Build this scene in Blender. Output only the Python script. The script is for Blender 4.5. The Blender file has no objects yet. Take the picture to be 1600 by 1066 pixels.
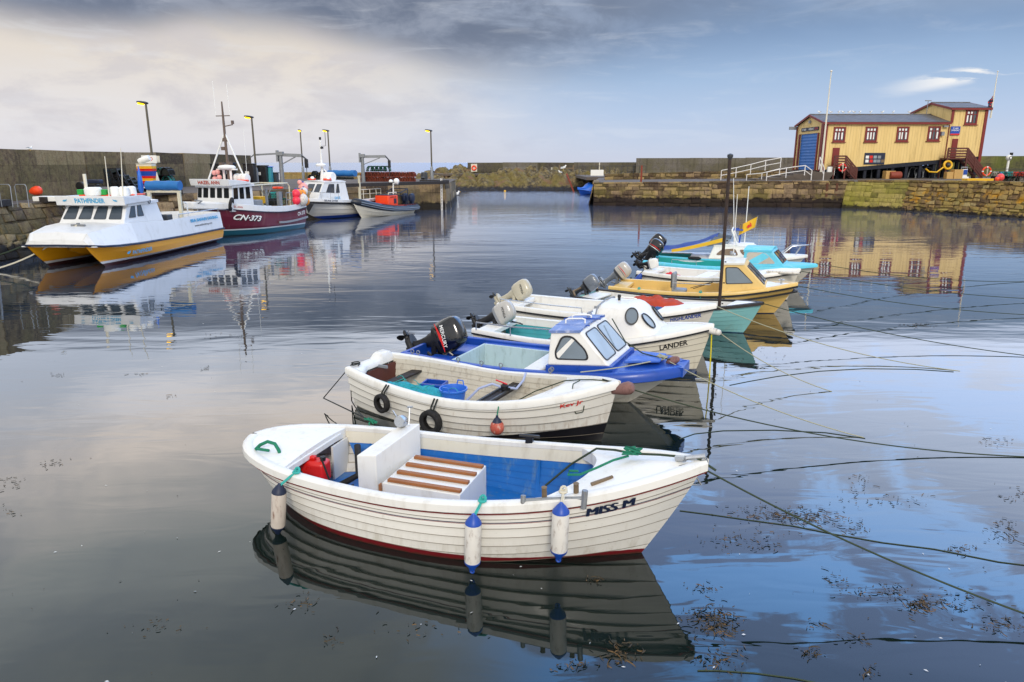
import bpy, bmesh, math, random
from mathutils import Vector, Matrix, noise
random.seed(7)
S = bpy.context.scene
COL = S.collection
R = math.radians
# ---------------------------------------------------------------- camera
CAMH = 4.3; FPX = 1100.0; PITCH = math.atan(279/FPX)
cam_d = bpy.data.cameras.new('camera'); cam = bpy.data.objects.new('camera', cam_d); COL.objects.link(cam)
cam.location = (0, 0, CAMH); cam.rotation_euler = (R(90)-PITCH, 0, 0)
cam_d.sensor_width = 36; cam_d.lens = FPX/1600*36; cam_d.clip_end = 30000; cam_d.clip_start = .1
S.camera = cam
S.view_settings.view_transform = 'Standard'; S.view_settings.look = 'None'
S.view_settings.exposure = 0.12; S.view_settings.gamma = 1.0

def lin(c):
    if isinstance(c, str): c = [int(c[i:i+2], 16) for i in (0, 2, 4)]
    r = []
    for x in c:
        x /= 255; r.append(x/12.92 if x <= .04045 else ((x+.055)/1.055)**2.4)
    return (*r, 1)

class NT:
    """small node-tree helper"""
    def __init__(s, tree): s.t = tree; s.n = tree.nodes; s.l = tree.links
    def new(s, typ, **kw):
        n = s.n.new(typ)
        for k, v in kw.items(): setattr(n, k, v)
        return n
    def put(s, sock, v):
        if v is None: return
        if isinstance(v, bpy.types.NodeSocket): s.l.new(v, sock)
        else: sock.default_value = v
    def math(s, op, a, b=None, c=None, clamp=False):
        n = s.new('ShaderNodeMath', operation=op, use_clamp=clamp)
        s.put(n.inputs[0], a); s.put(n.inputs[1], b)
        if c is not None: s.put(n.inputs[2], c)
        return n.outputs[0]
    def mr(s, v, a, b, c=0., d=1., smooth=True):
        n = s.new('ShaderNodeMapRange', interpolation_type='SMOOTHSTEP' if smooth else 'LINEAR')
        s.put(n.inputs[0], v); s.put(n.inputs[1], a); s.put(n.inputs[2], b); s.put(n.inputs[3], c); s.put(n.inputs[4], d)
        return n.outputs[0]
    def mix(s, f, a, b, mode='MIX'):
        n = s.new('ShaderNodeMix', data_type='RGBA', blend_type=mode)
        s.put(n.inputs[0], f); s.put(n.inputs[6], a); s.put(n.inputs[7], b)
        return n.outputs[2]
    def ramp(s, f, stops, interp='LINEAR'):
        n = s.new('ShaderNodeValToRGB'); cr = n.color_ramp; cr.interpolation = interp
        while len(cr.elements) < len(stops): cr.elements.new(.5)
        for e, (p, c) in zip(cr.elements, stops): e.position = p; e.color = c
        s.put(n.inputs[0], f); return n.outputs[0]
    def noise(s, vec, scale, detail=3, rough=.5, dist=0., dim='3D'):
        n = s.new('ShaderNodeTexNoise', noise_dimensions=dim)
        s.put(n.inputs['Vector'], vec); s.put(n.inputs['Scale'], scale); s.put(n.inputs['Detail'], detail)
        s.put(n.inputs['Roughness'], rough); s.put(n.inputs['Distortion'], dist)
        return n.outputs['Fac']
    def comb(s, x, y, z):
        n = s.new('ShaderNodeCombineXYZ'); s.put(n.inputs[0], x); s.put(n.inputs[1], y); s.put(n.inputs[2], z); return n.outputs[0]
    def sep(s, v):
        n = s.new('ShaderNodeSeparateXYZ'); s.put(n.inputs[0], v); return n.outputs
    def map(s, vec, scale=(1, 1, 1), loc=(0, 0, 0), rot=(0, 0, 0)):
        n = s.new('ShaderNodeMapping'); s.put(n.inputs[0], vec); n.inputs[1].default_value = loc; n.inputs[2].default_value = rot; n.inputs[3].default_value = scale
        return n.outputs[0]

# ---------------------------------------------------------------- world: Nishita sky under drifting cloud
W = bpy.data.worlds.new('World'); S.world = W; W.use_nodes = True
w = NT(W.node_tree); w.n.clear()
SUN_EL, SUN_AZ = R(32), R(176)          # behind the camera
SKS = 0.1
tc = w.new('ShaderNodeTexCoord').outputs['Generated']
X, Y, Z = w.sep(tc)[0], w.sep(tc)[1], w.sep(tc)[2]
az = w.math('MULTIPLY', w.math('ARCTAN2', X, Y), 57.2958)
el = w.math('MULTIPLY', w.math('ARCSINE', Z), 57.2958)
ela = w.math('ABSOLUTE', el)
sky = w.new('ShaderNodeTexSky', sky_type='NISHITA'); sky.sun_disc = False
sky.sun_elevation = SUN_EL; sky.sun_rotation = SUN_AZ; sky.air_density = 1.0; sky.dust_density = 1.5; sky.ozone_density = 2.0
def C(h, k=1.0):                          # display colour -> radiance ahead of Background strength
    c = lin(h); return (c[0]*k/SKS, c[1]*k/SKS, c[2]*k/SKS, 1)
cl = w.comb(w.math('MULTIPLY', az, .05), w.math('MULTIPLY', ela, .11), 0.0)
n1 = w.noise(cl, 1.3, 5, .55, .4); n2 = w.noise(w.map(cl, (1, 1, 1), (7.3, 2.2, 1)), 3.1, 6, .6, .3)
nb = w.noise(w.map(tc, (1, 1, 2.2), (3, 1, 4)), 2.6, 5, .55, .3)
nc = w.noise(w.map(tc, (1, 1, 2.0), (9.4, 5, 2)), 5.2, 6, .6, .5)
e12 = w.math('DIVIDE', ela, 12.0, clamp=True)
right = w.ramp(e12, [(0, C('c5cbdc')), (.12, C('bfcbe0')), (.3, C('b2c5e0')), (.5, C('a0b9d8')), (.75, C('86a3c8')), (1, C('8aa2c0'))])
left = w.ramp(e12, [(0, C('ccccd4')), (.12, C('dad8dc')), (.35, C('dedad9')), (.6, C('ddd5cc')), (.8, C('cfc8c2')), (1, C('b4b2b6'))])
left = w.mix(w.mr(n2, .56, .36, 0, .45), left, C('bfbcc4'))
azn = w.math('ADD', az, w.math('MULTIPLY', w.math('SUBTRACT', n1, .5), 14.0))
warm = w.mr(azn, 10.0, -16.0)
base = w.mix(warm, right, left)
# shaded cloud bank: its lower edge falls from upper left to centre
edge = w.new('ShaderNodeFloatCurve')
edge.mapping.curves[0].points[0].location = (0, .70); edge.mapping.curves[0].points[1].location = (1, .60)
for p in ((.10, .64), (.22, .74), (.34, .64), (.5, .46), (.6, .48), (.75, .60)): edge.mapping.curves[0].points.new(*p)
edge.mapping.update()
w.put(edge.inputs[1], w.math('DIVIDE', w.math('ADD', az, 36.0), 72.0, clamp=True))
ed = w.math('MULTIPLY', edge.outputs[0], 12.0)
d = w.math('SUBTRACT', w.math('ADD', ela, w.math('MULTIPLY', w.math('SUBTRACT', n2, .5), 2.4)), ed)
soft = w.mr(az, -15.0, 15.0, 2.4, 5.6)
bank = w.mr(w.math('DIVIDE', d, soft), -.2, 1.0)
bankc = w.mix(w.mr(azn, -14., 22.), w.mix(n2, C('7f899c'), C('9aa0ae')), w.mix(w.mr(n1, .35, .68), C('7a90b0'), C('a4b6d0')))
bankc = w.mix(w.math('MULTIPLY', w.mr(n2, .66, .40, 0, .8), w.mr(az, 16., 0., .45, 1.)), bankc, C('667186'))
low = w.mix(bank, base, bankc)
# wisps: warm streaks left, a white one on the right
wn = w.noise(w.comb(w.math('MULTIPLY', az, .10), w.math('MULTIPLY', ela, .55), 4.0), 1.6, 6, .6, .5)
wmask = w.math('MULTIPLY', w.mr(wn, .44, .56), w.math('MULTIPLY', w.mr(w.math('ABSOLUTE', w.math('SUBTRACT', az, 33.)), 7.5, 2.), w.mr(w.math('ABSOLUTE', w.math('SUBTRACT', ela, w.math('ADD', w.math('MULTIPLY', az, .17), .22))), .75, .15)))
low = w.mix(wmask, low, C('eeeeee'))
low = w.mix(w.math('MULTIPLY', w.mr(wn, .5, .75), w.mr(az, 0., 20., .25, .12)), low, C('dfe3ea'))
# higher sky (seen mirrored in the water): grey cloud to the left, broken blue to the right
eltop = w.math('SUBTRACT', 12.5, w.math('MULTIPLY', w.math('MULTIPLY', az, az), .0018))
hl = w.ramp(w.math('DIVIDE', ela, 50.0, clamp=True), [(0, C('d6dae4', 1.4)), (.28, C('ccd2de', 2.1)), (.40, C('dcd0c6', 2.9)), (.55, C('b0b4b4', 2.7)), (1, C('aeb2b2', 2.9))])
hl = w.mix(w.mr(nb, .40, .62, 0, .6), hl, C('9fa8b8', 1.9))
hr = w.ramp(w.math('DIVIDE', ela, 50.0, clamp=True), [(0, C('9db4d4', 1.5)), (.26, C('b8c8e6', 2.5)), (.45, C('a4c2ec', 3.5)), (.6, C('7cace8', 5.2)), (1, C('5e9ae2', 6.6))])
hr = w.mix(w.mr(nc, .46, .54, 0, .75), hr, w.mix(w.mr(ela, 18., 30.), C('c6cee0', 2.3), C('868cac', 2.9)))
hr = w.mix(w.mr(nb, .60, .72, 0, .6), hr, C('e6e8f0', 2.8))
high = w.mix(w.mr(w.math('ADD', az, w.math('MULTIPLY', w.math('SUBTRACT', nb, .5), 26.)), 8., -14.), hr, hl)
vis = w.mix(w.mr(w.math('SUBTRACT', ela, eltop), 0., 2.2), low, high)
# overhead and behind: bright broken overcast over the Nishita sky
over = w.mix(w.mr(nb, .35, .65, .55, .9), sky.outputs[0], C('e9e9ea', 1.25))
front = w.math('MULTIPLY', w.mr(ela, 62., 46.), w.mr(w.math('ABSOLUTE', az), 95., 60.))
fin = w.mix(front, over, vis)
bg = w.new('ShaderNodeBackground'); w.put(bg.inputs[0], fin); bg.inputs[1].default_value = SKS
out = w.new('ShaderNodeOutputWorld'); w.l.new(bg.outputs[0], out.inputs[0])

sun_d = bpy.data.lights.new('sun', 'SUN'); sun_d.energy = 1.5; sun_d.angle = R(12); sun_d.color = (1, .93, .82)
sun = bpy.data.objects.new('sun', sun_d); COL.objects.link(sun)
sdir = Vector((math.sin(SUN_AZ)*math.cos(SUN_EL), math.cos(SUN_AZ)*math.cos(SUN_EL), math.sin(SUN_EL)))
sun.rotation_euler = (-sdir).to_track_quat('-Z', 'Y').to_euler()

# ---------------------------------------------------------------- survey helpers: turn a bearing read off the photo into metres
_c, _s = math.cos(PITCH), math.sin(PITCH)
def G(x, y, z=0.0):                       # where that sight line meets height z
    u, v = (x-800)/FPX, (y-533)/FPX; b = _c-v*_s; dd = -(_s+v*_c); t = (z-CAMH)/dd
    return Vector((u*t, b*t, z))
def D(x, y, dist):                        # where it meets the plane Y = dist
    u, v = (x-800)/FPX, (y-533)/FPX; b = _c-v*_s; dd = -(_s+v*_c); t = dist/b
    return Vector((u*t, dist, CAMH+dd*t))

# ---------------------------------------------------------------- materials
def newmat(name):
    m = bpy.data.materials.new(name); m.use_nodes = True; t = NT(m.node_tree)
    b = t.n['Principled BSDF']; return m, t, b
def pm(name, col, rough=.5, var=.12, scale=2.5, bump=0., bscale=30., dirt=None, dirt_amt=.3, metal=0., spec=.5, coat=0.):
    m, t, b = newmat(name); c = lin(col) if not isinstance(col, tuple) or max(col) > 1 else col
    o = t.new('ShaderNodeTexCoord').outputs['Object']
    f = t.noise(o, scale, 5, .6)
    cc = t.mix(f, tuple(x*(1-var*1.6) for x in c[:3])+(1,), tuple(min(1, x*(1+var)) for x in c[:3])+(1,))
    if dirt:
        f2 = t.noise(t.map(o, (1, 1, .35)), scale*3.1, 6, .65)
        cc = t.mix(t.mr(f2, .5, .74, 0, dirt_amt), cc, lin(dirt))
    t.put(b.inputs['Base Color'], cc)
    b.inputs['Metallic'].default_value = metal; b.inputs['Specular IOR Level'].default_value = spec
    b.inputs['Coat Weight'].default_value = coat
    t.put(b.inputs['Roughness'], t.mr(t.noise(o, scale*2, 3), .3, .7, max(0, rough-.08), min(1, rough+.12)))
    if bump:
        bn = t.new('ShaderNodeBump'); bn.inputs['Strength'].default_value = bump; bn.inputs['Distance'].default_value = .02
        t.put(bn.inputs['Height'], t.noise(o, bscale, 4, .6)); t.put(b.inputs['Normal'], bn.outputs[0])
    return m
def hullmat(name, top, bottom, z0=.02, slope=0., rough=.32, stain='8a7a58', stain_amt=.5, var=.05, band=None, scum=.6):
    """gel-coat above, antifouling paint below a painted line, scum just over the water"""
    m, t, b = newmat(name)
    o = t.new('ShaderNodeTexCoord').outputs['Object']; s = t.sep(o)
    zz = t.math('SUBTRACT', s[2], t.math('MULTIPLY', s[0], slope))
    zn = t.math('ADD', zz, t.math('MULTIPLY', t.math('SUBTRACT', t.noise(o, 9, 4), .5), .012))
    T, Bc = lin(top), lin(bottom)
    f = t.noise(t.map(o, (1, 1, .3)), 3.5, 5, .6)
    tcx = t.mix(f, tuple(x*(1-var*2) for x in T[:3])+(1,), T)
    st = t.noise(t.map(o, (5, 5, .8)), 2.2, 6, .65)
    hi = t.math('MULTIPLY', t.mr(st, .44, .72, 0, stain_amt), t.mr(zz, z0+.38, z0+.02))
    hi = t.math('MAXIMUM', hi, t.math('MULTIPLY', t.mr(st, .62, .8, 0, .35), 1.))
    tcx = t.mix(hi, tcx, lin(stain))
    sc = t.noise(t.map(o, (1.2, 3, 9)), 7, 6, .7); tcx = t.mix(t.mr(sc, .60, .70, 0, .35), tcx, tuple(x*.55 for x in lin(stain)[:3])+(1,))
    bc = t.mix(t.noise(o, 7, 5), tuple(x*.55 for x in Bc[:3])+(1,), Bc)
    if band: 
        tcx = t.mix(t.mr(zn, z0+band[1]+.004, z0+band[1]), tcx, lin(band[0]))
    cc = t.mix(t.mr(zn, z0+.004, z0-.004), tcx, bc)
    cc = t.mix(t.mr(t.math('ADD', s[2], t.math('MULTIPLY', st, .06)), .065, .03, 0, scum), cc, lin('2c2f22'))
    t.put(b.inputs['Base Color'], cc); b.inputs['Roughness'].default_value = rough
    b.inputs['Coat Weight'].default_value = .15
    return m
def glassmat(name, col, rough=.04):
    m, t, b = newmat(name); o = t.new('ShaderNodeTexCoord').outputs['Object']; c = lin(col)
    t.put(b.inputs['Base Color'], t.mix(t.noise(o, 1.7, 3), tuple(x*.45 for x in c[:3])+(1,), c))
    b.inputs['Roughness'].default_value = rough; b.inputs['Specular IOR Level'].default_value = .8
    return m
def emat(name, col, k):
    m, t, b = newmat(name); b.inputs['Base Color'].default_value = lin(col); b.inputs['Emission Color'].default_value = lin(col); b.inputs['Emission Strength'].default_value = k
    return m
M = {}
def mt(key, *a, **k):
    if key not in M: M[key] = pm(key, *a, **k)
    return M[key]
mt('white', 'e4e2dc', .34, .05, 1.6, dirt='a49a84', dirt_amt=.3)
mt('whitedeck', 'e9e8e4', .5, .04, 3.0, .15, 60, dirt='b0aaa0', dirt_amt=.3)
mt('cream', 'dcd6c4', .4, .05, 1.6, dirt='9a8d70', dirt_amt=.3)
mt('black', '16161a', .42, .2, 4); mt('rubber', '1b1a1c', .75, .3, 6, .4, 40, dirt='4a443c', dirt_amt=.35)
mt('glossblack', '0d0e12', .12, .1, 2, coat=.6); mt('steel', 'b9bcc0', .28, .1, 5, metal=.85)
mt('galv', '8c9094', .5, .15, 5, metal=.4, dirt='6b5a48', dirt_amt=.4)
mt('wood', '9a5f30', .5, .25, 6, .3, 30); mt('oldwood', '7d6a52', .8, .3, 5, .5, 30, dirt='4c4030'); mt('darkwood', '2c2624', .7, .3, 5, .4, 30)
mt('brownpaint', '5b2c24', .6, .15, 3, dirt='3a2018'); mt('redtrim', '7c241f', .5, .12, 3, dirt='4a1a18')
mt('red', 'd41f18', .35, .1, 3); mt('orange', 'f04a1c', .45, .1, 3); mt('blue', '1748a8', .35, .12, 2.5, dirt='2c4468')
mt('boatblue', '1d6fb4', .42, .14, 3.5, dirt='8a9a80', dirt_amt=.35); mt('tarpblue', '1f6cae', .6, .2, 4, .5, 12); mt('brightblue', '2f6fd0', .35, .12, 3)
mt('ropeblack', '20241f', .9, .2, 30); mt('ropegreen', '1f7a5c', .9, .25, 30); mt('ropewhite', 'cfc8b4', .9, .15, 30); mt('ropeteal', '39a9a0', .9, .2, 30); mt('ropeyellow', 'd8c81e', .9, .1, 30)
mt('yellow', 'e8b41c', .45, .12, 3); mt('teal', '3a9ca6', .45, .12, 3, dirt='6f8f80'); mt('navy', '16233f', .5, .12, 3)
mt('grey', '888c92', .5, .12, 3, dirt='5c5f62'); mt('darkgrey', '3a3d42', .5, .15, 3); mt('silver', 'b4b2ac', .3, .08, 3, metal=.3); mt('signwhite', 'eeeeea', .5, .04)
M['creamglass'] = glassmat('creamglass', 'cfc6b4', .1); M['tanglass'] = glassmat('tanglass', '8c7458', .06); M['green'] = pm('green', '1f9a3c', .5); M['gantry'] = pm('gantry', 'd4cdb4', .5, .1, 3, dirt='8a7a58', dirt_amt=.4); M['mastgrey'] = pm('mastgrey', '6a5a50', .6, .2, 5); M['pinkbuoy'] = pm('pinkbuoy', 'e8a49c', .45, .1, 3); M['hotpink'] = pm('hotpink', 'f0364c', .4, .08, 3); M['orange2'] = pm('orange2', 'ee9420', .4, .1, 3); M['coverblue'] = pm('coverblue', '1668d8', .5, .15, 3, .4, 8); M['ropedark'] = pm('ropedark', '33402f', .85, .2, 30); M['ropepale'] = pm('ropepale', 'a8a890', .85, .2, 30)
M['winglass'] = glassmat('winglass', '7d8c98', .05); M['hosepale'] = pm('hosepale', 'a8b4d8', .5); M['varnish'] = pm('varnish', 'c08428', .4, .2, 6); M['hatchblue'] = pm('hatchblue', '3a68c4', .5, .12, 3, dirt='8fa4d0', dirt_amt=.5); M['roofblue'] = pm('roofblue', '7088c0', .42, .35, 2.2, dirt='c8cce0', dirt_amt=.8); M['darkteal'] = pm('darkteal', '1c2c30', .7)
M['glass'] = glassmat('window_glass', '46525e'); M['paleglass'] = glassmat('pale_glass', '9fb0ba', .08); M['darkglass'] = glassmat('dark_glass', '20262c')

# ---------------------------------------------------------------- mesh builder
class MB:
    def __init__(s): s.v = []; s.f = []; s.m = []; s.c = []
    def add(s, vs, fs, mat=0, col=None):
        o = len(s.v); s.v += [Vector(v) for v in vs]
        for f in fs: s.f.append([i+o for i in f]); s.m.append(mat); s.c.append(col)
        return s
    def box(s, c, d, mat=0, rot=None, col=None):
        x, y, z = d[0]/2, d[1]/2, d[2]/2; c = Vector(c)
        vs = [Vector((i, j, k)) for i in (-x, x) for j in (-y, y) for k in (-z, z)]
        if rot is not None:
            rm = rot if isinstance(rot, Matrix) else Matrix.Rotation(rot, 3, 'Z')
            vs = [rm @ v for v in vs]
        return s.add([c+v for v in vs], [(0, 1, 3, 2), (4, 6, 7, 5), (0, 4, 5, 1), (2, 3, 7, 6), (0, 2, 6, 4), (1, 5, 7, 3)], mat, col)
    def bar(s, a, b, w_, h_, mat=0, up=(0, 0, 1)):
        a, b = Vector(a), Vector(b); d = (b-a); L = d.length; d.normalize(); u = Vector(up)
        sd = d.cross(u)
        if sd.length < 1e-4: sd = d.cross(Vector((1, 0, 0)))
        sd.normalize(); u = sd.cross(d).normalized()
        rm = Matrix((d, sd, u)).transposed()
        return s.box((a+b)/2, (L, w_, h_), mat, rm)
    def tube(s, pts, r, n=8, mat=0, caps=True, closed=False):
        pts = [Vector(p) for p in pts]; N = len(pts); rr = r if isinstance(r, (list, tuple)) else [r]*N
        rings = []; prev = None
        for i, p in enumerate(pts):
            a = pts[(i-1) % N] if (closed or i) else pts[0]; b = pts[(i+1) % N] if (closed or i < N-1) else pts[-1]
            t = (b-a).normalized()
            if prev is None:
                ref = Vector((0, 0, 1)) if abs(t.z) < .9 else Vector((1, 0, 0)); u = t.cross(ref).normalized()
            else:
                u = prev-t*prev.dot(t)
                u = u.normalized() if u.length > 1e-5 else t.orthogonal().normalized()
            prev = u; w2 = t.cross(u)
            rings.append([p+rr[i]*(u*math.cos(2*math.pi*k/n)+w2*math.sin(2*math.pi*k/n)) for k in range(n)])
        fs = []; M_ = N if closed else N-1
        for i in range(M_):
            for k in range(n):
                j = (i+1) % N; fs.append((i*n+k, i*n+(k+1) % n, j*n+(k+1) % n, j*n+k))
        if caps and not closed: fs.append(tuple(range(n))[::-1]); fs.append(tuple((N-1)*n+k for k in range(n)))
        return s.add([q for rg in rings for q in rg], fs, mat)
    def lathe(s, prof, n=16, mat=0, mtx=None, sc=(1, 1)):
        vs = []; fs = []
        for r, z in prof:
            for k in range(n):
                a = 2*math.pi*k/n; vs.append(Vector((r*math.cos(a)*sc[0], r*math.sin(a)*sc[1], z)))
        for i in range(len(prof)-1):
            for k in range(n): fs.append((i*n+k, i*n+(k+1) % n, (i+1)*n+(k+1) % n, (i+1)*n+k))
        fs.append(tuple(range(n))[::-1]); fs.append(tuple((len(prof)-1)*n+k for k in range(n)))
        if mtx is not None: vs = [mtx @ v for v in vs]
        return s.add(vs, fs, mat)
    def ball(s, c, r, mat=0, n=14, sz=1.0):
        c = Vector(c); pr = [(max(1e-4, math.sin(math.pi*i/(n//2+2)))*r, -math.cos(math.pi*i/(n//2+2))*r*sz) for i in range(n//2+3)]
        return s.lathe(pr, n, mat, Matrix.Translation(c))
    def grid(s, rows, mat=0, wrap=False, flip=False, matf=None):
        nr, nc = len(rows), len(rows[0]); o = len(s.v); s.v += [Vector(p) for r_ in rows for p in r_]
        for i in range(nr-1):
            for j in range(nc if wrap else nc-1):
                k = (j+1) % nc; f = [o+i*nc+j, o+i*nc+k, o+(i+1)*nc+k, o+(i+1)*nc+j]
                s.f.append(f[::-1] if flip else f); s.m.append(matf(i, j) if matf else mat); s.c.append(None)
        return s
    def prism(s, poly, vec, mat=0):
        n = len(poly); a = [Vector(p) for p in poly]; b = [p+Vector(vec) for p in a]
        return s.add(a+b, [tuple(range(n))[::-1], tuple(range(n, 2*n))]+[(i, (i+1) % n, n+(i+1) % n, n+i) for i in range(n)], mat)
    def torus(s, c, R_, r, mtx=None, n=20, k=8, mat=0, sz=1.0):
        pts = [Vector((R_*math.cos(2*math.pi*i/n), R_*math.sin(2*math.pi*i/n)*sz, 0)) for i in range(n)]
        if mtx is not None: pts = [mtx @ p for p in pts]
        return s.tube([Vector(c)+p for p in pts], r, k, mat, closed=True)
    def build(s, name, mats, parent=None, smooth=35, bevel=0, recalc=True, loc=None):
        me = bpy.data.meshes.new(name); me.from_pydata(s.v, [], s.f)
        mats = mats if isinstance(mats, (list, tuple)) else [mats]
        for m in mats: me.materials.append(M[m] if isinstance(m, str) else m)
        me.polygons.foreach_set('material_index', s.m)
        if any(c is not None for c in s.c):
            ca = me.color_attributes.new('tint', 'FLOAT_COLOR', 'CORNER')
            for p, c in zip(me.polygons, s.c):
                for li in p.loop_indices: ca.data[li].color = c or (.5, .5, .5, 1)
        me.update()
        if recalc:
            bm = bmesh.new(); bm.from_mesh(me); bmesh.ops.recalc_face_normals(bm, faces=bm.faces); bm.to_mesh(me); bm.free()
        if smooth:
            me.polygons.foreach_set('use_smooth', [True]*len(me.polygons)); me.set_sharp_from_angle(angle=R(smooth))
        o = bpy.data.objects.new(name, me); COL.objects.link(o)
        if parent is not None: o.parent = parent
        if loc is not None: o.location = loc
        if bevel:
            b = o.modifiers.new('bevel', 'BEVEL'); b.width = bevel; b.segments = 2; b.limit_method = 'ANGLE'; b.angle_limit = R(40)
        return o
def tag(o, label=None, cat=None, group=None, kind=None):
    if label: o['label'] = label
    if cat: o['category'] = cat
    if group: o['group'] = group
    if kind: o['kind'] = kind
    return o
def empty(name, loc=(0, 0, 0), rz=0., label=None, cat=None, group=None):
    o = bpy.data.objects.new(name, None); COL.objects.link(o); o.location = loc; o.rotation_euler = (0, 0, rz); o.empty_display_size = .2
    return tag(o, label, cat, group)
def copy_tree(o, parent=None):
    c = o.copy(); COL.objects.link(c); c.parent = parent
    for ch in list(o.children): copy_tree(ch, c)
    return c
def wm(root):                             # world matrix of a root placed by loc and rz
    return Matrix.Translation(root.location) @ root.rotation_euler.to_matrix().to_4x4()
_tx = {}
def textmesh(s, size=1.0, shear=0., bold=0., extr=0.):
    k = (s, shear, bold)
    if k not in _tx:
        cu = bpy.data.curves.new('t', 'FONT'); cu.body = s; cu.align_x = 'CENTER'; cu.align_y = 'CENTER'; cu.shear = shear; cu.offset = bold; cu.resolution_u = 3
        ob = bpy.data.objects.new('t', cu); COL.objects.link(ob)
        me = bpy.data.meshes.new_from_object(ob)
        _tx[k] = ([tuple(v.co) for v in me.vertices], [tuple(p.vertices) for p in me.polygons])
        bpy.data.objects.remove(ob); bpy.data.curves.remove(cu)
    v, f = _tx[k]
    xs = [p[0] for p in v]; cx = (min(xs)+max(xs))/2; wd = max(xs)-min(xs)
    ys = [p[1] for p in v]; cy = (min(ys)+max(ys))/2; ht = max(ys)-min(ys)
    return [((p[0]-cx)*size/ht, (p[1]-cy)*size/ht) for p in v], f, wd*size/ht
def lettering(name, s, mat, parent, o, du, dv, size, width=None, shear=0., bold=.01):
    """flat lettering: o = centre, du = reading direction, dv = up; size = cap height, width = total width"""
    v, f, wd = textmesh(s, size, shear, bold); k = (width/wd) if width else 1
    o = Vector(o); du = Vector(du).normalized(); dv = Vector(dv).normalized()
    mb = MB().add([o+du*(x*k)+dv*y for x, y in v], f)
    return mb.build(name, mat, parent, smooth=0, recalc=False)
def rrect(w_, h_, r, n=5):
    pts = []
    for cx, cy, a0 in ((w_/2-r, h_/2-r, 0), (-w_/2+r, h_/2-r, 90), (-w_/2+r, -h_/2+r, 180), (w_/2-r, -h_/2+r, 270)):
        for i in range(n+1):
            a = R(a0+90*i/n); pts.append((cx+r*math.cos(a), cy+r*math.sin(a)))
    return pts
def smoothpoly(poly, r, n=4):
    """round the corners of a 2-D polygon"""
    out_ = []; N = len(poly)
    for i, p in enumerate(poly):
        p = Vector(p); a = Vector(poly[i-1]); b = Vector(poly[(i+1) % N])
        rr = min(r, (a-p).length*.45, (b-p).length*.45); p0 = p+(a-p).normalized()*rr; p1 = p+(b-p).normalized()*rr
        for k in range(n+1):
            t = k/n; out_.append(tuple((1-t)**2*p0+2*t*(1-t)*p+t*t*p1))
    return out_
def window(parent, o, du, dv, poly, frame_mat='black', glass='glass', fw=.025, proud=.012, rad=.06, name='window'):
    """a window in the plane (o, du, dv): rubber or timber frame, pane set inside it"""
    o = Vector(o); du = Vector(du).normalized(); dv = Vector(dv).normalized(); nn = du.cross(dv).normalized()
    P = smoothpoly(poly, rad); c = Vector((sum(p[0] for p in P)/len(P), sum(p[1] for p in P)/len(P)))
    def to(p, h): return o+du*p[0]+dv*p[1]+nn*h
    ri = []
    for p in P:
        q = Vector(p); dd = (c-q); ri.append(tuple(q+dd.normalized()*fw))
    rows = [[to(p, -.004) for p in P], [to(p, proud) for p in P], [to(p, proud) for p in ri], [to(p, .002) for p in ri]]
    fr = MB().grid(rows, wrap=True).build(name, frame_mat, parent)
    MB().add([to(p, .005) for p in ri], [tuple(range(len(ri)))]).build('pane', glass, fr, smooth=0, recalc=False)
    return fr
def catm(ctrl, t):
    """smooth curve through (t, value) control points"""
    n = len(ctrl)
    if t <= ctrl[0][0]: return ctrl[0][1]
    if t >= ctrl[-1][0]: return ctrl[-1][1]
    i = max(k for k in range(n-1) if ctrl[k][0] <= t)
    x0, y0 = ctrl[i]; x1, y1 = ctrl[i+1]; h = x1-x0; u = (t-x0)/h
    def sl(k):
        if k <= 0: return (ctrl[1][1]-ctrl[0][1])/(ctrl[1][0]-ctrl[0][0])
        if k >= n-1: return (ctrl[-1][1]-ctrl[-2][1])/(ctrl[-1][0]-ctrl[-2][0])
        return (ctrl[k+1][1]-ctrl[k-1][1])/(ctrl[k+1][0]-ctrl[k-1][0])
    m0, m1 = sl(i)*h, sl(i+1)*h
    return (2*u**3-3*u*u+1)*y0+(u**3-2*u*u+u)*m0+(-2*u**3+3*u*u)*y1+(u**3-u*u)*m1
def sag(a, b, s=.1, n=14, wob=0.):
    a, b = Vector(a), Vector(b); o = []
    for i in range(n+1):
        t = i/n; p = a.lerp(b, t); p.z -= s*4*t*(1-t)
        if wob: p.x += wob*math.sin(i*1.9)*math.sin(math.pi*t); p.y += wob*math.cos(i*1.3)*math.sin(math.pi*t)
        o.append(p)
    return o
def rope(name, pts, r, mat, label, cat='rope', group=None, n=5):
    pts = [Vector(p) for p in pts]; o0 = pts[0].copy()
    o = MB().tube([p-o0 for p in pts], r, n).build(name, mat, None); o.location = o0
    return tag(o, label, cat, group)
# ================================================================ SETTING
# water: one sheet to the horizon
m, t, b = newmat('harbour_water')
o = t.new('ShaderNodeNewGeometry').outputs['Position']; P3 = t.sep(o)
far = t.mr(P3[1], 10., 75.)
n_a = t.noise(t.map(o, (.32, .95, 1)), .55, 2, .45, .6)
n_b = t.noise(t.map(o, (.6, 1.9, 1), (3, 1, 0)), 1.2, 2, .45, .8)
n_c = t.noise(t.map(o, (1, 2.2, 1), (5, 9, 0)), 5.5, 2, .5, .3)
patch = t.mr(t.noise(t.map(o, (.05, .12, 1)), 1.0, 3), .4, .62, .35, 1.)
h = t.math('ADD', t.math('MULTIPLY', n_a, .024), t.math('MULTIPLY', t.math('MULTIPLY', n_b, .013), patch))
outer = t.math('MULTIPLY', t.mr(P3[1], 62., 95.), t.mr(P3[0], -9., -4.))
h = t.math('ADD', h, t.math('MULTIPLY', t.math('MULTIPLY', n_c, .0035), t.math('MULTIPLY', t.math('ADD', far, .06), patch)))
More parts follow.
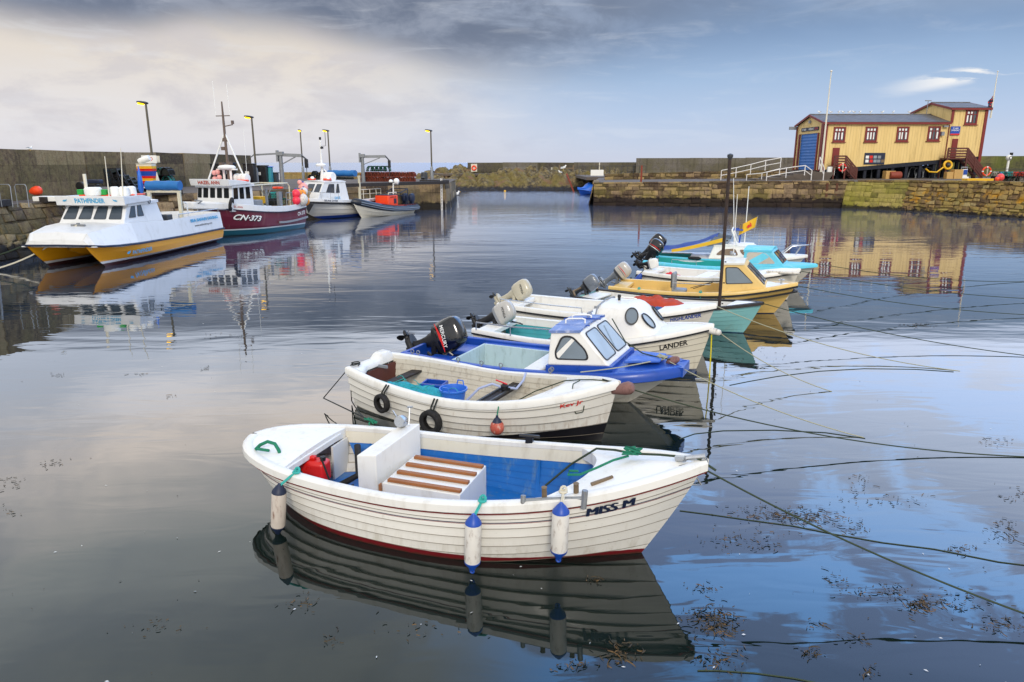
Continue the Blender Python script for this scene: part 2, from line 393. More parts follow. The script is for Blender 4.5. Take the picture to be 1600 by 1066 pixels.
h = t.math('ADD', h, t.math('MULTIPLY', t.math('MULTIPLY', n_c, .05), outer))
h = t.math('MULTIPLY', h, t.mr(P3[1], 6., 45., .42, .72))
bn = t.new('ShaderNodeBump'); bn.inputs['Strength'].default_value = 1.; bn.inputs['Distance'].default_value = 1.
t.put(bn.inputs['Height'], h); open_sea = t.mr(P3[1], 160., 400.)
# own reflectance curve: dark and clear looking down, near mirror towards the horizon
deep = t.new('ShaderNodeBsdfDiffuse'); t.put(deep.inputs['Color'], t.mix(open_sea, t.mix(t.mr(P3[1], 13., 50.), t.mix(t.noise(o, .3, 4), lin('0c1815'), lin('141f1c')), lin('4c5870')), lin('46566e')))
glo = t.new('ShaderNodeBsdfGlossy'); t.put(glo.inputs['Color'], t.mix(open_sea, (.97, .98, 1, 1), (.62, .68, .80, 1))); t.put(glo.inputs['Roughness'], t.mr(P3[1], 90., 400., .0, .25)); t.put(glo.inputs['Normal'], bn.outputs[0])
lw = t.new('ShaderNodeLayerWeight'); lw.inputs['Blend'].default_value = .5; t.put(lw.inputs['Normal'], bn.outputs[0])
rf = t.math('ADD', t.math('MULTIPLY', t.math('POWER', lw.outputs['Facing'], 3.3), .95), .02, clamp=True)
mx = t.new('ShaderNodeMixShader'); t.put(mx.inputs[0], rf); t.l.new(deep.outputs[0], mx.inputs[1]); t.l.new(glo.outputs[0], mx.inputs[2])
t.l.new(mx.outputs[0], t.n['Material Output'].inputs['Surface'])
WATER = m
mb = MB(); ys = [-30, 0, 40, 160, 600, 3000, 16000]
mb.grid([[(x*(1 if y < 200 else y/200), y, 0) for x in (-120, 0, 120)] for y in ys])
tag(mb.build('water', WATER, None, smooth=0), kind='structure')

def stonemat(name, cols, z_weed=.55, weed='1f1a1c', moss='6c6a2c', moss_z=(.5, 2.3), moss_amt=.7, rough=.85, lich=None, scale=1.):
    m, t, b = newmat(name); g = t.new('ShaderNodeNewGeometry').outputs['Position']; s = t.sep(g)
    at = t.new('ShaderNodeAttribute', attribute_name='tint').outputs['Color']; sa = t.sep(at)
    big = t.noise(g, .35*scale, 4, .6); mid = t.noise(g, 2.2*scale, 6, .65); fine = t.noise(g, 11*scale, 5, .7)
    base = t.ramp(t.math('ADD', t.math('MULTIPLY', sa[0], .5), t.math('MULTIPLY', mid, .5)), [(.25, lin(cols[0])), (.42, lin(cols[1])), (.56, lin(cols[2])), (.75, lin(cols[3]))])
    base = t.mix(t.mr(fine, .45, .75, 0, .6), base, tuple(x*.45 for x in lin(cols[0])[:3])+(1,))
    base = t.mix(t.mr(fine, .5, .25, 0, .35), base, tuple(min(1, x*1.5) for x in lin(cols[2])[:3])+(1,))
    base = t.mix(t.math('MULTIPLY', t.mr(t.math('ADD', t.math('MULTIPLY', big, .55), t.math('MULTIPLY', mid, .45)), .42, .58, 0, moss_amt), t.mr(s[2], moss_z[0], moss_z[1], 1, .5)), base, lin(moss))
    if lich: base = t.mix(t.math('MULTIPLY', t.mr(t.noise(g, 1.1*scale, 6, .7), .5, .62, 0, .85), t.math('MULTIPLY', t.mr(s[2], .5, .9), t.mr(s[2], 2.3, 1.4))), base, lin(lich))
    streak = t.noise(t.map(g, (2.5, 2.5, .12)), 1.3, 4, .6)
    base = t.mix(t.mr(streak, .52, .72, 0, .45), base, tuple(x*.5 for x in lin(cols[0])[:3])+(1,))
    wz = t.math('ADD', s[2], t.math('MULTIPLY', t.math('SUBTRACT', mid, .5), 1.0))
    base = t.mix(t.mr(wz, z_weed+.1, z_weed-.12, 0, .92), base, lin(weed))
    t.put(b.inputs['Base Color'], base); b.inputs['Roughness'].default_value = rough; b.inputs['Specular IOR Level'].default_value = .25
    bn = t.new('ShaderNodeBump'); bn.inputs['Strength'].default_value = .8; bn.inputs['Distance'].default_value = .06
    t.put(bn.inputs['Height'], t.math('ADD', mid, t.math('MULTIPLY', fine, .5))); t.put(b.inputs['Normal'], bn.outputs[0])
    return m
M['quaystone'] = stonemat('quay_stone', ('44362c', '66543f', '86725a', 'a88e62'), .85, '1e1618', '70682e', moss_amt=.6)
M['leftstone'] = stonemat('left_quay_stone', ('4c3e34', '70604c', '927c60', 'ac9472'), .7, '1c1a1a', '6f6a34', moss_amt=.45, scale=1.3)
M['roughstone'] = stonemat('rough_stone', ('5a4634', '806746', 'a0844e', '9c8c66'), .22, '191a22', '8a8034', (0, 3), .5, lich='b8821c')
M['greenstone'] = stonemat('green_dressed_stone', ('5c5430', '7e7440', 'a09250', 'a8965c'), .3, '1e1c1c', '8a8432', (0, 3), .8)
M['wallstone'] = stonemat('breakwater_concrete', ('403a36', '5e5850', '767068', '88827a'), -5, '1e1618', '5b5634', (2, 8), .6, scale=.7)
M['leftwall'] = stonemat('harbour_wall_concrete', ('3c3026', '6c5a44', '98825f', 'bca684'), -5, '1e1618', '6c6a34', (2, 6), .4, scale=1.7)
M['mosswall'] = stonemat('mossy_wall', ('4a4a38', '636045', '77724e', '857c66'), -5, '1e1618', '6f7a30', (2, 3), .95, scale=.8)
mt('quaytop', '625850', .9, .25, .5, .4, 8, dirt='4a4640', dirt_amt=.6)

def stone_wall(name, path, zb, zt, rowh, sw, batter=.0, jit=.05, mat='quaystone', seed=1, label=None, cat=None, irregular=0., kind=None, cap=True):
    """coursed masonry: every stone its own slightly tipped block on a solid core; path left to right seen from the water"""
    rnd = random.Random(seed); mb = MB()
    for i in range(len(path)-1):
        a, b_ = Vector(path[i][:2]+(0,)), Vector(path[i+1][:2]+(0,)); za, zb2 = path[i][2], path[i+1][2]
        d = b_-a; L = d.length; d.normalize(); n = Vector((d.y, -d.x, 0))
        # core
        for q in range(int(L/2)+1):
            x0, x1 = min(L, q*2), min(L, q*2+2)
            if x1-x0 < 1e-3: continue
            t0, t1 = za+(zb2-za)*x0/L, za+(zb2-za)*x1/L
            p = [a+d*x0+n*batter, a+d*x1+n*batter, a+d*x1-n*0, a+d*x0-n*0]
            zz = [zb, zb, t1-.02, t0-.02]
            mb.add([Vector((v.x, v.y, z)) for v, z in zip(p, zz)], [(0, 1, 2, 3)], col=(.1, .1, .1, 1))
        z = zb
        while z < min(za, zb2)-.02 or z < max(za, zb2)-.02:
            rh = rowh*rnd.uniform(.75, 1.3); x = -rnd.uniform(0, sw*.4)
            x = max(0, x)
            while x < L:
                s_ = sw*rnd.uniform(.55, 1.6); x1 = min(L, x+s_)
                if L-x1 < sw*.3: x1 = L
                ztop = za+(zb2-za)*((x+x1)/2)/L
                z1 = min(ztop-.005, z+rh)
                if z1-z > .05 and x1-x > .05:
                    g_ = .012+irregular*.02; out_ = rnd.uniform(.02, .02+jit)
                    def pt(xx, zz, oo):
                        k = (zz-zb)/(ztop-zb); return a+d*xx+n*(batter*(1-k)+oo)+Vector((0, 0, zz))
                    j = lambda: rnd.uniform(-1, 1)*irregular*min(.12, sw*.15)
                    c4 = [(x+g_+j(), z+g_+j()), (x1-g_+j(), z+g_+j()), (x1-g_+j(), z1-g_+j()), (x+g_+j(), z1-g_+j())]
                    cx, cz = sum(c[0] for c in c4)/4, sum(c[1] for c in c4)/4
                    back = [pt(cx_, cz_, -.02) for cx_, cz_ in c4]
                    mid_ = [pt(cx_, cz_, out_*.7) for cx_, cz_ in c4]
                    fr = [pt(cx+(cx_-cx)*.86, cz+(cz_-cz)*.84, out_+rnd.uniform(0, .02)) for cx_, cz_ in c4]
                    tnt = rnd.random(); mb.add(back+mid_+fr, [(8, 9, 10, 11), (4, 5, 9, 8), (5, 6, 10, 9), (6, 7, 11, 10), (7, 4, 8, 11), (0, 1, 5, 4), (1, 2, 6, 5), (2, 3, 7, 6), (3, 0, 4, 7)], col=(tnt, tnt, tnt, 1))
                x = x1
            z += rh
    o = mb.build(name, mat, None, smooth=50, recalc=True)
    return tag(o, label, cat, None, kind)

# ---- right-hand quay
QA, QB, QC, QD = (8.4, 74.0, 2.2), (33.2, 70.0, 2.5), (41.5, 56.0, 2.7), (60., 40., 2.8)
stone_wall('quay_wall', [(11.5, 96, 2.3), (9.4, 82, 2.25), QA], -.4, 2.2, .42, .9, .5, .08, 'quaystone', 3, 'return end of the stone quay beside the blue covered boat', 'quay wall', .5)
stone_wall('quay_wall', [QA, (20, 72.1, 2.35), QB], -.4, 2.4, .40, .8, .25, .07, 'quaystone', 4, 'long brown quay wall with dark weed band below the white handrails', 'quay wall', .6)
stone_wall('quay_wall', [(32.6, 70.2, 2.5), (34.4, 68.6, 2.5), (36.5, 66.2, 2.6)], -.3, 2.6, .48, 1.0, .9, .05, 'greenstone', 5, 'dressed greenish corner of the quay under the lifeboat shed', 'quay wall', .2)
stone_wall('quay_wall', [(36.5, 66.2, 2.6), QC, QD], -.3, 2.7, .36, .62, .9, .14, 'roughstone', 6, 'sloping rough rubble quay wall with orange lichen at right edge', 'quay wall', 1.)
mb = MB()
top = [(11.5, 96, 2.3), (9.4, 82, 2.25), (8.5, 74.1, 2.2), (20, 72.2, 2.35), (33.2, 70.1, 2.5), (36.5, 66.2, 2.6), (41.5, 56, 2.7), (60, 40, 2.8)]
bk = [(11.5, 96.1, 2.3), (14, 96, 2.4), (20, 96, 2.5), (26, 96, 2.55), (36, 96, 2.6), (50, 96, 2.6), (75, 96, 2.6), (110, 96, 2.6)]
rows = []
for k in range(9): rows.append([Vector(a_).lerp(Vector(b_), k/8) for a_, b_ in zip(top, bk)])
mb.grid(rows); mb.grid([[v for v in rows[0]], [v-Vector((0, -.25, .35)) for v in rows[0]]])
tag(mb.build('pavement', 'quaytop', None, smooth=0), kind='structure')
# coping stones
def coping(name, path, mat, label, w_=.6, h_=.16, step=1.1, seed=1):
    rnd = random.Random(seed); mb = MB()
    for i in range(len(path)-1):
        a, b_ = Vector(path[i]), Vector(path[i+1]); d = b_-a; L = d.length; x = 0
        dn = d.normalized(); n = Vector((dn.y, -dn.x, 0)).normalized()
        while x < L-.1:
            x1 = min(L, x+step*rnd.uniform(.7, 1.4)); c = a+dn*((x+x1)/2)-n*(w_/2-.12); tt = rnd.random()
            mb.box(c+Vector((0, 0, h_/2-.05+rnd.uniform(-.02, .03))), (x1-x-.03, w_*rnd.uniform(.9, 1.1), h_), 0, Matrix((dn, -n, dn.cross(-n))).transposed(), (tt, tt, tt, 1)); x = x1
    return tag(mb.build(name, mat, None, smooth=0, bevel=.02), label, 'coping')
coping('coping', [(9.4, 82, 2.25), QA, (20, 72.1, 2.35), QB], 'quaystone', 'flat coping stones along the long brown quay', seed=2)
coping('coping', [(33.4, 69.7, 2.5), (36.5, 66.2, 2.6), QC, QD], 'roughstone', 'mossy coping stones above the rough rubble wall', .8, .18, .9, 4)

# ---- left-hand quay
LZ = 2.4
LQ = [(-23.6, 20, LZ), (-23.4, 34, LZ), (-22.0, 44, LZ), (-19.3, 48.5, LZ), (-8.6, 66.6, LZ), (-6.3, 67.6, LZ), (-6.1, 70, LZ)]
LQb = [(x+.0, y, z) for x, y, z in LQ]
stone_wall('quay_wall', LQb[:4], -.4, LZ, .42, .75, .9, .07, 'leftstone', 11, 'rough stone quay wall behind the yellow catamaran', 'quay wall', .7)
stone_wall('quay_wall', LQb[3:5], -.4, LZ, 1.1, 2.6, .3, .03, 'leftstone', 12, 'mossy pier face behind the white boat and the inflatable', 'quay wall', .2)
stone_wall('quay_wall', LQb[4:], -.4, LZ, 1.1, 2.6, .12, .03, 'leftstone', 13, 'blunt end of the left pier with a white ladder rail', 'quay wall', .2)
mb = MB(); fr = [Vector(p) for p in [(-23.6, 5, LZ)]+LQ[:4]+[(-13.9, 57.6, LZ)]+LQ[4:5]+LQ[5:]]
bkx = [Vector(p) for p in [(-26, 5, LZ), (-25.6, 20, LZ), (-25.9, 34, LZ), (-26.5, 50, LZ), (-27, 60, LZ), (-27.3, 76, LZ), (-26, 88, LZ), (-16, 88, LZ), (-6.5, 86, LZ)]]
mb.grid([[f_.lerp(b_, k/6) for f_, b_ in zip(fr, bkx)] for k in range(7)]); mb.grid([fr, [v-Vector((0, 0, .3)) for v in fr]])
tag(mb.build('road', 'quaytop', None, smooth=0), kind='structure')
stone_wall('quay_wall', [(-6.1, 70, LZ), (-6.8, 86, LZ)], -.4, LZ, .9, 2., .2, .03, 'leftstone', 14, 'seaward side of the left pier facing the harbour mouth', 'quay wall', .2)

def wallrun(name, pts, z0, th, mat, label, panel=4.0, seed=0, top=None, cat='wall'):
    """mass-concrete wall cast in bays; pts = (x, y, ztop)"""
    mb = MB(); rnd = random.Random(seed)
    for i in range(len(pts)-1):
        a, b_ = Vector(pts[i][:2]+(0,)), Vector(pts[i+1][:2]+(0,)); d = b_-a; L = d.length; d.normalize(); n = Vector((d.y, -d.x, 0))
        k = max(1, round(L/panel))
        for q in range(k):
            x0, x1 = L*q/k+.012, L*(q+1)/k-.012; zt = pts[i][2]+(pts[i+1][2]-pts[i][2])*(q+.5)/k; oo = rnd.uniform(-.02, .02); tt = rnd.random()
            lifts = [z0, z0+(zt-z0)*.36, z0+(zt-z0)*.70, zt]
            for li in range(3):
                o2 = oo+rnd.uniform(-.012, .012); l0, l1 = lifts[li]+.008, lifts[li+1]
                rw = [[a+d*x+n*(o2+.0)+Vector((0, 0, z)) for x in (x0, x1)] for z in (l0, l1)]
                c = [a+d*x0+n*o2, a+d*x1+n*o2, a+d*x1-n*th, a+d*x0-n*th]; vs = [v+Vector((0, 0, l0)) for v in c]+[v+Vector((0, 0, l1)) for v in c]
                t2 = min(1, max(0, tt*.6+rnd.random()*.4)); vs = vs[:4]+[v+Vector((0, 0, rnd.uniform(-.03, .03) if li == 2 else 0)) for v in vs[4:]]; mb.add(vs, [(0, 1, 5, 4), (1, 2, 6, 5), (2, 3, 7, 6), (3, 0, 4, 7), (4, 5, 6, 7), (3, 2, 1, 0)], col=(t2, t2, t2, 1))
        mb.add([a-n*.03+Vector((0, 0, z0)), b_-n*.03+Vector((0, 0, z0)), b_-n*.03+Vector((0, 0, pts[i+1][2]-.05)), a-n*.03+Vector((0, 0, pts[i][2]-.05))], [(0, 1, 2, 3)], col=(0, 0, 0, 1))
    return tag(mb.build(name, mat, None, smooth=0), label, cat)
wallrun('harbour_wall', [(-25.0, 10, 4.92), (-25.2, 34, 4.94), (-26.2, 58, 5.0), (-27.1, 75.5, 5.03)], 2.3, 1.2, 'leftwall', 'tall brown concrete harbour wall behind the left quay', 5.2, 2)
# low parapet at the pier's far edge
wallrun('parapet', [(-27.5, 86.5, 3.15), (-17, 87.2, 3.12)], 2.3, .5, 'roughstone', 'low ochre parapet at the far edge of the left pier', 6, 5)
# ---- breakwater across the harbour mouth
wallrun('breakwater_wall', [(-7.6, 124, 4.28), (22.5, 122, 4.33)], 2.0, 1.0, 'wallstone', 'long low grey breakwater wall above the seaweed rocks', 6, 7)
wallrun('breakwater_wall', [(20.5, 120, 4.98), (36, 112, 5.0), (60, 107, 5.05)], 2.0, 1.4, 'wallstone', 'higher grey breakwater wall left of the lifeboat shed', 7, 8)
wallrun('harbour_wall', [(53, 92, 5.05), (66, 86, 5.05), (80, 80, 5.1)], 2.3, 1.0, 'mosswall', 'green stained wall right of the lifeboat shed', 3.2, 9)
stone_wall('retaining_wall', [(11., 86., 3.0), (32, 84, 3.5)], 2.2, 3.3, .35, .8, .1, .06, 'quaystone', 15, 'low dark rubble retaining wall behind the white handrails', 'wall', .6)
# breakwater walkway and the shelf below it
mb = MB(); mb.box((12, 119.5, 2.35), (50, 5, .3)); mb.box((40, 108, 2.2), (60, 22, .4))
tag(mb.build('path', 'quaytop', None, smooth=0), kind='structure')

# ---- rocks: ridged, fissured, weed-dark at the tide line
m, t, b = newmat('weedy_rock'); g = t.new('ShaderNodeNewGeometry'); gp = g.outputs['Position']; s = t.sep(gp); nz = t.sep(g.outputs['Normal'])[2]
big = t.noise(gp, .25, 4, .6); mid = t.noise(gp, 1.6, 6, .7)
base = t.ramp(mid, [(.34, lin('2a2420')), (.46, lin('54482f')), (.56, lin('746640')), (.72, lin('988a6a'))])
base = t.mix(t.mr(big, .42, .56, 0, .65), base, lin('6c6026'))
base = t.mix(t.mr(t.noise(gp, .5, 3), .56, .68, 0, .6), base, lin('745448'))
base = t.mix(t.mr(t.math('ADD', s[2], t.math('MULTIPLY', mid, .9)), 1.35, .9, 0, .95), base, lin('1b1c26'))
t.put(b.inputs['Base Color'], base); b.inputs['Roughness'].default_value = .8
bn = t.new('ShaderNodeBump'); bn.inputs['Strength'].default_value = .9; bn.inputs['Distance'].default_value = .12
t.put(bn.inputs['Height'], mid); t.put(b.inputs['Normal'], bn.outputs[0]); M['rock'] = m
def rockh(x, y, seed):
    p = Vector((x*.22+seed, y*.22, seed*1.7)); r1 = 1-abs(noise.noise(p))*2
    d_, _ = noise.voronoi(Vector((x*.42+seed*3, y*.42, 0))); d2, _ = noise.voronoi(Vector((x*1.1+seed*5, y*1.1, 3)))
    return r1*.35+min(1, (d_[1]-d_[0])*1.9)**.55*.95+min(1, (d2[1]-d2[0])*1.6)**.6*.38+noise.noise(Vector((x*.9, y*.9, seed)))*.2
def rocks(name, x0, x1, y0, y1, prof, seed, label, step=.19, back=False):
    nx, ny = int((x1-x0)/step), int((y1-y0)/step); rows = []
    for j in range(ny+1):
        y = y0+(y1-y0)*j/ny; r_ = []
        for i in range(nx+1):
            x = x0+(x1-x0)*i/nx; H_ = catm(prof, x); k = j/ny
            kk = math.sin(min(1, k*1.25)*math.pi/2)**.75; e = min(1, (x-x0)/3, (x1-x)/3)
            if back and k > .6: kk *= max(0, 1-(k-.6)/.4*1.1)
            hh = (H_*kk)*(.5+.5*e)+rockh(x, y, seed)*(.45+.75*kk)*(.4+.6*e)-.95
            r_.append((x+noise.noise(Vector((x, y, 7)))*.2, y, min(hh, H_+1.5)))
        rows.append(r_)
    mb = MB().grid(rows)
    return tag(mb.build(name, 'rock', None, smooth=0, recalc=True), label, 'rocks', kind='structure')
rocks('terrain', -17, 22, 111, 119, [(-17, 1.3), (-10, 2.0), (-4, 2.3), (1, 2.7), (5, 2.9), (10, 2.7), (15, 2.6), (19, 2.2), (22, 1.0)], 2.3, 'weed covered rocks across the harbour mouth')
rocks('terrain', -19, -4, 118, 130, [(-19, 1.2), (-16, 2.6), (-13, 3.3), (-10, 3.7), (-7, 3.6), (-4, 3.0)], 5.1, 'heap of pale boulders left of the breakwater', back=True)
# ================================================================ LIFEBOAT SHED
m, t, b = newmat('cream_boarding'); o = t.new('ShaderNodeNewGeometry').outputs['Position']; s = t.sep(o)
xx = t.math('ADD', s[0], s[1]); gr = t.math('PINGPONG', t.math('MULTIPLY', xx, 3.3), .5)
c0 = t.mix(t.noise(t.map(o, (1, 1, .25)), 1.2, 5, .6), lin('dbba72'), lin('f0d392'))
c0 = t.mix(t.mr(t.noise(t.map(o, (4, 4, .25)), 1.1, 5, .65), .48, .72, 0, .5), c0, lin('a08450'))
c0 = t.mix(t.mr(gr, .05, .02, 0, .4), c0, lin('8d7240'))
t.put(b.inputs['Base Color'], c0); b.inputs['Roughness'].default_value = .65
bn = t.new('ShaderNodeBump'); bn.inputs['Strength'].default_value = .6; bn.inputs['Distance'].default_value = .03; t.put(bn.inputs['Height'], t.mr(gr, 0, .08)); t.put(b.inputs['Normal'], bn.outputs[0]); M['boarding'] = m
m, t, b = newmat('slate_roof'); o = t.new('ShaderNodeTexCoord').outputs['Object']
bt = t.new('ShaderNodeTexBrick'); t.put(bt.inputs['Vector'], t.map(o, (1, 1, 1), rot=(0, 0, 0))); bt.inputs['Scale'].default_value = 1.; bt.inputs['Brick Width'].default_value = .5; bt.inputs['Row Height'].default_value = .3; bt.inputs['Mortar Size'].default_value = .02
bt.inputs['Color1'].default_value = lin('565354'); bt.inputs['Color2'].default_value = lin('6c6866'); bt.inputs['Mortar'].default_value = lin('34363c')
t.put(b.inputs['Base Color'], t.mix(t.mr(t.noise(o, .9, 5), .45, .7, 0, .5), bt.outputs[0], lin('58564a'))); b.inputs['Roughness'].default_value = .7; M['slate'] = m
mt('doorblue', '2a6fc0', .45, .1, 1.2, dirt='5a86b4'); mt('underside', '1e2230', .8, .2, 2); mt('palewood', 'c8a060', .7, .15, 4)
BY = 79.0
shed = empty('lifeboat_shed', (33.6, BY, 2.55), 0, 'yellow boarded lifeboat shed on dark stilts with grey roof', 'building')
def L(p): return Vector(p)-shed.location
X0, X1, X2 = 33.6, 47.0, 50.9; YB = 86.5; EZ = 8.43; RZ = 9.35; TE = 9.88; TR = 10.62
zb0, zb1, zb2 = 3.5, 4.62, 4.95   # sloping floor line
def quadwall(name, pts, th=.12):
    a = [L(p) for p in pts]; n = (a[1]-a[0]).cross(a[-1]-a[0]).normalized(); return MB().prism(a, n*-th).build(name, 'boarding', shed, smooth=0)
quadwall('front_wall', [(X0, BY, zb0), (X1, BY, zb1), (X1, BY, EZ), (X0, BY, EZ)])
DY0, DY1, DZ0, DZ1 = 80.4, 85.3, 3.45, 7.45
for nm, pts in (('gable_wall', [(X0, YB, zb0), (X0, DY1, zb0), (X0, DY1, EZ-.05), (X0, YB, EZ-.05)]), ('gable_wall', [(X0, DY0, zb0), (X0, BY+.125, zb0), (X0, BY+.125, EZ-.05), (X0, DY0, EZ-.05)]), ('gable_wall', [(X0, DY1-.003, DZ1), (X0, DY0+.003, DZ1), (X0, DY0+.003, EZ-.05), (X0, DY1-.003, EZ-.05)]), ('gable_wall', [(X0, YB, EZ-.047), (X0, BY+.0, EZ-.047), (X0, (BY+YB)/2, RZ)])):
    quadwall(nm, pts)
# tower, rear and right walls
quadwall('tower_wall', [(X1+.003, BY-.004, zb1), (X2, BY-.004, zb2), (X2, BY-.004, TE), (X1+.003, BY-.004, TE)])
quadwall('tower_wall', [(X1, YB, zb1), (X1, BY+.13, zb1), (X1, BY+.13, TE), (X1, (BY+YB)/2, TR), (X1, YB, TE)])
quadwall('tower_wall', [(X2, BY+.12, zb2), (X2, YB, zb2), (X2, YB, TE), (X2, (BY+YB)/2, TR), (X2, BY+.12, TE)])
quadwall('rear_wall', [(X2-.13, YB, zb2), (X0+.13, YB, zb0), (X0+.13, YB, EZ-.06), (X2-.13, YB, EZ-.06)])
doorm = MB()
rws = []
for k in range(25):
    z = DZ0+(DZ1-DZ0)*k/24; rws.append([L((X0+.08+(.03 if k % 2 else 0), y, z)) for y in (DY1, DY0)])
doorm.grid(rws); dr = doorm.build('roller_door', 'doorblue', shed, smooth=0)
# roofs
def roof(name, xa, xb, ez, rz):
    ym = (BY+YB)/2; oh = .28; mb = MB()
    for sgn in (-1, 1):
        ye = (BY-oh) if sgn < 0 else (YB+oh); sl = (rz-ez)/((YB-BY)/2); zeo = ez-sl*oh+.06
        p = [L((xa, ye, zeo)), L((xb, ye, zeo)), L((xb, ym, rz+.06)), L((xa, ym, rz+.06))]
        if sgn > 0: p = [p[1], p[0], p[3], p[2]]
        n = (p[1]-p[0]).cross(p[2]-p[0]).normalized(); mb.prism(p, n*.09)
    mb.tube([L((xa, ym, rz+.15)), L((xb, ym, rz+.15))], .09, 8)
    o = mb.build(name, 'slate', shed, smooth=0)
    # barge boards and eaves trim are pieces of the roof
    tb = MB(); ye = BY-oh-.02; sl = (rz-ez)/((YB-BY)/2); zeo = ez-sl*oh
    tb.box(L(((xa+xb)/2, ye, zeo)), (xb-xa+.1, .06, .20))
    for xs in (xa-.03, xb+.03):
        for y_ in (BY-oh, YB+oh): tb.bar(L((xs, y_, zeo+.03)), L((xs, ym, rz+.06)), .07, .22)
    tb.build('roof_trim', 'redtrim', o, smooth=0)
    return o
roof('roof', X0-.22, X1-.02, EZ, RZ); roof('tower_roof', X1-.16, X2+.22, TE, TR)
def vtrim(x, y, z0, z1, w_=.34, d_=.1): return MB().box(L((x, y, (z0+z1)/2)), (w_, d_, z1-z0)).build('corner_board', 'redtrim', shed, smooth=0)
vtrim(X0+.17, BY-.056, zb0-.1, EZ-.08, .34); vtrim(X2-.15, BY-.06, zb2-.6, TE-.08, .3); vtrim(X1+.15, BY-.06, EZ, TE-.08, .26)
MB().box(L((X0-.06, BY+.3, (zb0+EZ)/2-.1)), (.1, .6, EZ-zb0)).build('corner_board', 'redtrim', shed, smooth=0)
MB().box(L((X0-.06, YB-.1, (zb0+EZ)/2-.1)), (.1, .3, EZ-zb0)).build('corner_board', 'redtrim', shed, smooth=0)
fm = MB()
fm.box(L((X0-.05, DY0-.12, (DZ0+DZ1)/2)), (.12, .28, DZ1-DZ0)).box(L((X0-.05, DY1+.16, (DZ0+DZ1)/2)), (.12, .34, DZ1-DZ0)); fm.build('door_frame', 'redtrim', dr, smooth=0)
# floor beam and stilts
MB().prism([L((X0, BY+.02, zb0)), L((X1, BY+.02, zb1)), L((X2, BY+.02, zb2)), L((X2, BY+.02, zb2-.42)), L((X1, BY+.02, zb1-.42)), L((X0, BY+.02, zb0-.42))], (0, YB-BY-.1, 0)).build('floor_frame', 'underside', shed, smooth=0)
for i in range(12):
    x = X0+.5+i*1.5
    if x > X2: break
    for y in (BY+.3, BY+3.6, YB-.4):
        zt = zb0+(x-X0)*(zb1-zb0)/(X1-X0)-.4
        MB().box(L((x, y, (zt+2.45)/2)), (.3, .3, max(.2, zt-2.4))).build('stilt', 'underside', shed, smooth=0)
for i in range(0, 9, 2):
    x = X0+.5+i*1.5; zt = zb0+(x+1.5-X0)*.083-.5
    MB().bar(L((x, BY+3.4, 2.5)), L((x+1.5, BY+3.4, zt)), .12, .12).build('brace', 'underside', shed, smooth=0)
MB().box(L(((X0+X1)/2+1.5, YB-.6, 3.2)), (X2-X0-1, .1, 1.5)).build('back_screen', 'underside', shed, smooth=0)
# windows: red frames, three lights with a high transom
def shedwin(px0, px1, py0, py1):
    a = D(px0, py1, BY); c = D(px1, py0, BY); wd, ht = c.x-a.x, c.z-a.z; o_ = L((a.x, BY-.01, a.z))
    fr = MB(); f = .16
    fr.box(o_+Vector((wd/2, -.03, f/2)), (wd, .1, f)).box(o_+Vector((wd/2, -.03, ht-f/2)), (wd, .1, f)).box(o_+Vector((f/2, -.034, ht/2)), (f, .1, ht-.01)).box(o_+Vector((wd-f/2, -.034, ht/2)), (f, .1, ht-.01))
    for k in (1, 2): fr.box(o_+Vector((f+(wd-2*f)*k/3, -.025, ht/2)), (.08, .08, ht-2*f))
    fr.box(o_+Vector((wd/2, -.028, ht*.68)), (wd-2*f, .07, .07)); fr.box(o_+Vector((wd/2, -.07, -.04)), (wd+.2, .2, .08))
    w_ = fr.build('window', 'redtrim', shed, smooth=0)
    MB().box(o_+Vector((wd/2, .0, ht/2)), (wd-.1, .03, ht-.1)).build('pane', 'glass', w_, smooth=0)
    cu = MB()
    for k in range(3):
        if random.random() < .8:
            cx = f+(wd-2*f)*(k+.5)/3; cu.box(o_+Vector((cx+random.uniform(-.08, .08), -.017, ht*.40)), (.16, .01, ht*.45)); cu.box(o_+Vector((cx, -.017, ht*.80)), (.2, .01, ht*.14))
    if cu.v: cu.build('blind', 'signwhite', w_, smooth=0)
for q in ((1300.5, 1322, 198.5, 222), (1350, 1372, 198, 222), (1399, 1421, 198, 221.5), (1447.5, 1470, 197.5, 220.5), (1506, 1529, 171.5, 195)): shedwin(*q)
def sheddoor(px0, px1, py0, py1):
    a = D(px0, py1, BY); c = D(px1, py0, BY); wd, ht = c.x-a.x, c.z-a.z
    d_ = MB().box(L((a.x+wd/2, BY-.03, a.z+ht/2)), (wd, .08, ht)).build('door', 'redtrim', shed, smooth=0)
    MB().box(L((a.x+wd/2, BY-.075, a.z+ht*.5)), (wd*.7, .02, ht*.8)).build('door_panel', M['brownpaint'] if 0 else 'redtrim', d_, smooth=0)
    MB().box(L((a.x+wd*.85, BY-.11, a.z+ht*.45)), (.05, .06, .14)).build('handle', 'steel', d_, smooth=0)
sheddoor(1298, 1312, 231, 262); sheddoor(1483.5, 1497, 217, 248)
# notice board with photographs
a = D(1349, 257, BY); c = D(1383, 239, BY); wd, ht = c.x-a.x, c.z-a.z
nb_ = MB().box(L((a.x+wd/2, BY-.05, a.z+ht/2)), (wd, .1, ht)).build('notice_board', 'navy', shed, smooth=0)
for k in range(9):
    x = a.x+.22+(k % 5)*.42+random.uniform(-.04, .04); z = a.z+.35+(k//5)*.42
    MB().box(L((x+.1, BY-.108, z)), (.34, .02, .3)).build('photograph', ['signwhite', 'red', 'paleglass', 'grey', 'oldwood'][k % 5], nb_, smooth=0)
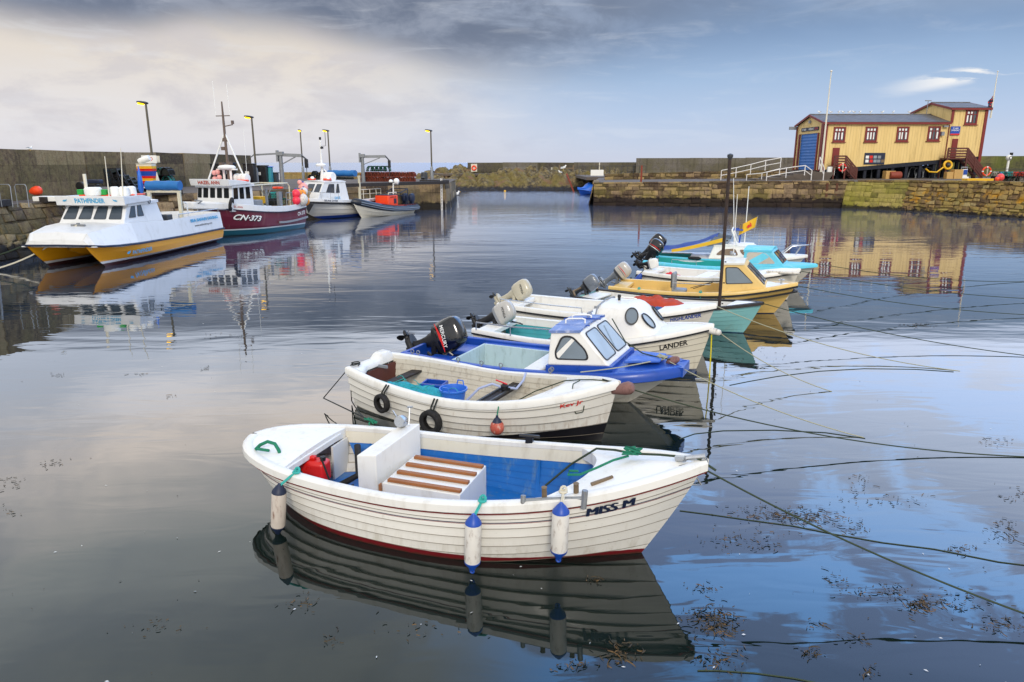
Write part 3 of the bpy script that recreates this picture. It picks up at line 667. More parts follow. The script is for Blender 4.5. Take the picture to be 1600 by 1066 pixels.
# signs
a = D(1483.5, 211.6, BY); c = D(1500, 197.7, BY); wd, ht = c.x-a.x, c.z-a.z
sg = MB().box(L((a.x+wd/2, BY-.07, a.z+ht/2)), (wd, .1, ht)).build('station_sign', 'blue', shed, smooth=0)
lettering('lettering', 'ST ABBS', 'signwhite', sg, L((a.x+wd/2, BY-.125, a.z+ht*.78)), (1, 0, 0), (0, 0, 1), .14, wd*.6)
lettering('lettering', 'LIFEBOAT', 'signwhite', sg, L((a.x+wd/2, BY-.125, a.z+ht*.56)), (1, 0, 0), (0, 0, 1), .16, wd*.85)
MB().box(L((a.x+wd/2, BY-.126, a.z+ht*.1)), (wd*.98, .02, .16)).build('red_strip', 'red', sg, smooth=0)
gs = MB().box(L((X0-.05, 82.7, 7.93)), (.1, 4.6, .38)).build('station_sign', 'navy', shed, smooth=0)
lettering('lettering', 'ST ABBS', 'signwhite', gs, L((X0-.105, 84.2, 7.93)), (0, -1, 0), (0, 0, 1), .2, 1.1)
lettering('lettering', 'LIFEBOAT', 'signwhite', gs, L((X0-.105, 82.2, 7.93)), (0, -1, 0), (0, 0, 1), .22, 1.4)
lettering('lettering', 'STATION', 'red', gs, L((X0-.105, 80.9, 7.93)), (0, -1, 0), (0, 0, 1), .22, .9)
MB().box(L((X0-.1, 82.8, 8.72)), (.2, .35, .3)).build('floodlight', 'grey', shed, smooth=0)
MB().box(L((X1-.5, BY-.2, 8.05)), (.5, .3, .15)).box(L((X1-.75, BY-.2, 7.3)), (.3, .3, .4)).build('floodlight', 'grey', shed, smooth=0)
MB().box(L((X0-.5, YB, 8.2)), (.9, .2, .35)).build('floodlight', 'grey', shed, smooth=0)
MB().tube([L((46.6, 83, 9.2)), L((46.6, 83, 11.0))], .04, 6).box(L((46.6, 83, 11.0)), (.7, .1, .1)).build('vent_pipe', 'grey', shed, smooth=0)
MB().tube([L((X1-.05, BY-.1, 4.6)), L((X1-.05, BY-.1, 8.2))], .05, 6).build('downpipe', 'redtrim', shed)
# pale post against the front corner (flagpole), and the ensign pole on the tower
def flagpole(x, y, z0, z1, r0, label):
    o = empty('flagpole', (x, y, z0), 0, label, 'flagpole'); MB().tube([(0, 0, 0), (0, 0, (z1-z0)*.5), (0, 0, z1-z0)], [r0, r0*.7, r0*.35], 8).build('pole', 'cream', o)
    MB().ball((0, 0, z1-z0), r0*.9).build('truck', 'cream', o); return o
flagpole(33.55, BY-.35, 2.6, D(1288, 112, BY).z, .13, 'tall pale pole standing at the blue door corner of the shed')
fp = flagpole(51.2, BY-.1, 8.9, D(1546, 112, BY).z, .09, 'pale flagpole with furled ensign on the shed tower')
fr = [[(-.04-.30*math.sin(v*2.4+.4)*(1+.3*u), -.1*math.sin(v*9+u*3), 4.0-v*2.2) for u in (0, .5, 1)] for v in [k/12 for k in range(13)]]
rws = [[(-.05-u*(.18+.3*math.sin(math.pi*min(1, k/12*1.1))), .10*math.sin(k*1.1+u*4), D(1546, 150, BY).z-8.9-k*.12-u*.15) for u in (0, .33, .66, 1)] for k in range(13)]
MB().grid(rws, matf=lambda i, j: 1 if (i*2+j) % 5 == 0 else 0).build('ensign', ['navy', 'red'], fp, smooth=60, recalc=False)
# timber stairs
def stairs(x0, ztop, x1, zbot, xl, label):
    o = empty('staircase', (x0, BY-.9, zbot), 0, label, 'stairs'); h_ = ztop-zbot
    l = lambda x, y, z: Vector((x-x0, y-(BY-.9), z-zbot))
    MB().box(l((xl+x0)/2, BY-.7, ztop-.06), (x0-xl, 1.2, .12)).build('landing', 'brownpaint', o, smooth=0)
    n = 7; st = MB()
    for k in range(n): st.box(l(x0+(x1-x0)*(k+.5)/n, BY-.7, ztop-h_*(k+1)/(n+.5)), ((x1-x0)/n*1.1, 1.1, .06))
    st.build('treads', 'brownpaint', o, smooth=0)
    for y in (BY-1.28, BY-.14):
        MB().bar(l(x0, y, ztop-.1), l(x1, y, zbot+.1), .07, .28).build('stringer', 'brownpaint', o, smooth=0)
    y = BY-1.34; pst = MB()
    for x, zg, zt in ((xl+.06, zbot, ztop+1.0), (x0, zbot, ztop+1.05), (x1, zbot, zbot+1.15), ((x0+x1)/2, (ztop+zbot)/2-.2, (ztop+zbot)/2+1.1)): MB().box(l(x, y, (zg+zt)/2), (.15, .12, zt-zg)).build('post', 'brownpaint', o, smooth=0)
    for k in range(4):
        dz = 1.0-k*.27
        MB().bar(l(xl, y-.01, ztop+dz), l(x0, y-.01, ztop+dz), .05, .16).build('rail', 'brownpaint', o, smooth=0)
        MB().bar(l(x0, y-.01, ztop+dz), l(x1, y-.01, zbot+dz+.08), .05, .16).build('rail', 'brownpaint', o, smooth=0)
    MB().box(l(xl+.06, BY-.2, (zbot+ztop)/2), (.14, .14, ztop-zbot)).build('post', 'brownpaint', o, smooth=0)
    return o
a = D(1327, 245, BY-1.3)
stairs(D(1322, 245, BY-1.3).x, 3.95, D(1338, 270, BY-1.3).x, 2.55, D(1303, 250, BY-1.3).x, 'short dark brown staircase below the left red door')
stairs(D(1511, 240, BY-1.3).x, 4.75, D(1536, 262, BY-1.3).x, 2.6, D(1480, 240, BY-1.3).x, 'longer dark brown staircase below the tower door')
# lifebuoys
def lifebuoy(loc, rz, label, r=.36, mats=('red', 'signwhite')):
    o = empty('lifebuoy', loc, rz, label, 'lifebuoy'); mx = Matrix.Rotation(R(90), 4, 'X')
    for q in range(4):
        pts = [mx @ Vector((r*math.cos(R(q*90+i*15+8)), r*math.sin(R(q*90+i*15+8)), 0)) for i in range(6)]
        MB().tube(pts, .085, 8).build('band', mats[0], o)
        pts = [mx @ Vector((r*math.cos(R(q*90+83+i*5)), r*math.sin(R(q*90+83+i*5)), 0)) for i in range(4)]
        MB().tube(pts, .09, 8).build('band', mats[1], o)
    MB().tube([mx @ Vector((.05, .3, .06)), mx @ Vector((.03, -.55, .08)), mx @ Vector((-.05, .2, .08))], .05, 6).build('rope_tail', 'ropewhite', o)
    return o
p = D(1316, 262, BY-1.5); lifebuoy((p.x, BY-1.52, p.z), 0, 'red and white lifebuoy hung on the left stairs of the shed')
p = D(1542, 266, 76); lifebuoy((p.x, 76, 3.4), 0, 'orange and white lifebuoy standing by the longer staircase', .42, ('orange', 'signwhite'))
bx = MB().box((0, 0, .3), (.75, .3, .9)).build('cabinet', 'signwhite', None, bevel=.02); bx.location = D(1299, 258, BY-1.0); bx.location.z = 3.1; tag(bx, 'small white wall cabinet left of the short staircase', 'cabinet')
# things under and in front of the shed
def qbox(px_, py_, wd, dp, ht, mat, name, label, cat, yd, zg=2.57, group=None, bevel=.02):
    x = D(px_, py_, yd).x; o = MB().box((0, 0, ht/2), (wd, dp, ht)).build(name, mat, None, bevel=bevel); o.location = (x, yd, zg); return tag(o, label, cat, group)
qbox(1389, 272, 1.0, .8, .85, 'palewood', 'crate', 'pale wooden crate under the middle of the shed', 'crate', 77.6)
qbox(1483, 268, .7, .6, .75, 'palewood', 'crate', 'smaller tan crate under the hose reel', 'crate', 77)
qbox(1495, 267, .9, .8, 1.0, 'palewood', 'crate', 'larger tan crate under the tower stairs', 'crate', 77)
def drumlying(px_, yd, label):
    x = D(px_, 272, yd).x; o = MB().lathe([(.05, -.6), (.36, -.58), (.4, -.5), (.4, .5), (.36, .58), (.05, .6)], 16, 0, Matrix.Translation((0, 0, .4)) @ Matrix.Rotation(R(90), 4, 'Y')).build('drum', M['rustred'], None); o.location = (x, yd, 2.57); tag(o, label, 'drum')
M['rustred'] = pm('rustred', '8a3a26', .6, .2, 4); drumlying(1399, 77.2, 'rust red drum lying beside the wooden crate under the shed')
o = empty('hose_reel', D(1481, 258, 77.6), 0, 'yellow hose reel hung beneath the shed beside the tower stairs', 'hose reel')
MB().torus((0, 0, 0), .40, .12, Matrix.Rotation(R(80), 4, 'X'), 24, 8).build('coil', 'yellow', o); MB().tube([(-.4, 0, -.2), (-1.1, -.05, -.75), (-1.9, 0, -.7), (-2.3, 0, -.4)], .08, 6).build('hose', 'yellow', o); MB().ball((0, -.1, 0), .22).build('hub', 'darkgrey', o)
o = empty('machine', (D(1507, 262, 77).x, 77, 2.6), 0, 'white and blue pump standing under the tower stairs', 'pump'); MB().box((0, 0, .12), (.9, .6, .24)).box((0, 0, .6), (.5, .5, .8)).build('body', 'signwhite', o, bevel=.04); MB().box((0, -.26, .7), (.4, .06, .5)).build('panel', 'blue', o); MB().tube([(-.35, 0, 1.2), (.35, 0, 1.2)], .06, 6).tube([(-.3, 0, .9), (-.3, 0, 1.2)], .04).tube([(.3, 0, .9), (.3, 0, 1.2)], .04).build('bar', 'grey', o)
ORD2 = ['first', 'second', 'third', 'fourth', 'fifth']
for i, px_ in enumerate((1367, 1379, 1424, 1437, 1447)):
    x = D(px_, 265, 80.5).x; z = 2.6; o = MB().tube([(-.4, 0, 0), (-.45, 0, .9), (-.3, 0, 1.15), (.35, .0, 1.15), (.45, 0, .9), (.4, 0, 0)], .05, 6).build('boat_cradle', 'grey', None); o.location = (x, 80.3, z); o.rotation_euler[1] = [0, 0, .2, -.25, .15][i]; tag(o, f'grey tubular hoop beneath the shed, {ORD2[i]} from the left', 'hoop', 'tubular hoops under the shed')
# steps and white handrails to the blue door
o = empty('stone_steps', (0, 0, 0), 0, 'worn stone steps rising to the blue roller door', 'steps')
for k in range(6):
    st = MB(); st.box((31.7-k*.0-(5-k)*.75+1.2, 78.5+k*.1, 2.3+k*.17), (3.4+(5-k)*1.1-k*.1, 3.2, .2+k*.02)); st.build('step', 'quaytop', o, smooth=0)
MB().box((33.0, 82.5, 2.95), (1.8, 6, .9)).build('landing', 'quaytop', o, smooth=0)
def rail(name, posts, y, label, hh=1.0, r=.045, mid=True):
    p0 = posts[0]; o = empty(name, (p0[0], y, p0[1]), 0, label, 'handrail')
    l = lambda x, z: Vector((x-p0[0], 0, z-p0[1]))
    for x, z in posts: MB().tube([l(x, z), l(x, z+hh)], r, 6).build('post', M['railwhite'], o)
    MB().tube([l(x, z+hh) for x, z in posts], r, 6).build('top_rail', M['railwhite'], o)
    if mid: MB().tube([l(x, z+hh*.5) for x, z in posts], r*.9, 6).build('mid_rail', M['railwhite'], o)
    return o
M['railwhite'] = pm('railwhite', 'e4e2e0', .4, .05, 3, dirt='a08868')
def dd(px_, py_, y): q = D(px_, py_, y); return (q.x, q.z)
YR = 76.0
rail('handrail', [(dd(1139, 283, YR)[0], 2.4), (dd(1163, 280, YR)[0], 2.7), (dd(1187, 272, YR)[0], 3.05), (dd(1211, 265, YR)[0], 3.45), (dd(1236, 259, YR)[0], 3.75)], YR+3, 'long white handrail rising beside the retaining wall to the blue door', 1.05)
rail('handrail', [(dd(1171, 283, YR)[0], 2.4), (dd(1195, 280, YR)[0], 2.55), (dd(1223, 275, YR)[0], 3.0)], YR+1, 'short low white handrail along the ramp', .65, .04, False)
rail('handrail', [(dd(1192, 284, YR)[0], 2.35), (dd(1222, 278, YR)[0], 2.75), (dd(1251, 272, YR)[0], 3.0), (dd(1261, 282, YR)[0], 2.5)], YR-1, 'white handrail beside the steps, bent down to the quay', 1.0)
rail('handrail', [(dd(1272, 276, YR)[0], 3.6), (dd(1279.5, 283, YR)[0], 2.45)], YR-1, 'white handrail stub directly before the blue roller door', 1.25)
# right-hand end of the quay: creels, bags, fish boxes
def creel_mb(L_=.75, W_=.5, H_=.42, n=3):
    mb = MB()
    for k in range(n):
        x = -L_/2+L_*k/(n-1); mb.tube([(x, W_/2*math.cos(a_), H_*math.sin(a_)) for a_ in [math.pi*i/8 for i in range(9)]], .022, 5)
    for a_ in (0, .25, .5, .75, 1): mb.tube([(-L_/2, W_/2*math.cos(math.pi*a_), H_*math.sin(math.pi*a_)), (L_/2, W_/2*math.cos(math.pi*a_), H_*math.sin(math.pi*a_))], .016, 4)
    mb.box((0, 0, .02), (L_, W_, .03)); return mb
def net_mb(L_, W_, H_, n=11):
    mb = MB()
    for i in range(n):
        a0 = math.pi*i/(n-1)
        mb.tube([(-L_/2+L_*k/6, W_/2*.97*math.cos(a0+.26*(k % 2)), H_*.97*math.sin(min(math.pi, a0+.26*(k % 2)))) for k in range(7)], .014, 3, caps=False)
        mb.tube([(-L_/2+L_*k/6, W_/2*.97*math.cos(a0-.26*(k % 2)), H_*.97*max(0, math.sin(a0-.26*(k % 2)))) for k in range(7)], .014, 3, caps=False)
    return mb
ORD = ['first', 'second', 'third', 'fourth', 'fifth', 'sixth', 'seventh', 'eighth', 'ninth', 'tenth', 'eleventh', 'twelfth', 'thirteenth', 'fourteenth', 'fifteenth']
_cr = {}
def creel(loc, rz, net, label, group, tilt=0., L_=.75, frame='black', sc=1.):
    k = (net, frame)
    if k not in _cr:
        o = empty('lobster_pot', loc, rz); creel_mb().build('frame', frame, o); nb2 = net_mb(.75, .5, .42, 11)
        if net in ('rustnet', 'ropeblack'): nb2.grid([[(x_, .235*math.cos(a_), .40*math.sin(a_)) for a_ in [math.pi*i/8 for i in range(9)]] for x_ in (-.36, -.18, 0, .18, .36)]); nb2.add([(-.3, .2*math.cos(a_), .36*math.sin(a_)) for a_ in [math.pi*i/8 for i in range(9)]], [tuple(range(9))]); nb2.add([(.3, .2*math.cos(a_), .36*math.sin(a_)) for a_ in [math.pi*i/8 for i in range(9)]], [tuple(range(9))])
        nb2.build('netting', net, o); _cr[k] = o
    else: o = copy_tree(_cr[k])
    o.location = loc; o.rotation_euler = (tilt, 0, rz); o.scale = (sc,)*3; return tag(o, label, 'lobster pot', group)
nets = ['ropegreen', 'ropewhite', 'orange', 'ropeteal', 'ropeblack']
rnd = random.Random(5)
cells = [(i, j, k) for k in range(2) for j in range(2) for i in range(9)]
for i, j, k in cells:
    x = D(1552+i*7.2, 276, 66+j).x; n_ = nets[rnd.randrange(5)]
    creel((x+rnd.uniform(-.1, .1), 65.5+j*.9-i*.25, 2.66+k*.42), rnd.uniform(-.2, .2)+1.57*(rnd.random() < .5), n_, f'netted lobster pot, {ORD[i]} from the left, {["lower", "upper"][k]} layer, {["front", "rear"][j]} row, right quay end', 'lobster pots stacked at the right end of the quay', 0, sc=.98)
def buoyball(loc, r, mat, label, cat='buoy', group=None, tail=True):
    o = empty('buoy', loc, 0, label, cat, group); MB().ball((0, 0, 0), r, n=16, sz=1.08).build('float', mat, o); MB().lathe([(r*.25, r*.95), (r*.2, r*1.3), (r*.08, r*1.32)], 8).build('eye', 'blue' if mat != 'blue' else 'red', o); return o
M['pinkred'] = pm('pinkred', 'e8504a', .45, .1, 3)
p = D(1548, 271, 66); buoyball((p.x, 64.6, 3.0), .32, 'pinkred', 'pink round buoy at the left end of the lobster pot stack'); buoyball((p.x-.4, 64.4, 2.86), .2, 'orange', 'small orange buoy on the yellow tray by the lobster pots')
mb = MB().box((0, 0, .06), (2.3, .8, .1), 0).box((0, .38, .14), (2.3, .05, .2)).box((0, -.38, .14), (2.3, .05, .2)).box((1.12, 0, .14), (.05, .8, .2)).box((-1.12, 0, .14), (.05, .8, .2)); o = mb.build('tray', 'yellow', None, bevel=.02); p = G(1537, 284, 2.68); o.location = (p.x-.3, 63.2, 2.70); tag(o, 'long shallow yellow tray on the quay before the lobster pots', 'tray')
def signal_lamp():
    p = D(1576, 250, 80); o = empty('signal_post', (p.x, 80, 2.6), 0, 'white signal lamp on a short post by the mossy wall', 'lamp'); MB().tube([(0, 0, 0), (0, 0, 2.0)], .12, 8).build('post', 'signwhite', o); MB().ball((0, 0, 2.2), .32, n=14).build('lamp_head', 'signwhite', o); MB().torus((0, -.3, 2.2), .16, .03, Matrix.Rotation(R(90), 4, 'X')).build('lens', 'darkgrey', o); MB().box((.2, 0, 2.6), (.25, .2, .3)).build('cap', 'black', o)
signal_lamp()
mb = MB()
for k in range(9): mb.tube([(k*2.0, 0, 0), (k*2.0, 0, 1.0)], .03, 5)
mb.tube([(0, 0, 1.0), (16, 0, 1.0)], .03, 5).tube([(0, 0, .55), (16, 0, .55)], .025, 5); o = mb.build('railing', 'darkgrey', None); o.location = (51.6, 78.6, 2.6); o.rotation_euler[2] = -.35; tag(o, 'thin dark railing along the foot of the mossy wall', 'railing')
# ladders on the quay faces
def ladder(px_, y, x=None, z0=-.1, z1=2.5, rz=0., mat='rustladder', label='', w_=.42, lean=.0):
    o = empty('ladder', (x if x is not None else D(px_, 300, y).x, y, 0), rz, label, 'ladder')
    for sx in (-w_/2, w_/2): MB().bar((sx, lean*-1, z0), (sx, 0, z1), .07, .05).build('stile', mat, o, smooth=0)
    n = int((z1-z0)/.3)
    for k in range(n): z = z0+.15+k*.3; MB().bar((-w_/2, -lean*(1-(z-z0)/(z1-z0)), z), (w_/2, -lean*(1-(z-z0)/(z1-z0)), z), .04, .04).build('rung', mat, o, smooth=0)
    return o
M['rustladder'] = pm('rustladder', '5a3420', .8, .3, 5, dirt='2a1a14')
ladder(1284, 70.55, None, -.1, 2.45, -.12, label='rusty ladder on the quay wall below the shed pole', lean=.3)
mb = MB(); o = empty('fender_timbers', (D(1296, 300, 70.7).x, 70.3, 0), -.12, 'pair of rust stained timber fenders on the quay face', 'fender timbers')
for sx in (-.45, .45): MB().box((sx, 0, 1.1), (.22, .25, 2.5)).build('timber', 'rustladder', o, bevel=.02)
# gulls on the roof ridge
def gull_mb():
    mb = MB(); prof = [(.001, -.24), (.05, -.16), (.085, -.04), (.09, .06), (.06, .15), (.03, .19)]
    mb.lathe(prof, 10, 0, Matrix.Rotation(R(78), 4, 'Y') @ Matrix.Translation((0, 0, 0))); mb.ball((.19, 0, .13), .055, 0, 8); mb.tube([(.14, 0, .05), (.18, 0, .12)], [.05, .045], 6)
    mb.lathe([(.018, 0), (.004, .07)], 5, 1, Matrix.Translation((.235, 0, .125)) @ Matrix.Rotation(R(95), 4, 'Y'))
    for sy in (-1, 1):
        mb.tube([(0, .03*sy, -.06), (.01, .03*sy, -.19)], .008, 4, 1)
        mb.add([(.12, .075*sy, .05), (-.05, .1*sy, .03), (-.32, .03*sy, .02), (-.1, .06*sy, .085)], [(0, 1, 2, 3)], 2)
    return mb
gull0 = gull_mb().build('gull', ['signwhite', 'yellow', 'grey'], None)
def gull(loc, rz, label, group=None, sc=.85):
    o = gull0 if not gull0.get('label') else gull0.copy()
    if o is not gull0: COL.objects.link(o)
    o.location = loc; o.rotation_euler = (0, 0, rz); o.scale = (sc,)*3; return tag(o, label, 'gull', group)
for i, px_ in enumerate((1280, 1298, 1310, 1317, 1326, 1334, 1343, 1360, 1378, 1395, 1420)):
    gull((D(px_, 180, 82.75).x, 82.75, 9.78), rnd.choice([0, 3.1, .5, 2.6]), f'small gull, {ORD[i]} from the left along the shed roof ridge', 'gulls lined along the shed roof ridge')
gull(tuple(D(880, 262, 113.5)), .4, 'white gull resting on the seaweed rocks', sc=2.2)
gull(tuple(D(875.5, 269, 113)), 2.4, 'second gull lower on the rocks beside the steps', sc=1.6)
gull((D(715, 298, 100).x, 96, .2), .2, 'white gull floating at the harbour mouth', sc=2.4)
# harbour mouth furniture
lifebuoy_c = empty('lifebuoy_cabinet', (D(740, 262, 120).x, 121.5, 2.6), 0, 'cream cabinet with orange lifebuoy on the breakwater wall', 'lifebuoy')
MB().box((0, .1, .85), (1., .2, 1.3)).build('backboard', 'cream', lifebuoy_c); MB().torus((0, -.1, .8), .33, .12, Matrix.Rotation(R(90), 4, 'X')).build('ring', 'orange', lifebuoy_c); MB().box((0, .05, 1.6), (1.1, .4, .12)).build('roof', 'darkgrey', lifebuoy_c)
for px_, hh, yd, lb in ((862, 1.0, 118, 'lower timber bollard post on the breakwater edge'), (826, .9, 121, 'thin pale post against the low breakwater wall'), (936.5, 1.8, 119, 'taller thin post where the breakwater wall steps up')):
    o = MB().lathe([(.09, 0), (.09, hh-.1), (.12, hh-.08), (.12, hh)], 8).build('post', 'cream', None); o.location = (D(px_, 265, yd).x, yd, 2.5); tag(o, lb, 'post')
o = empty('landing_stage', (D(885, 265, 116).x, 116, 2.4), 0, 'small timber frame landing stage by the harbour steps', 'frame')
for sx in (-1.1, 1.1): MB().tube([(sx, 0, -.3), (sx, 0, 1.5)], .12, 6).build('post', 'oldwood', o)
MB().bar((-1.1, 0, 1.0), (1.1, 0, 1.0), .1, .15).build('rail', 'oldwood', o)
mb = MB()
for k in range(12): mb.tube([(k*.9, 0, 0), (k*.9, 0, 1.5)], .03, 4)
mb.tube([(0, 0, 1.5), (9.9, 0, 1.5)], .035, 5); o = mb.build('railing', 'darkgrey', None); o.location = (D(905, 268, 108).x, 108, 2.3); tag(o, 'dark railing above the slip where the blue covered boat lies', 'railing')
o = MB().box((0, 0, .5), (1.9, .1, .9)).build('notice_board', 'signwhite', None); o.location = (D(933, 270, 107).x, 107, 2.3); tag(o, 'pale board behind the dark railing near the blue covered boat', 'board')
o = MB().tube([(0, 0, -.3), (-.6, .1, 1.2), (-1.25, .2, 2.7)], .13, 7).build('mooring_spar', M['rustred'], None); o.location = (D(898, 296, 107).x, 107, 0); tag(o, 'leaning rusty spar in the water beside the blue covered boat', 'spar')
o = MB().tube([(0, 0, 0), (0, 0, 1.7)], .1, 6).build('post', M['rustred'], None); o.location = (D(999, 285, 77).x, 76, 2.3); tag(o, 'thin red and white post on the left end of the stone quay', 'post')
for px_, py_, lb in ((789, 299, 'left one of two small yellow buoys by the rocks'), (803, 298, 'right one of two small yellow buoys by the rocks')):
    buoyball(tuple(G(px_, py_, .06)), .17, 'yellow', lb)
buoyball(tuple(G(898, 297, .1)), .28, 'pinkred', 'small red buoy at the foot of the rusty spar')
# mooring pole among the moored boats
pb = G(1121, 515, 0); o = empty('mooring_pole', (pb.x, pb.y, -.5), 0, 'tall rusty iron pole standing among the moored boats', 'pole')
M['polemat'] = pm('polemat', '3a2c26', .8, .35, 5, .5, 25, dirt='15120f', dirt_amt=.7)
ph = CAMH+.012*pb.y+.5
MB().lathe([(.045, 0), (.042, ph-.12), (.04, ph-.1)], 10).build('shaft', M['polemat'], o); MB().lathe([(.042, ph-.14), (.075, ph-.08), (.075, ph-.03), (.04, ph-.01), (.01, ph)], 10).build('cap', 'darkgrey', o)
for k in range(4): MB().bar((.06, 0, 1.2+k*.55), (.10, 0, 1.2+k*.55), .03, .03).build('lug', M['polemat'], o)
# ================================================================ LEFT QUAY FURNITURE
M['lampglow'] = emat('lampglow', 'ffc400', 4.0)
def street_lamp(px_, ytop, yd, label, rz=0., zb=2.4, ztop=8.0, warm=True):
    x = D(px_, ytop, yd).x; o = empty('street_lamp', (x, yd, zb), rz, label, 'street lamp', 'lamp posts along the left quay'); H_ = ztop-zb
    MB().lathe([(.16, 0), (.15, 1.3), (.10, 1.45), (.085, 1.5)], 10).build('base', 'galv', o)
    MB().lathe([(.085, 1.45), (.07, H_-.1), (.05, H_)], 10).build('column', M['lampcol'], o)
    hd = MB(); hd.lathe([(.02, -.05), (.13, .02), (.17, .2), (.16, .5), (.10, .72), (.02, .76)], 12, 0, Matrix.Translation((.14, 0, H_+.02)) @ Matrix.Rotation(R(-82), 4, 'Y'), (.55, 1)); hd.build('lamp_head', 'darkgrey', o)
    MB().lathe([(.02, 0), (.11, .02), (.135, .2), (.11, .40), (.02, .42)], 12, 0, Matrix.Translation((-.12, 0, H_-.04)) @ Matrix.Rotation(R(-82), 4, 'Y'), (.5, 1)).build('lantern', 'lampglow', o)
    return o
M['lampcol'] = pm('lampcol', '5c5648', .6, .2, 3, dirt='3a3428', dirt_amt=.5)
street_lamp(228, 165, 50, 'lit lamp post nearest the yellow catamaran, foot beside the fish boxes', 0, ztop=D(222, 162, 50).z)
street_lamp(393, 183, 60, 'lit lamp post behind the maroon fishing boat', 0, ztop=D(390, 184, 60).z)
street_lamp(469, 205, 85, 'lit lamp post seen end on beside the quay crane', R(90), ztop=D(468, 205, 85).z)
street_lamp(512, 203, 81, 'lit lamp post behind the mast of the white catamaran', 0, ztop=D(512, 205, 81).z)
street_lamp(673, 205, 75.5, 'lit lamp post alone at the pier end by the boulders', 0, ztop=D(672, 205, 75.5).z)
def davit(px_, py_, yd, arm, up, label, zb=2.4, wide=.36):
    p = D(px_, py_, yd); o = empty('quay_crane', (p.x, yd, zb), 0, label, 'crane', 'quay cranes on the left pier'); H_ = p.z-zb
    MB().lathe([(wide*.55, 0), (wide*.5, H_*.5), (wide*.42, H_+.05)], 12).build('post', 'galv', o); MB().box((0, 0, H_+.1), (.5, .4, .3)).box((-.25, 0, H_-.1), (.15, .35, .9)).build('head', 'galv', o)
    MB().bar((0, 0, H_), (arm, 0, H_-.02+up), .2, .26).build('jib', 'galv', o); MB().bar((.1, 0, H_-.75), (arm*.75, 0, H_-.12), .08, .08).build('brace', 'galv', o)
    MB().tube([(arm, 0, H_+up), (arm+.35, 0, H_-.35), (arm+.35, 0, H_-.5)], .07, 6).tube([(arm+.35, 0, H_-.4), (arm+.33, 0, H_-1.9)], .03, 5).build('hoist_cable', 'darkgrey', o); MB().box((arm+.35, 0, H_-.7), (.25, .25, .7)).build('hoist', 'black', o)
    return o
davit(566, 245, 72, 2.3, .05, 'grey quay crane beside the stacked orange lobster pots, arm to the right')
davit(438, 242, 60, 1.75, -.05, 'grey quay crane behind the maroon boat stern, arm to the right')
o = MB().bar((0, 0, 0), (-2.2, 0, -.12), .12, .14).tube([(-2.2, 0, -.12), (-2.45, 0, -.3)], .05).build('jib_beam', 'galv', None); o.location = D(437, 240, 61); tag(o, 'grey beam reaching left from the crane toward the lamp post', 'beam')
# harbour side timbers along the quay edge
def edge_beam(a, b_, label, h_=.3, w_=.35):
    a, b_ = Vector(a), Vector(b_); o = MB().bar((0, 0, 0), b_-a, w_, h_).build('edge_timber', 'darkwood', None, bevel=.02); o.location = a; tag(o, label, 'timber')
edge_beam((-23.3, 28, 2.5), (-23.35, 33.2, 2.5), 'black edge timber at the far left of the quay')
edge_beam((-23.2, 35.4, 2.5), (-22.3, 41.3, 2.5), 'black edge timber behind the catamaran cabin')
edge_beam((-21.9, 43.6, 2.5), (-21.0, 45.6, 2.5), 'short black edge timber below the nearest lamp post')
edge_beam((-19.9, 47.3, 2.5), (-18.9, 48.6, 2.5), 'short black edge timber behind the blue cover')
edge_beam((-15.0, 55.6, 2.52), (-6.0, 67.2, 2.52), 'long black edge timber along the pier by the white boat', .28)
edge_beam((-8.5, 66.6, 2.66), (-5.9, 67.4, 2.62), 'black edge timber at the blunt pier end', .2)
# pallet, seat, buoy, boxes
def at(px_, py_, z=2.4): return G(px_, py_, z)
p = at(56, 311); o = empty('pallet', (p.x-.3, p.y+.3, 2.4), .2, 'weathered wooden pallet propped upright on the quay', 'pallet')
for k in range(6): MB().bar((-.65, .1+k*.05, .12+k*.25), (.65, .1+k*.05, .12+k*.25), .03, .13).build('slat', 'oldwood', o, smooth=0)
for sx in (-.6, 0, .6): MB().bar((sx-.12, .14, 0), (sx+.1, .40, 1.5), .09, .09).build('bearer', 'brownpaint', o, smooth=0)
o.rotation_euler = (0, 0, .1); o.scale = (.62, .62, .62)
p = at(66, 312); o = empty('buoy', (p.x+.55, p.y-1.2, 2.9), 0, 'large orange buoy on the quay left of the catamaran cabin', 'buoy'); MB().lathe([(.01, -.32), (.11, -.30), (.21, -.12), (.24, .06), (.2, .2), (.1, .28), (.01, .3)], 18, 0, Matrix.Rotation(R(80), 4, 'Y')).build('float', 'orange', o)
p = at(100, 314); o = MB().box((0, 0, .12), (1.6, .9, .24)).build('slab', 'signwhite', None, bevel=.03); o.location = (p.x-.1, p.y-.6, 2.42); tag(o, 'flat white slab lying under the large orange buoy', 'slab')
for px_, lb in ((12, 'tubular grey ladder hoop at the far left of the quay'), (37, 'tubular grey ladder hoop beside the pallet')):
    p = at(px_, 322); o = MB().tube([(-.26, 0, 0), (-.26, 0, .9), (-.2, .0, 1.0), (.2, 0, 1.0), (.26, 0, .9), (.3, -.1, 0)], .018, 6).build('ladder_hoop', 'galv', None); o.location = (p.x, p.y, 2.35); tag(o, lb, 'hoop')
ladder(0, 29.3, -21.95, -.1, 2.3, R(75), 'galv', 'grey steel ladder on the quay behind the catamaran bow', .5, .25)
ladder(0, 66.95, D(690, 300, 67).x, -.1, 2.9, 0, M['railwhite'], 'pale ladder down the pier end under the last lamp post', .12)
p = at(140, 302); o = empty('engine', (D(140, 290, 41).x, 41, 2.4), 0, 'black winch engine with a blue tank on the quay', 'engine')
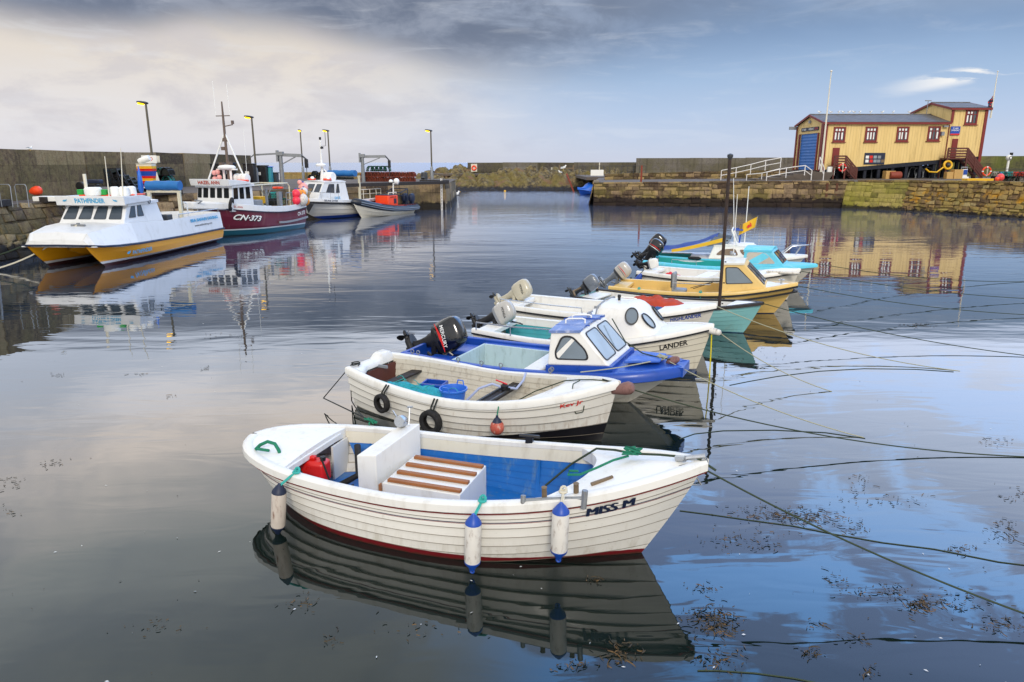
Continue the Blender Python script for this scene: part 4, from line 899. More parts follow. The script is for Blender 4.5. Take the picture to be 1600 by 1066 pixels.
MB().box((0, 0, .45), (.9, .5, .5)).lathe([(.25, -.3), (.25, .3)], 12, 0, Matrix.Translation((-.4, 0, .6)) @ Matrix.Rotation(R(90), 4, 'X')).build('block', 'black', o, bevel=.04); MB().box((.35, -.05, .85), (.8, .4, .22)).build('tank', 'navy', o, bevel=.05); MB().ball((-.05, -.3, .3), .12).build('cap', 'signwhite', o); MB().box((.9, .3, .45), (.9, .4, .18)).build('lid', 'grey', o)
# black fish trays leaning against each other
for i, (px_, hh, tl) in enumerate(((176, 1.55, .05), (186, 1.45, .3), (196, 1.1, .42), (206, .95, .5))):
    x = D(px_, 290, 43.5).x; o = empty('lobster_crate', (x+.2, 43.5, 2.4), 0, ['tallest black frame crate, upright', 'black frame crate leaning second in the row', 'black frame crate leaning third in the row', 'lowest black frame crate, nearest the fish boxes'][i], 'crate', 'black frame crates leaning on the quay')
    W_, D_ = .75, .6
    fr_ = MB()
    for sx in (-W_/2, 0, W_/2):
        for sy in (-D_/2, D_/2): fr_.bar((sx, sy, 0), (sx, sy, hh), .05, .05)
    for k in range(5):
        z = hh*k/4
        for sy in (-D_/2, D_/2): fr_.bar((-W_/2, sy, z), (W_/2, sy, z), .04, .04)
        for sx in (-W_/2, W_/2): fr_.bar((sx, -D_/2, z), (sx, D_/2, z), .04, .04)
    fr_.build('frame', 'black', o, smooth=0); MB().box((0, D_/2-.05, hh/2), (W_*.95, .02, hh*.96)).box((-W_/2+.04, 0, hh/2), (.02, D_*.95, hh*.96)).build('mesh_panel', M['darkteal'] if 'darkteal' in M else 'darkgrey', o, smooth=0); o.rotation_euler = (0, -tl, 0)
# stacked coloured fish boxes
def fishbox(w_=.8, d_=.5, h_=.2):
    mb = MB(); t_ = .03
    mb.box((0, 0, t_/2), (w_-.06, d_-.06, t_)); mb.box((0, -d_/2+t_/2, h_/2), (w_, t_, h_)).box((0, d_/2-t_/2, h_/2), (w_, t_, h_)).box((-w_/2+t_/2, 0, h_/2), (t_, d_-2*t_, h_)).box((w_/2-t_/2, 0, h_/2), (t_, d_-2*t_, h_))
    mb.box((0, -d_/2-.005, h_-.02), (w_+.03, .04, .04)); return mb
xs_ = D(232, 290, 47).x; cols = ['cream', 'red', 'darkgrey', 'red', 'yellow', 'red', 'blue', 'blue', 'red', 'yellow', 'cream']
nm_ = {'cream': 'cream', 'red': 'red', 'darkgrey': 'dark grey', 'yellow': 'yellow', 'blue': 'blue'}
rk = ['bottom', 'second from the ground', 'third from the ground', 'fourth from the ground', 'fifth from the ground', 'sixth from the ground', 'seventh from the ground', 'eighth from the ground', 'ninth from the ground', 'tenth from the ground', 'topmost']
for k, c_ in enumerate(cols):
    o = fishbox(.98, .6, .155).build('fish_box', c_, None); o.location = (xs_+rnd.uniform(-.02, .02), 47, 2.52+k*.155); tag(o, f'{nm_[c_]} fish box, {rk[k]} in the stack by the lamp post', 'fish box', 'fish boxes stacked by the nearest lamp post')
o = MB().box((0, 0, .2), (1.0, .7, .36)).box((0, -.3, .2), (1.05, .1, .3)).build('cool_box', 'signwhite', None, bevel=.03); o.location = (D(224, 297, 46).x, 45.9, 2.4); tag(o, 'white tub on the ground left of the nearest lamp post', 'tub')
o = MB().lathe([(.02, -.38), (.17, -.36), (.2, -.25), (.2, .25), (.17, .36), (.1, .38)], 16, 0, Matrix.Rotation(R(70), 4, 'Y')).lathe([(.08, 0), (.08, .06)], 12, 1, Matrix.Translation((-.38, -.0, -.13)) @ Matrix.Rotation(R(70), 4, 'Y')).build('gas_float', ['signwhite', 'black'], None); o.location = (xs_-.05, 46.95, 2.52+11*.155+.24); tag(o, 'white cylindrical float lying on top of the fish box stack', 'float')
o = MB().box((0, 0, 0), (1.0, .03, .5)).build('sign_board', 'signwhite', None); o.location = D(233, 249, 48.5); q_ = lettering('lettering', 'NO', 'red', o, (0, -.018, .02), (1, 0, 0), (0, 0, 1), .22, .5); tag(o, 'white notice board with red print behind the lamp post', 'sign')
o = MB().box((0, 0, 0), (.75, .03, .45)).build('sign_board', 'cream', None); o.location = D(241, 249, 49.2); tag(o, 'plain cream board on the wall right of the lamp post', 'sign')
creel_i = 0
for k in range(3):
    for i in range(3):
        creel((D(247+i*8.5, 290, 49).x, 49+.3*(i % 2), 2.42+k*.52), 1.4+.1*i, ['ropeteal', 'ropeblack', 'ropegreen'][(i+k) % 3], f'dark netted lobster pot, {ORD[i]} from the left in the {["bottom", "middle", "top"][k]} row behind the blue cover', 'lobster pots stacked behind the blue cover', sc=1.2)
o = MB().lathe([(.14, 0), (.2, .35), (.02, 1.35)], 10).build('traffic_post', 'cream', None); o.location = (D(254, 297, 46.5).x, 46, 2.35); tag(o, 'cream cone shaped marker leaning by the blue cover', 'marker')
# black wheeled bins and tubs behind the maroon boat
def tub(px_, py_, yd, w_, h_, mat, lid, label, name='tub', d_=.7, cat='tub'):
    x = D(px_, py_, yd).x; o = empty(name, (x, yd, 2.4), 0, label, cat)
    MB().add([(-w_*.46, -d_*.46, 0), (w_*.46, -d_*.46, 0), (w_*.46, d_*.46, 0), (-w_*.46, d_*.46, 0), (-w_/2, -d_/2, h_), (w_/2, -d_/2, h_), (w_/2, d_/2, h_), (-w_/2, d_/2, h_)], [(0, 1, 2, 3), (4, 5, 6, 7), (0, 1, 5, 4), (1, 2, 6, 5), (2, 3, 7, 6), (3, 0, 4, 7)]).build('body', mat, o, bevel=.04)
    MB().box((0, 0, h_+.04), (w_+.1, d_+.1, .08)).build('lid', lid, o, bevel=.03); MB().box((-.1, -d_/2-.01, h_*.62), (.32, .02, .24)).build('label_plate', 'signwhite', o); return o
tub(342, 275, 57, 1.0, 1.75, 'black', 'black', 'tall black lidded tub left of the mast'); tub(357, 275, 58.5, 1.15, 1.8, 'black', 'navy', 'tall black tub with navy lid directly behind the mast')
tub(391, 275, 59, .85, 1.75, 'black', 'black', 'tall black tub just left of the second lamp post'); tub(409, 275, 61, 1.0, 1.6, 'black', 'darkgrey', 'black tub right of the second lamp post')
tub(419, 275, 61.6, .7, 1.5, 'teal', 'brightblue', 'teal tub with bright blue lid behind the maroon boat'); tub(427, 278, 62.4, .8, 1.0, 'darkgrey', 'black', 'low grey tub at the right of the tubs')
tub(378, 280, 57.5, .9, .9, 'red', 'red', 'low red tub between the black tubs')
# brick-red stacked creels near the crane, green creels on top
M['rustnet'] = pm('rustnet', '5e2a1c', .9, .5, 12, .8, 30); rr_ = random.Random(9)
for k in range(2):
    for i in range(15):
        px_ = 569+i*5.4
        creel((D(px_, 283, 74.5).x+rr_.uniform(-.05, .05), 74.4+rr_.uniform(-.1, .1), 2.42+k*.47), 1.57+rr_.uniform(-.15, .15), 'rustnet', f'rust red lobster pot, {ORD[i]} from the left in the {["bottom", "middle", "top"][k]} row on the pier', 'rust red lobster pots walled up on the pier', frame='rustred', sc=1.1)
M['rustnet'] = M['rustred']
for i in range(5): creel((D(579+i*6.5, 270, 75).x, 75, 3.42), 1.5, 'ropegreen', f'dark green lobster pot, {ORD[i]} from the left atop the rust red ones', 'dark green lobster pots beside the quay crane', sc=1.25)
for i in range(12):
    creel((D(487+i*6, 282, 84).x, 84, 2.42+.42*(i % 2)), 1.5, 'ropeblack', f'black lobster pot, {ORD[i]} from the left in the far row behind the dive boat', 'black lobster pots in the far row on the pier', frame='black', sc=1.2)
o = MB().lathe([(.14, 0), (.13, .35), (.22, .4), (.22, .5), (.02, .55)], 10).build('bollard', 'black', None); o.location = (D(663, 286, 70).x, 69, 2.42); tag(o, 'black iron bollard by the last lamp post', 'bollard')
o = MB().lathe([(.3, 0), (.34, .5), (.3, .9), (.1, .95)], 14).build('drum', 'darkgrey', None); o.location = (D(661, 280, 72).x, 73, 2.42); tag(o, 'dark drum standing left of the last lamp post', 'drum')
gull(tuple(D(46.5, 233.5, 34)-Vector((0, 0, -.05))), 1.2, 'small gull perched on the tall left harbour wall', sc=.6)
# ================================================================ BOATS
def lerp(a, b, t): return a+(b-a)*t
def sstep(a, b, x):
    t = max(0, min(1, (x-a)/(b-a))); return t*t*(3-2*t)
PL_TR = [(0, .80), (.2, .93), (.45, 1), (.68, .90), (.84, .62), (.94, .30), (1, .012)]
PL_RD = [(0, .02), (.012, .22), (.04, .43), (.09, .63), (.18, .83), (.32, .96), (.5, 1), (.68, .90), (.84, .62), (.94, .30), (1, .012)]
class Hull:
    def __init__(s, L, beam, sheer, plan=PL_TR, zk=-.3, rake=.5, srake=.1, fa=(3.0, 2.6), fb=(1.35, 1.05), flat=.45, knu=None):
        s.L, s.B, s.sh, s.pl, s.zk, s.rk, s.sr, s.fa, s.fb, s.flat = L, beam/2, sheer, plan, zk, rake, srake, fa, fb, flat
        s.round = plan[0][1] < .1
        a = [0, .004, .012, .025, .045, .07, .1] if s.round else [0, .03, .07]
        n = 30; s.ts = a+[a[-1]+(1-a[-1])*k/n for k in range(1, n)]+[.985, .995, 1.0]
        s.ts = sorted(set(round(x, 4) for x in s.ts))
    def z(s, t): return catm(s.sh, t)
    def hb(s, t): return max(.0, catm(s.pl, t))*s.B
    def f(s, v, t):
        k = sstep(s.flat, 1.0, t)
        if s.round: k = max(k, sstep(.3, 0, t)*.75)
        a, b = lerp(s.fa[0], s.fb[0], k), lerp(s.fa[1], s.fb[1], k)
        return max(0, 1-max(0, 1-v)**a)**(1/b)
    def p(s, t, v, side=-1):
        zs = s.z(t); zb = s.z(1); vw = -s.zk/(zb-s.zk)
        xb = s.L-s.rk*(max(0, 1-v)/(1-vw))**1.15; xs = s.sr*(1-v)
        return Vector((xs+(xb-xs)*t, side*s.hb(t)*s.f(v, t), s.zk+(zs-s.zk)*v))
    def n(s, t, v, side=-1):
        e = .004; a, b = s.p(max(0, t-e), v, side), s.p(min(1, t+e), v, side); d = b-a
        if d.length < 1e-6: return Vector((0, side, 0))
        nn = Vector((d.y, -d.x, 0)) if side < 0 else Vector((-d.y, d.x, 0)); return nn.normalized()
    def q(s, t, v, side, off): return s.p(t, v, side)+s.n(t, v, side)*off
    def tz(s, t, z): return (z-s.zk)/(s.z(t)-s.zk)
    def atx(s, x, v=1):
        """t where the level v reaches x"""
        zb = s.z(1); vw = -s.zk/(zb-s.zk); xb = s.L-s.rk*(max(0, 1-v)/(1-vw))**1.15; xs = s.sr*(1-v); return (x-xs)/(xb-xs)
    def cols(s, t0=0., t1=1.):
        c = [t for t in s.ts if t0 < t < t1]; return [t0]+c+[t1]
    def shell(s, strakes=9, lap=.014, vtop=1., stripes=(), seam=None):
        """outer skin, both sides; stripes: (v0, v1, material index)"""
        mb = MB(); vs = [0.0]+[(k/strakes)**.85*vtop for k in range(1, strakes+1)]
        if seam is not None: stripes = tuple(stripes)+tuple((v, v+.0065, seam) for v in vs[2:-1])  # dark strip painted at each strake foot: lap shadow and grime as colour
        rows = []; mats = []
        for k in range(strakes):
            v0, v1 = vs[k], vs[k+1]; cuts = sorted(set([v0, v1]+[c for a, b, _ in stripes for c in (a, b) if v0 < c < v1]))
            for i, v in enumerate(cuts):
                rows.append((v, lap*(1-(v-v0)/(v1-v0)))); 
                if i < len(cuts)-1:
                    mid = (v+cuts[i+1])/2; mats.append(next((m_ for a, b, m_ in stripes if a <= mid <= b), 0))
                else: mats.append(0)
        for side in (-1, 1):
            cs = s.ts; g_ = []
            for v, off in rows: g_.append([s.q(t, v, side, off*min(1, (1-t)*12)) for t in cs])
            mb.grid(g_, flip=(side > 0), matf=lambda i, j: mats[i])
        if not s.round:
            poly = [s.p(0, v, -1) for v, o in rows]+[s.p(0, v, 1) for v, o in rows[::-1]]
            mb.add(poly, [tuple(range(len(poly)))])
        return mb
    def path(s, t0=0., t1=1., v=1., off=0.):
        c = s.cols(t0, t1); a = [(t, -1) for t in c]; 
        if t1 >= 1: return [s.q(t, v, sd, off) for t, sd in a+[(t, 1) for t in c[::-1]]]
        return [s.q(t, v, sd, off) for t, sd in a]
    def rail(s, mb, prof, t0=0., t1=1., mat=0, v=1., sides=(-1, 1)):
        """sweep profile [(outward, up), ...] along the sheer"""
        c = s.cols(t0, t1)
        for side in sides:
            rows = [[s.q(t, v, side, o)+Vector((0, 0, h)) for o, h in prof+[prof[0]]] for t in c]
            mb.grid(rows, mat, flip=(side < 0))
            if t0 > 0 or not s.round:
                mb.add([r_ for r_ in rows[0][:-1]], [tuple(range(len(prof)))], mat)
            mb.add([r_ for r_ in rows[-1][:-1]], [tuple(range(len(prof)))], mat)
        return mb
    def liner(s, t0, t1, zf, th=.05, band=None, strakes=5, mats=(0, 1), lap=.012, dz=-.01):
        """inner skin from the sheer to the sole; band: height of a differently painted top band"""
        mb = MB(); c = s.cols(t0, t1)
        for side in (-1, 1):
            lv = []
            hs = ([0, band] if band else [0])
            for k in range(1, strakes+1): hs.append(lerp(band or 0, 1., k/strakes) if not band else None)
            g_ = []; rel = [0.]; mm = []
            if band: rel.append('b'); mm.append(mats[0])
            for k in range(strakes): rel += [('s', k/strakes, 1), ('s', (k+1)/strakes, 0)]
            rows = []
            for r_ in rel:
                row = []
                for t in c:
                    zt = s.z(t)+dz; b_ = band or 0
                    if r_ == 0.: z = zt; off = -th
                    elif r_ == 'b': z = zt-b_; off = -th-.012
                    else: z = lerp(zt-b_, zf, r_[1]); off = -th-(.0 if r_[2] else lap)-.004
                    v = min(1, max(.02, s.tz(t, z))); P_ = s.p(t, v, side); n_ = s.n(t, v, side)
                    y = P_.y+n_.y*off
                    if y*side < .01: y = .01*side
                    row.append((P_.x+n_.x*off*.3, y, z))
                rows.append(row)
            mb.grid(rows, flip=(side < 0), matf=lambda i, j: mats[0] if (band and i == 0) or not band and mats[0] == mats[1] else mats[1])
        return mb
    def inw(s, t, z, th=.06):
        v = min(1, max(.02, s.tz(t, z))); return max(.01, abs(s.p(t, v, 1).y)-th)
    def sole(s, t0, t1, zf, th=.05):
        mb = MB(); c = s.cols(t0, t1); v = .5
        rows = []
        for t in c: w_ = s.inw(t, zf, th)+.02; x = s.p(t, s.tz(t, zf), 1).x; rows.append([(x, -w_, zf), (x, 0, zf), (x, w_, zf)])
        return mb.grid(rows)
    def bulk(s, t, z0, z1, th=.05, thick=.03, mat=0, y0=-9, y1=9):
        """athwartships panel between heights"""
        mb = MB(); n = 8; L_, R_ = [], []
        for k in range(n+1):
            z = lerp(z0, z1, k/n); w_ = s.inw(t, z, th); x = s.p(t, min(1, s.tz(t, z)), 1).x
            L_.append((x, max(-w_, y0), z)); R_.append((x, min(w_, y1), z))
        xx = L_[-1][0]; poly = [(xx, p_[1], p_[2]) for p_ in L_]+[(xx, p_[1], p_[2]) for p_ in R_[::-1]]
        return mb.prism(poly, (thick, 0, 0), mat)
    def deck(s, xe, th=.0, camber=.05, fwd=True, n=16, m_=12, lip=.08, dz=.005, hump=0.):
        """foredeck (or after deck) whose open edge is x = xe(s), s in -1..1 across"""
        mb = MB(); rows = []
        for i in range(n+1):
            row = []
            for j in range(m_+1):
                q_ = -1+2*j/m_; te = s.atx(xe(q_)); t = lerp(te, 1., i/n) if fwd else lerp(te, 0., i/n)
                t = min(1, max(0, t)); P_ = s.p(t, 1, 1); w_ = max(.004, P_.y-th); hp = hump*math.exp(-(q_/.45)**2)*sstep(0, .15, i/n)*sstep(1., .6, i/n)
                row.append((P_.x, q_*w_, s.z(t)+dz+camber*(1-q_*q_)*w_/s.B+hp))
            rows.append(row)
        mb.grid(rows, flip=not fwd); e = rows[0]
        mb.grid([[Vector(v)-Vector((0, 0, lip)) for v in e], [Vector(v) for v in e]], flip=not fwd)
        return mb
    def text(s, name, txt, mat, parent, xc, below, size, width=None, side=-1, shear=0., bold=.012, off=.02, rep=(0,)):
        """lettering that follows the planking"""
        v, f, wd = textmesh(txt, size, shear, bold); k = (width/wd) if width else 1; out_ = []; mb = MB()
        for n_, dx in enumerate(rep):
          out_ = []
          for x, y in v:
            x += dx/k; xx = xc+(x*k)*(1 if side < 0 else -1); t = s.atx(xx, .85); zt = s.z(t)-below+y; vv = s.tz(t, zt); t2 = min(.995, s.atx(xx, vv)); vv = s.tz(t2, zt)
            P_ = s.q(t2, vv, side, off+n_*.0015); out_.append(P_)
          mb.add(out_, f)
        return mb.build(name, mat, parent, smooth=0, recalc=False)
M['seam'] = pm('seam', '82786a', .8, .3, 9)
RAILP = [(-.055, -.01), (-.05, .022), (-.03, .032), (.03, .03), (.048, .018), (.05, -.015), (.035, -.03), (.0, -.03)]
def place(a, b, name, label, cat='boat', group=None):
    d_ = (b[0]-a[0], b[1]-a[1]); return empty(name, (a[0], a[1], 0), math.atan2(d_[1], d_[0]), label, cat, group), math.hypot(*d_)
def hang_fender(root, lx, ly, ztop, length, r, mats, label, tilt=(0, 0), rope_to=None, group=None, ropemat='ropeteal'):
    """long inflatable fender hung from the rail: its own thing"""
    mt_ = wm(root); top = mt_ @ Vector((lx, ly, ztop)); o = empty('fender', top, root.rotation_euler.z, label, 'fender', group)
    rx = Matrix.Rotation(tilt[0], 4, 'X') @ Matrix.Rotation(tilt[1], 4, 'Y')
    L_ = length; body = MB().lathe([(r*.92, -L_*.16), (r, -L_*.2), (r, -L_*.82), (r*.92, -L_*.86)], 18, 0, rx); body.build('body', mats[0], o)
    MB().lathe([(r*.2, 0), (r*.35, -.02), (r*.5, -L_*.05), (r*.97, -L_*.14), (r*1.01, -L_*.17), (r*.9, -L_*.17)], 18, 0, rx).build('end_cap', mats[1], o)
    MB().lathe([(r*.9, -L_*.845), (r*1.01, -L_*.845), (r*.95, -L_*.88), (r*.5, -L_*.95), (r*.36, -L_), (r*.1, -L_)], 18, 0, rx).build('end_cap', mats[1], o)
    MB().torus(rx @ Vector((0, 0, -L_-.02)), r*.22, r*.12, Matrix.Rotation(R(90), 4, 'X'), 12, 6).build('eye', mats[1], o)
    if rope_to is not None: 
        rt = Vector(rope_to)-Vector((lx, ly, ztop)); MB().tube([(0, 0, -.02), rt*.6+Vector((.0, 0, 0)), rt], .011, 6).tube([(0.015, 0, -.02), rt*.5+Vector((.02, -.01, 0)), rt], .009, 6).torus(rt, .035, .016, None, 10, 5).torus(rt+Vector((0, .02, .015)), .03, .014, Matrix.Rotation(R(60), 4, 'X'), 10, 5).build('lanyard', ropemat, o)
    return o
def tyre(root, lx, ly, z, r, label, rz=0., group=None, rail=None, hw=.10):
    p = wm(root) @ Vector((lx, ly, z)); o = empty('tyre', p, root.rotation_euler.z+rz, label, 'tyre', group)
    mx = Matrix.Rotation(R(90), 4, 'X'); prof = []
    mb = MB(); n = 28; ring = [(-hw*.8, r*.60), (-hw, r*.72), (-hw, r*.88), (-hw*.7, r), (hw*.7, r), (hw, r*.88), (hw, r*.72), (hw*.8, r*.60), (hw*.55, r*.57), (hw*.6, r*.8), (-hw*.6, r*.8), (-hw*.55, r*.57)]
    rows = [[Vector((q[1]*math.cos(2*math.pi*k/n), q[0], q[1]*math.sin(2*math.pi*k/n))) for q in ring+[ring[0]]] for k in range(n)]
    mb.grid(rows+[rows[0]]); mb.build('casing', 'rubber', o, smooth=45)
    if rail: MB().tube([(rail[0], .0, r*.75), (rail[0], .02, r*1.2), (rail[0], rail[1], rail[2])], .014, 6).tube([(rail[0]+.05, .0, r*.75), (rail[0]+.06, .02, r*1.2), (rail[0]+.06, rail[1], rail[2])], .014, 6).build('lanyard', 'ropewhite' if rail[0] > 9 else 'ropeblack', o)
    return o
def outboard(parent, loc, tilt, sc, cowl, label=None, leg='black', lf=.62, script=None, stripe=None, tiller=False, rz=0., cap='darkgrey', steer=0.):
    """tilted-up outboard motor: leg and bracket carry cowl, propeller, tiller"""
    X_ = Matrix.Translation(loc) @ Matrix.Rotation(rz, 4, 'Z'); T_ = X_ @ Matrix.Rotation(tilt, 4, 'Y') @ Matrix.Rotation(steer, 4, 'Z') @ Matrix.Scale(sc, 4)
    def lz(z): return z if z > -.12 else -.12+(z+.12)*lf
    gz = lz(-.88)
    def se(a, b_, n=20, e=.55):
        return [(math.copysign(abs(math.cos(2*math.pi*k/n))**e*a, math.cos(2*math.pi*k/n)), math.copysign(abs(math.sin(2*math.pi*k/n))**e*b_, math.sin(2*math.pi*k/n))) for k in range(n)]
    def loft(lv, n=20, e=.55):
        mb = MB(); rows = [[T_ @ Vector((cx+x, y, lz(z))) for x, y in se(a, b_, n, e)] for cx, z, a, b_ in lv]; mb.grid(rows, wrap=True)
        mb.add(rows[0], [tuple(range(n))[::-1]]); mb.add(rows[-1], [tuple(range(n))]); return mb
    lg = loft([(-.13, .12, .17, .12), (-.14, -.02, .15, .10), (-.17, -.12, .10, .065), (-.19, -.4, .085, .05), (-.2, -.62, .095, .045), (-.2, -.66, .12, .05)], 16, .8)
    l2 = loft([(-.24, -.66, .20, .10), (-.24, -.72, .22, .11)], 16, .8); lg.add(l2.v, l2.f)
    l3 = loft([(-.2, -.68, .10, .045), (-.2, -.86, .09, .04), (-.2, -1.0, .07, .02), (-.22, -1.1, .04, .008)], 12, .8); lg.add(l3.v, l3.f)
    lg.lathe([(.005, -.22), (.05, -.16), (.07, 0), (.065, .14), (.04, .2)], 12, 0, T_ @ Matrix.Translation((-.22, 0, gz)) @ Matrix.Rotation(R(-90), 4, 'Y'))
    leg_ = lg.build('outboard_motor', leg, parent, smooth=50)
    br = MB()
    for sy in (-.1, .1):
        br.box((0, 0, 0), (.09, .03, .34)); k = len(br.v)-8
        for i in range(k, k+8): br.v[i] = X_ @ ((br.v[i]+Vector((.0, sy, -.06)))*sc)
    br.tube([X_ @ (Vector((.02, -.13, .02))*sc), X_ @ (Vector((.02, .13, .02))*sc)], .035*sc, 8)
    for sy in (-.08, .08): br.tube([X_ @ (Vector((.03, sy, -.08))*sc), X_ @ (Vector((.13, sy, -.1))*sc)], .014*sc, 6)
    br.tube([T_ @ Vector((-.05, 0, -.25)), X_ @ (Vector((-.01, 0, -.2))*sc)], .03*sc, 6); br.build('bracket', leg, leg_)
    loft([(-.1, .10, .24, .15), (-.1, .14, .265, .165), (-.1, .2, .27, .17)], 24, .6).build('cowl_base', cap, leg_, smooth=50)
    cw = loft([(-.1, .19, .275, .178), (-.1, .22, .285, .185), (-.1, .42, .285, .183), (-.11, .54, .26, .165), (-.12, .61, .21, .13), (-.13, .645, .13, .08), (-.13, .655, .05, .03)], 28, .62).build('cowl', cowl, leg_, smooth=60)
    pr = MB()
    for k in range(3):
        a = R(120*k+15); rows = []
        for r_, w_, tw in ((.045, .03, .9), (.10, .07, .7), (.15, .08, .5), (.175, .03, .4)):
            c_ = Vector((-.46, r_*math.cos(a), gz+r_*math.sin(a))); tn = Vector((0, -math.sin(a), math.cos(a))); d_ = (tn*math.cos(tw)+Vector((1, 0, 0))*math.sin(tw))*w_
            rows.append([T_ @ (c_-d_), T_ @ (c_+d_)])
        pr.grid(rows)
    pr.lathe([(.045, -.07), (.05, 0), (.03, .1), (.01, .12)], 10, 0, T_ @ Matrix.Translation((-.44, 0, gz)) @ Matrix.Rotation(R(-90), 4, 'Y')); pr.build('propeller', leg if leg == 'black' else 'darkgrey', leg_)
    nrm = T_.to_3x3()
    for sd in (-1, 1):
        if stripe:
            for m_, z0, wz in stripe:
                P_ = [(-.36+.52*k/10, z0-.035+.10*math.sin(k/10*1.5)-k*.012) for k in range(11)]
                MB().grid([[T_ @ Vector((x, sd*.1885, z+wz*(1-abs(k-5)/6)*.5)) for k, (x, z) in enumerate(P_)], [T_ @ Vector((x, sd*.1885, z-wz*(1-abs(k-5)/6)*.5)) for k, (x, z) in enumerate(P_)]]).build('stripe', m_, cw, smooth=0)
        if script:
            du = nrm @ Vector((-sd, 0, -.22)); dv = nrm @ Vector((0, 0, 1))
            lettering('lettering', script[0], script[1], cw, T_ @ Vector((-.09, sd*.191, script[3] if len(script) > 3 else .40)), du, dv, .075*sc, script[2]*sc, .2)
    if tiller: MB().tube([T_ @ Vector((.12, 0, .1)), T_ @ Vector((.35, .02, .14)), T_ @ Vector((.72, .03, .2))], [.03*sc, .022*sc, .028*sc], 8).build('tiller', 'black', leg_)
    return leg_
def cleat(parent, x, y, z, mat='steel', rz=0., s=1.):
    return MB().tube([(x-.07*s*math.cos(rz), y-.07*s*math.sin(rz), z+.045*s), (x+.07*s*math.cos(rz), y+.07*s*math.sin(rz), z+.045*s)], .012*s, 6).box((x, y, z+.02*s), (.05*s, .03*s, .05*s)).build('cleat', mat, parent)
def rowlock(parent, x, y, z, mat='galv'):
    return MB().torus((x, y, z+.09), .035, .01, Matrix.Rotation(R(90), 4, 'X'), 12, 5).tube([(x, y, z), (x, y, z+.06)], .012, 6).build('rowlock', mat, parent)

# ---------------------------------------------------------------- 1. white clinker boat, blue inside, nearest
A1, B1 = (-3.46, 8.84), (2.06, 6.97)
r1, L1 = place(A1, B1, 'clinker_boat', 'nearest white clinker boat, blue inside, with slatted engine cover and MISS M on the bow')
M['hull1'] = hullmat('hull_white_red', 'dedbd3', '7c1c24', .085, -.004, stain_amt=.32)
M['linerblue'] = pm('linerblue', '1668b6', .4, .16, 2.6, dirt='7f9484', dirt_amt=.4)
H1 = Hull(L1, 1.86, [(0, .74), (.2, .70), (.5, .70), (.75, .86), (1, 1.19)], PL_RD, zk=-.32, rake=.62, srake=.75, fa=(3.2, 2.8), fb=(1.7, 1.25))
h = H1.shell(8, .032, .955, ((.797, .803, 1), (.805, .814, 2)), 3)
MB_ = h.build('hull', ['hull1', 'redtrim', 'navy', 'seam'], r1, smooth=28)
mb = MB(); H1.rail(mb, [(-.06, -.02), (-.06, .03), (-.04, .045), (.035, .04), (.062, .02), (.066, -.06), (.03, -.085), (-.0, -.085)]); mb.build('gunwale', 'white', r1, smooth=50)
mb = MB(); H1.rail(mb, [(.02, -.085), (.043, -.082), (.043, -.092), (.02, -.094)]); mb.build('rubbing_stripe', 'redtrim', r1, smooth=50)
H1.liner(.16, .87, .12, .055, .17, 5, (0, 1)).build('liner', ['cream', 'linerblue'], r1, smooth=28)
H1.sole(.1, .9, .13).build('sole', 'linerblue', r1)
fd = lambda q: 4.62-.36*abs(q)**2.5+.06*q
H1.deck(fd, .05, .05, lip=.14, dz=.02, hump=.03, m_=20).build('foredeck', 'whitedeck', r1, smooth=50)
H1.deck(lambda q: .98, .05, .05, fwd=False, lip=.13, dz=.02).build('after_deck', 'whitedeck', r1, smooth=50)
H1.bulk(H1.atx(.93), .12, .60, y0=.30).build('bulkhead', 'white', r1, smooth=0)
H1.bulk(.075, .25, .6, th=.16).build('stern_panel', 'navy', r1, smooth=0)
MB().box((.98, -.12, .665), (.035, 1.36, .08)).build('deck_lintel', 'white', r1, bevel=.01)
# tall engine box and slatted cover
MB().prism([(1.80, -.38, .14), (2.06, -.38, .14), (2.06, -.38, .90), (1.80, -.38, .87)], (.12, .96, .08)).build('engine_box', 'white', r1, smooth=0, bevel=.012)
eb = MB(); eb.box((2.68, -.04, .37), (1.0, .86, .48)); eb = eb.build('engine_cover', 'white', r1, bevel=.01)
for k in range(4): MB().box((2.70, -.40+k*.235, .63), (.94, .065, .035)).build('slat', 'wood', eb, bevel=.005)
MB().box((2.17, -.495, .44), (.02, .06, .34)).build('handle', 'wood', r1, bevel=.008)
MB().lathe([(.07, 0), (.08, .02), (.08, .1), (.07, .12)], 16, 0, Matrix.Translation((1.98, .50, 1.02)) @ Matrix.Rotation(R(75), 4, 'X')).tube([(1.88, .52, 1.05), (1.75, .65, 1.08)], .01).build('speedometer', 'steel', r1)
MB().tube([(2.05, .52, .97), (2.03, .60, 1.18)], .01).tube([(2.0, .60, 1.18), (2.07, .60, 1.19)], .016).build('control_lever', 'steel', r1)
MB().tube([(1.78, .84, .72), (1.78, .84, .84)], .014).build('thole_pin', 'steel', r1)
for k, x in enumerate((1.35, 3.75, 4.2)): 
    t_ = H1.atx(x); n_ = 6; rows = []
    for i in range(n_+1):
        z = lerp(.13, H1.z(t_)-.17, i/n_); rows.append([(x-.025, H1.inw(t_, z)-.0, z), (x-.025, H1.inw(t_, z)-.04, z), (x+.025, H1.inw(t_, z)-.04, z), (x+.025, H1.inw(t_, z), z)])
    MB().grid(rows).build('frame_rib', 'linerblue', r1, smooth=0)
MB().tube([(1.25, .0, .2), (1.5, .12, .35), (1.32, .42, .62)], .045, 8).build('exhaust_hose', 'rubber', r1)
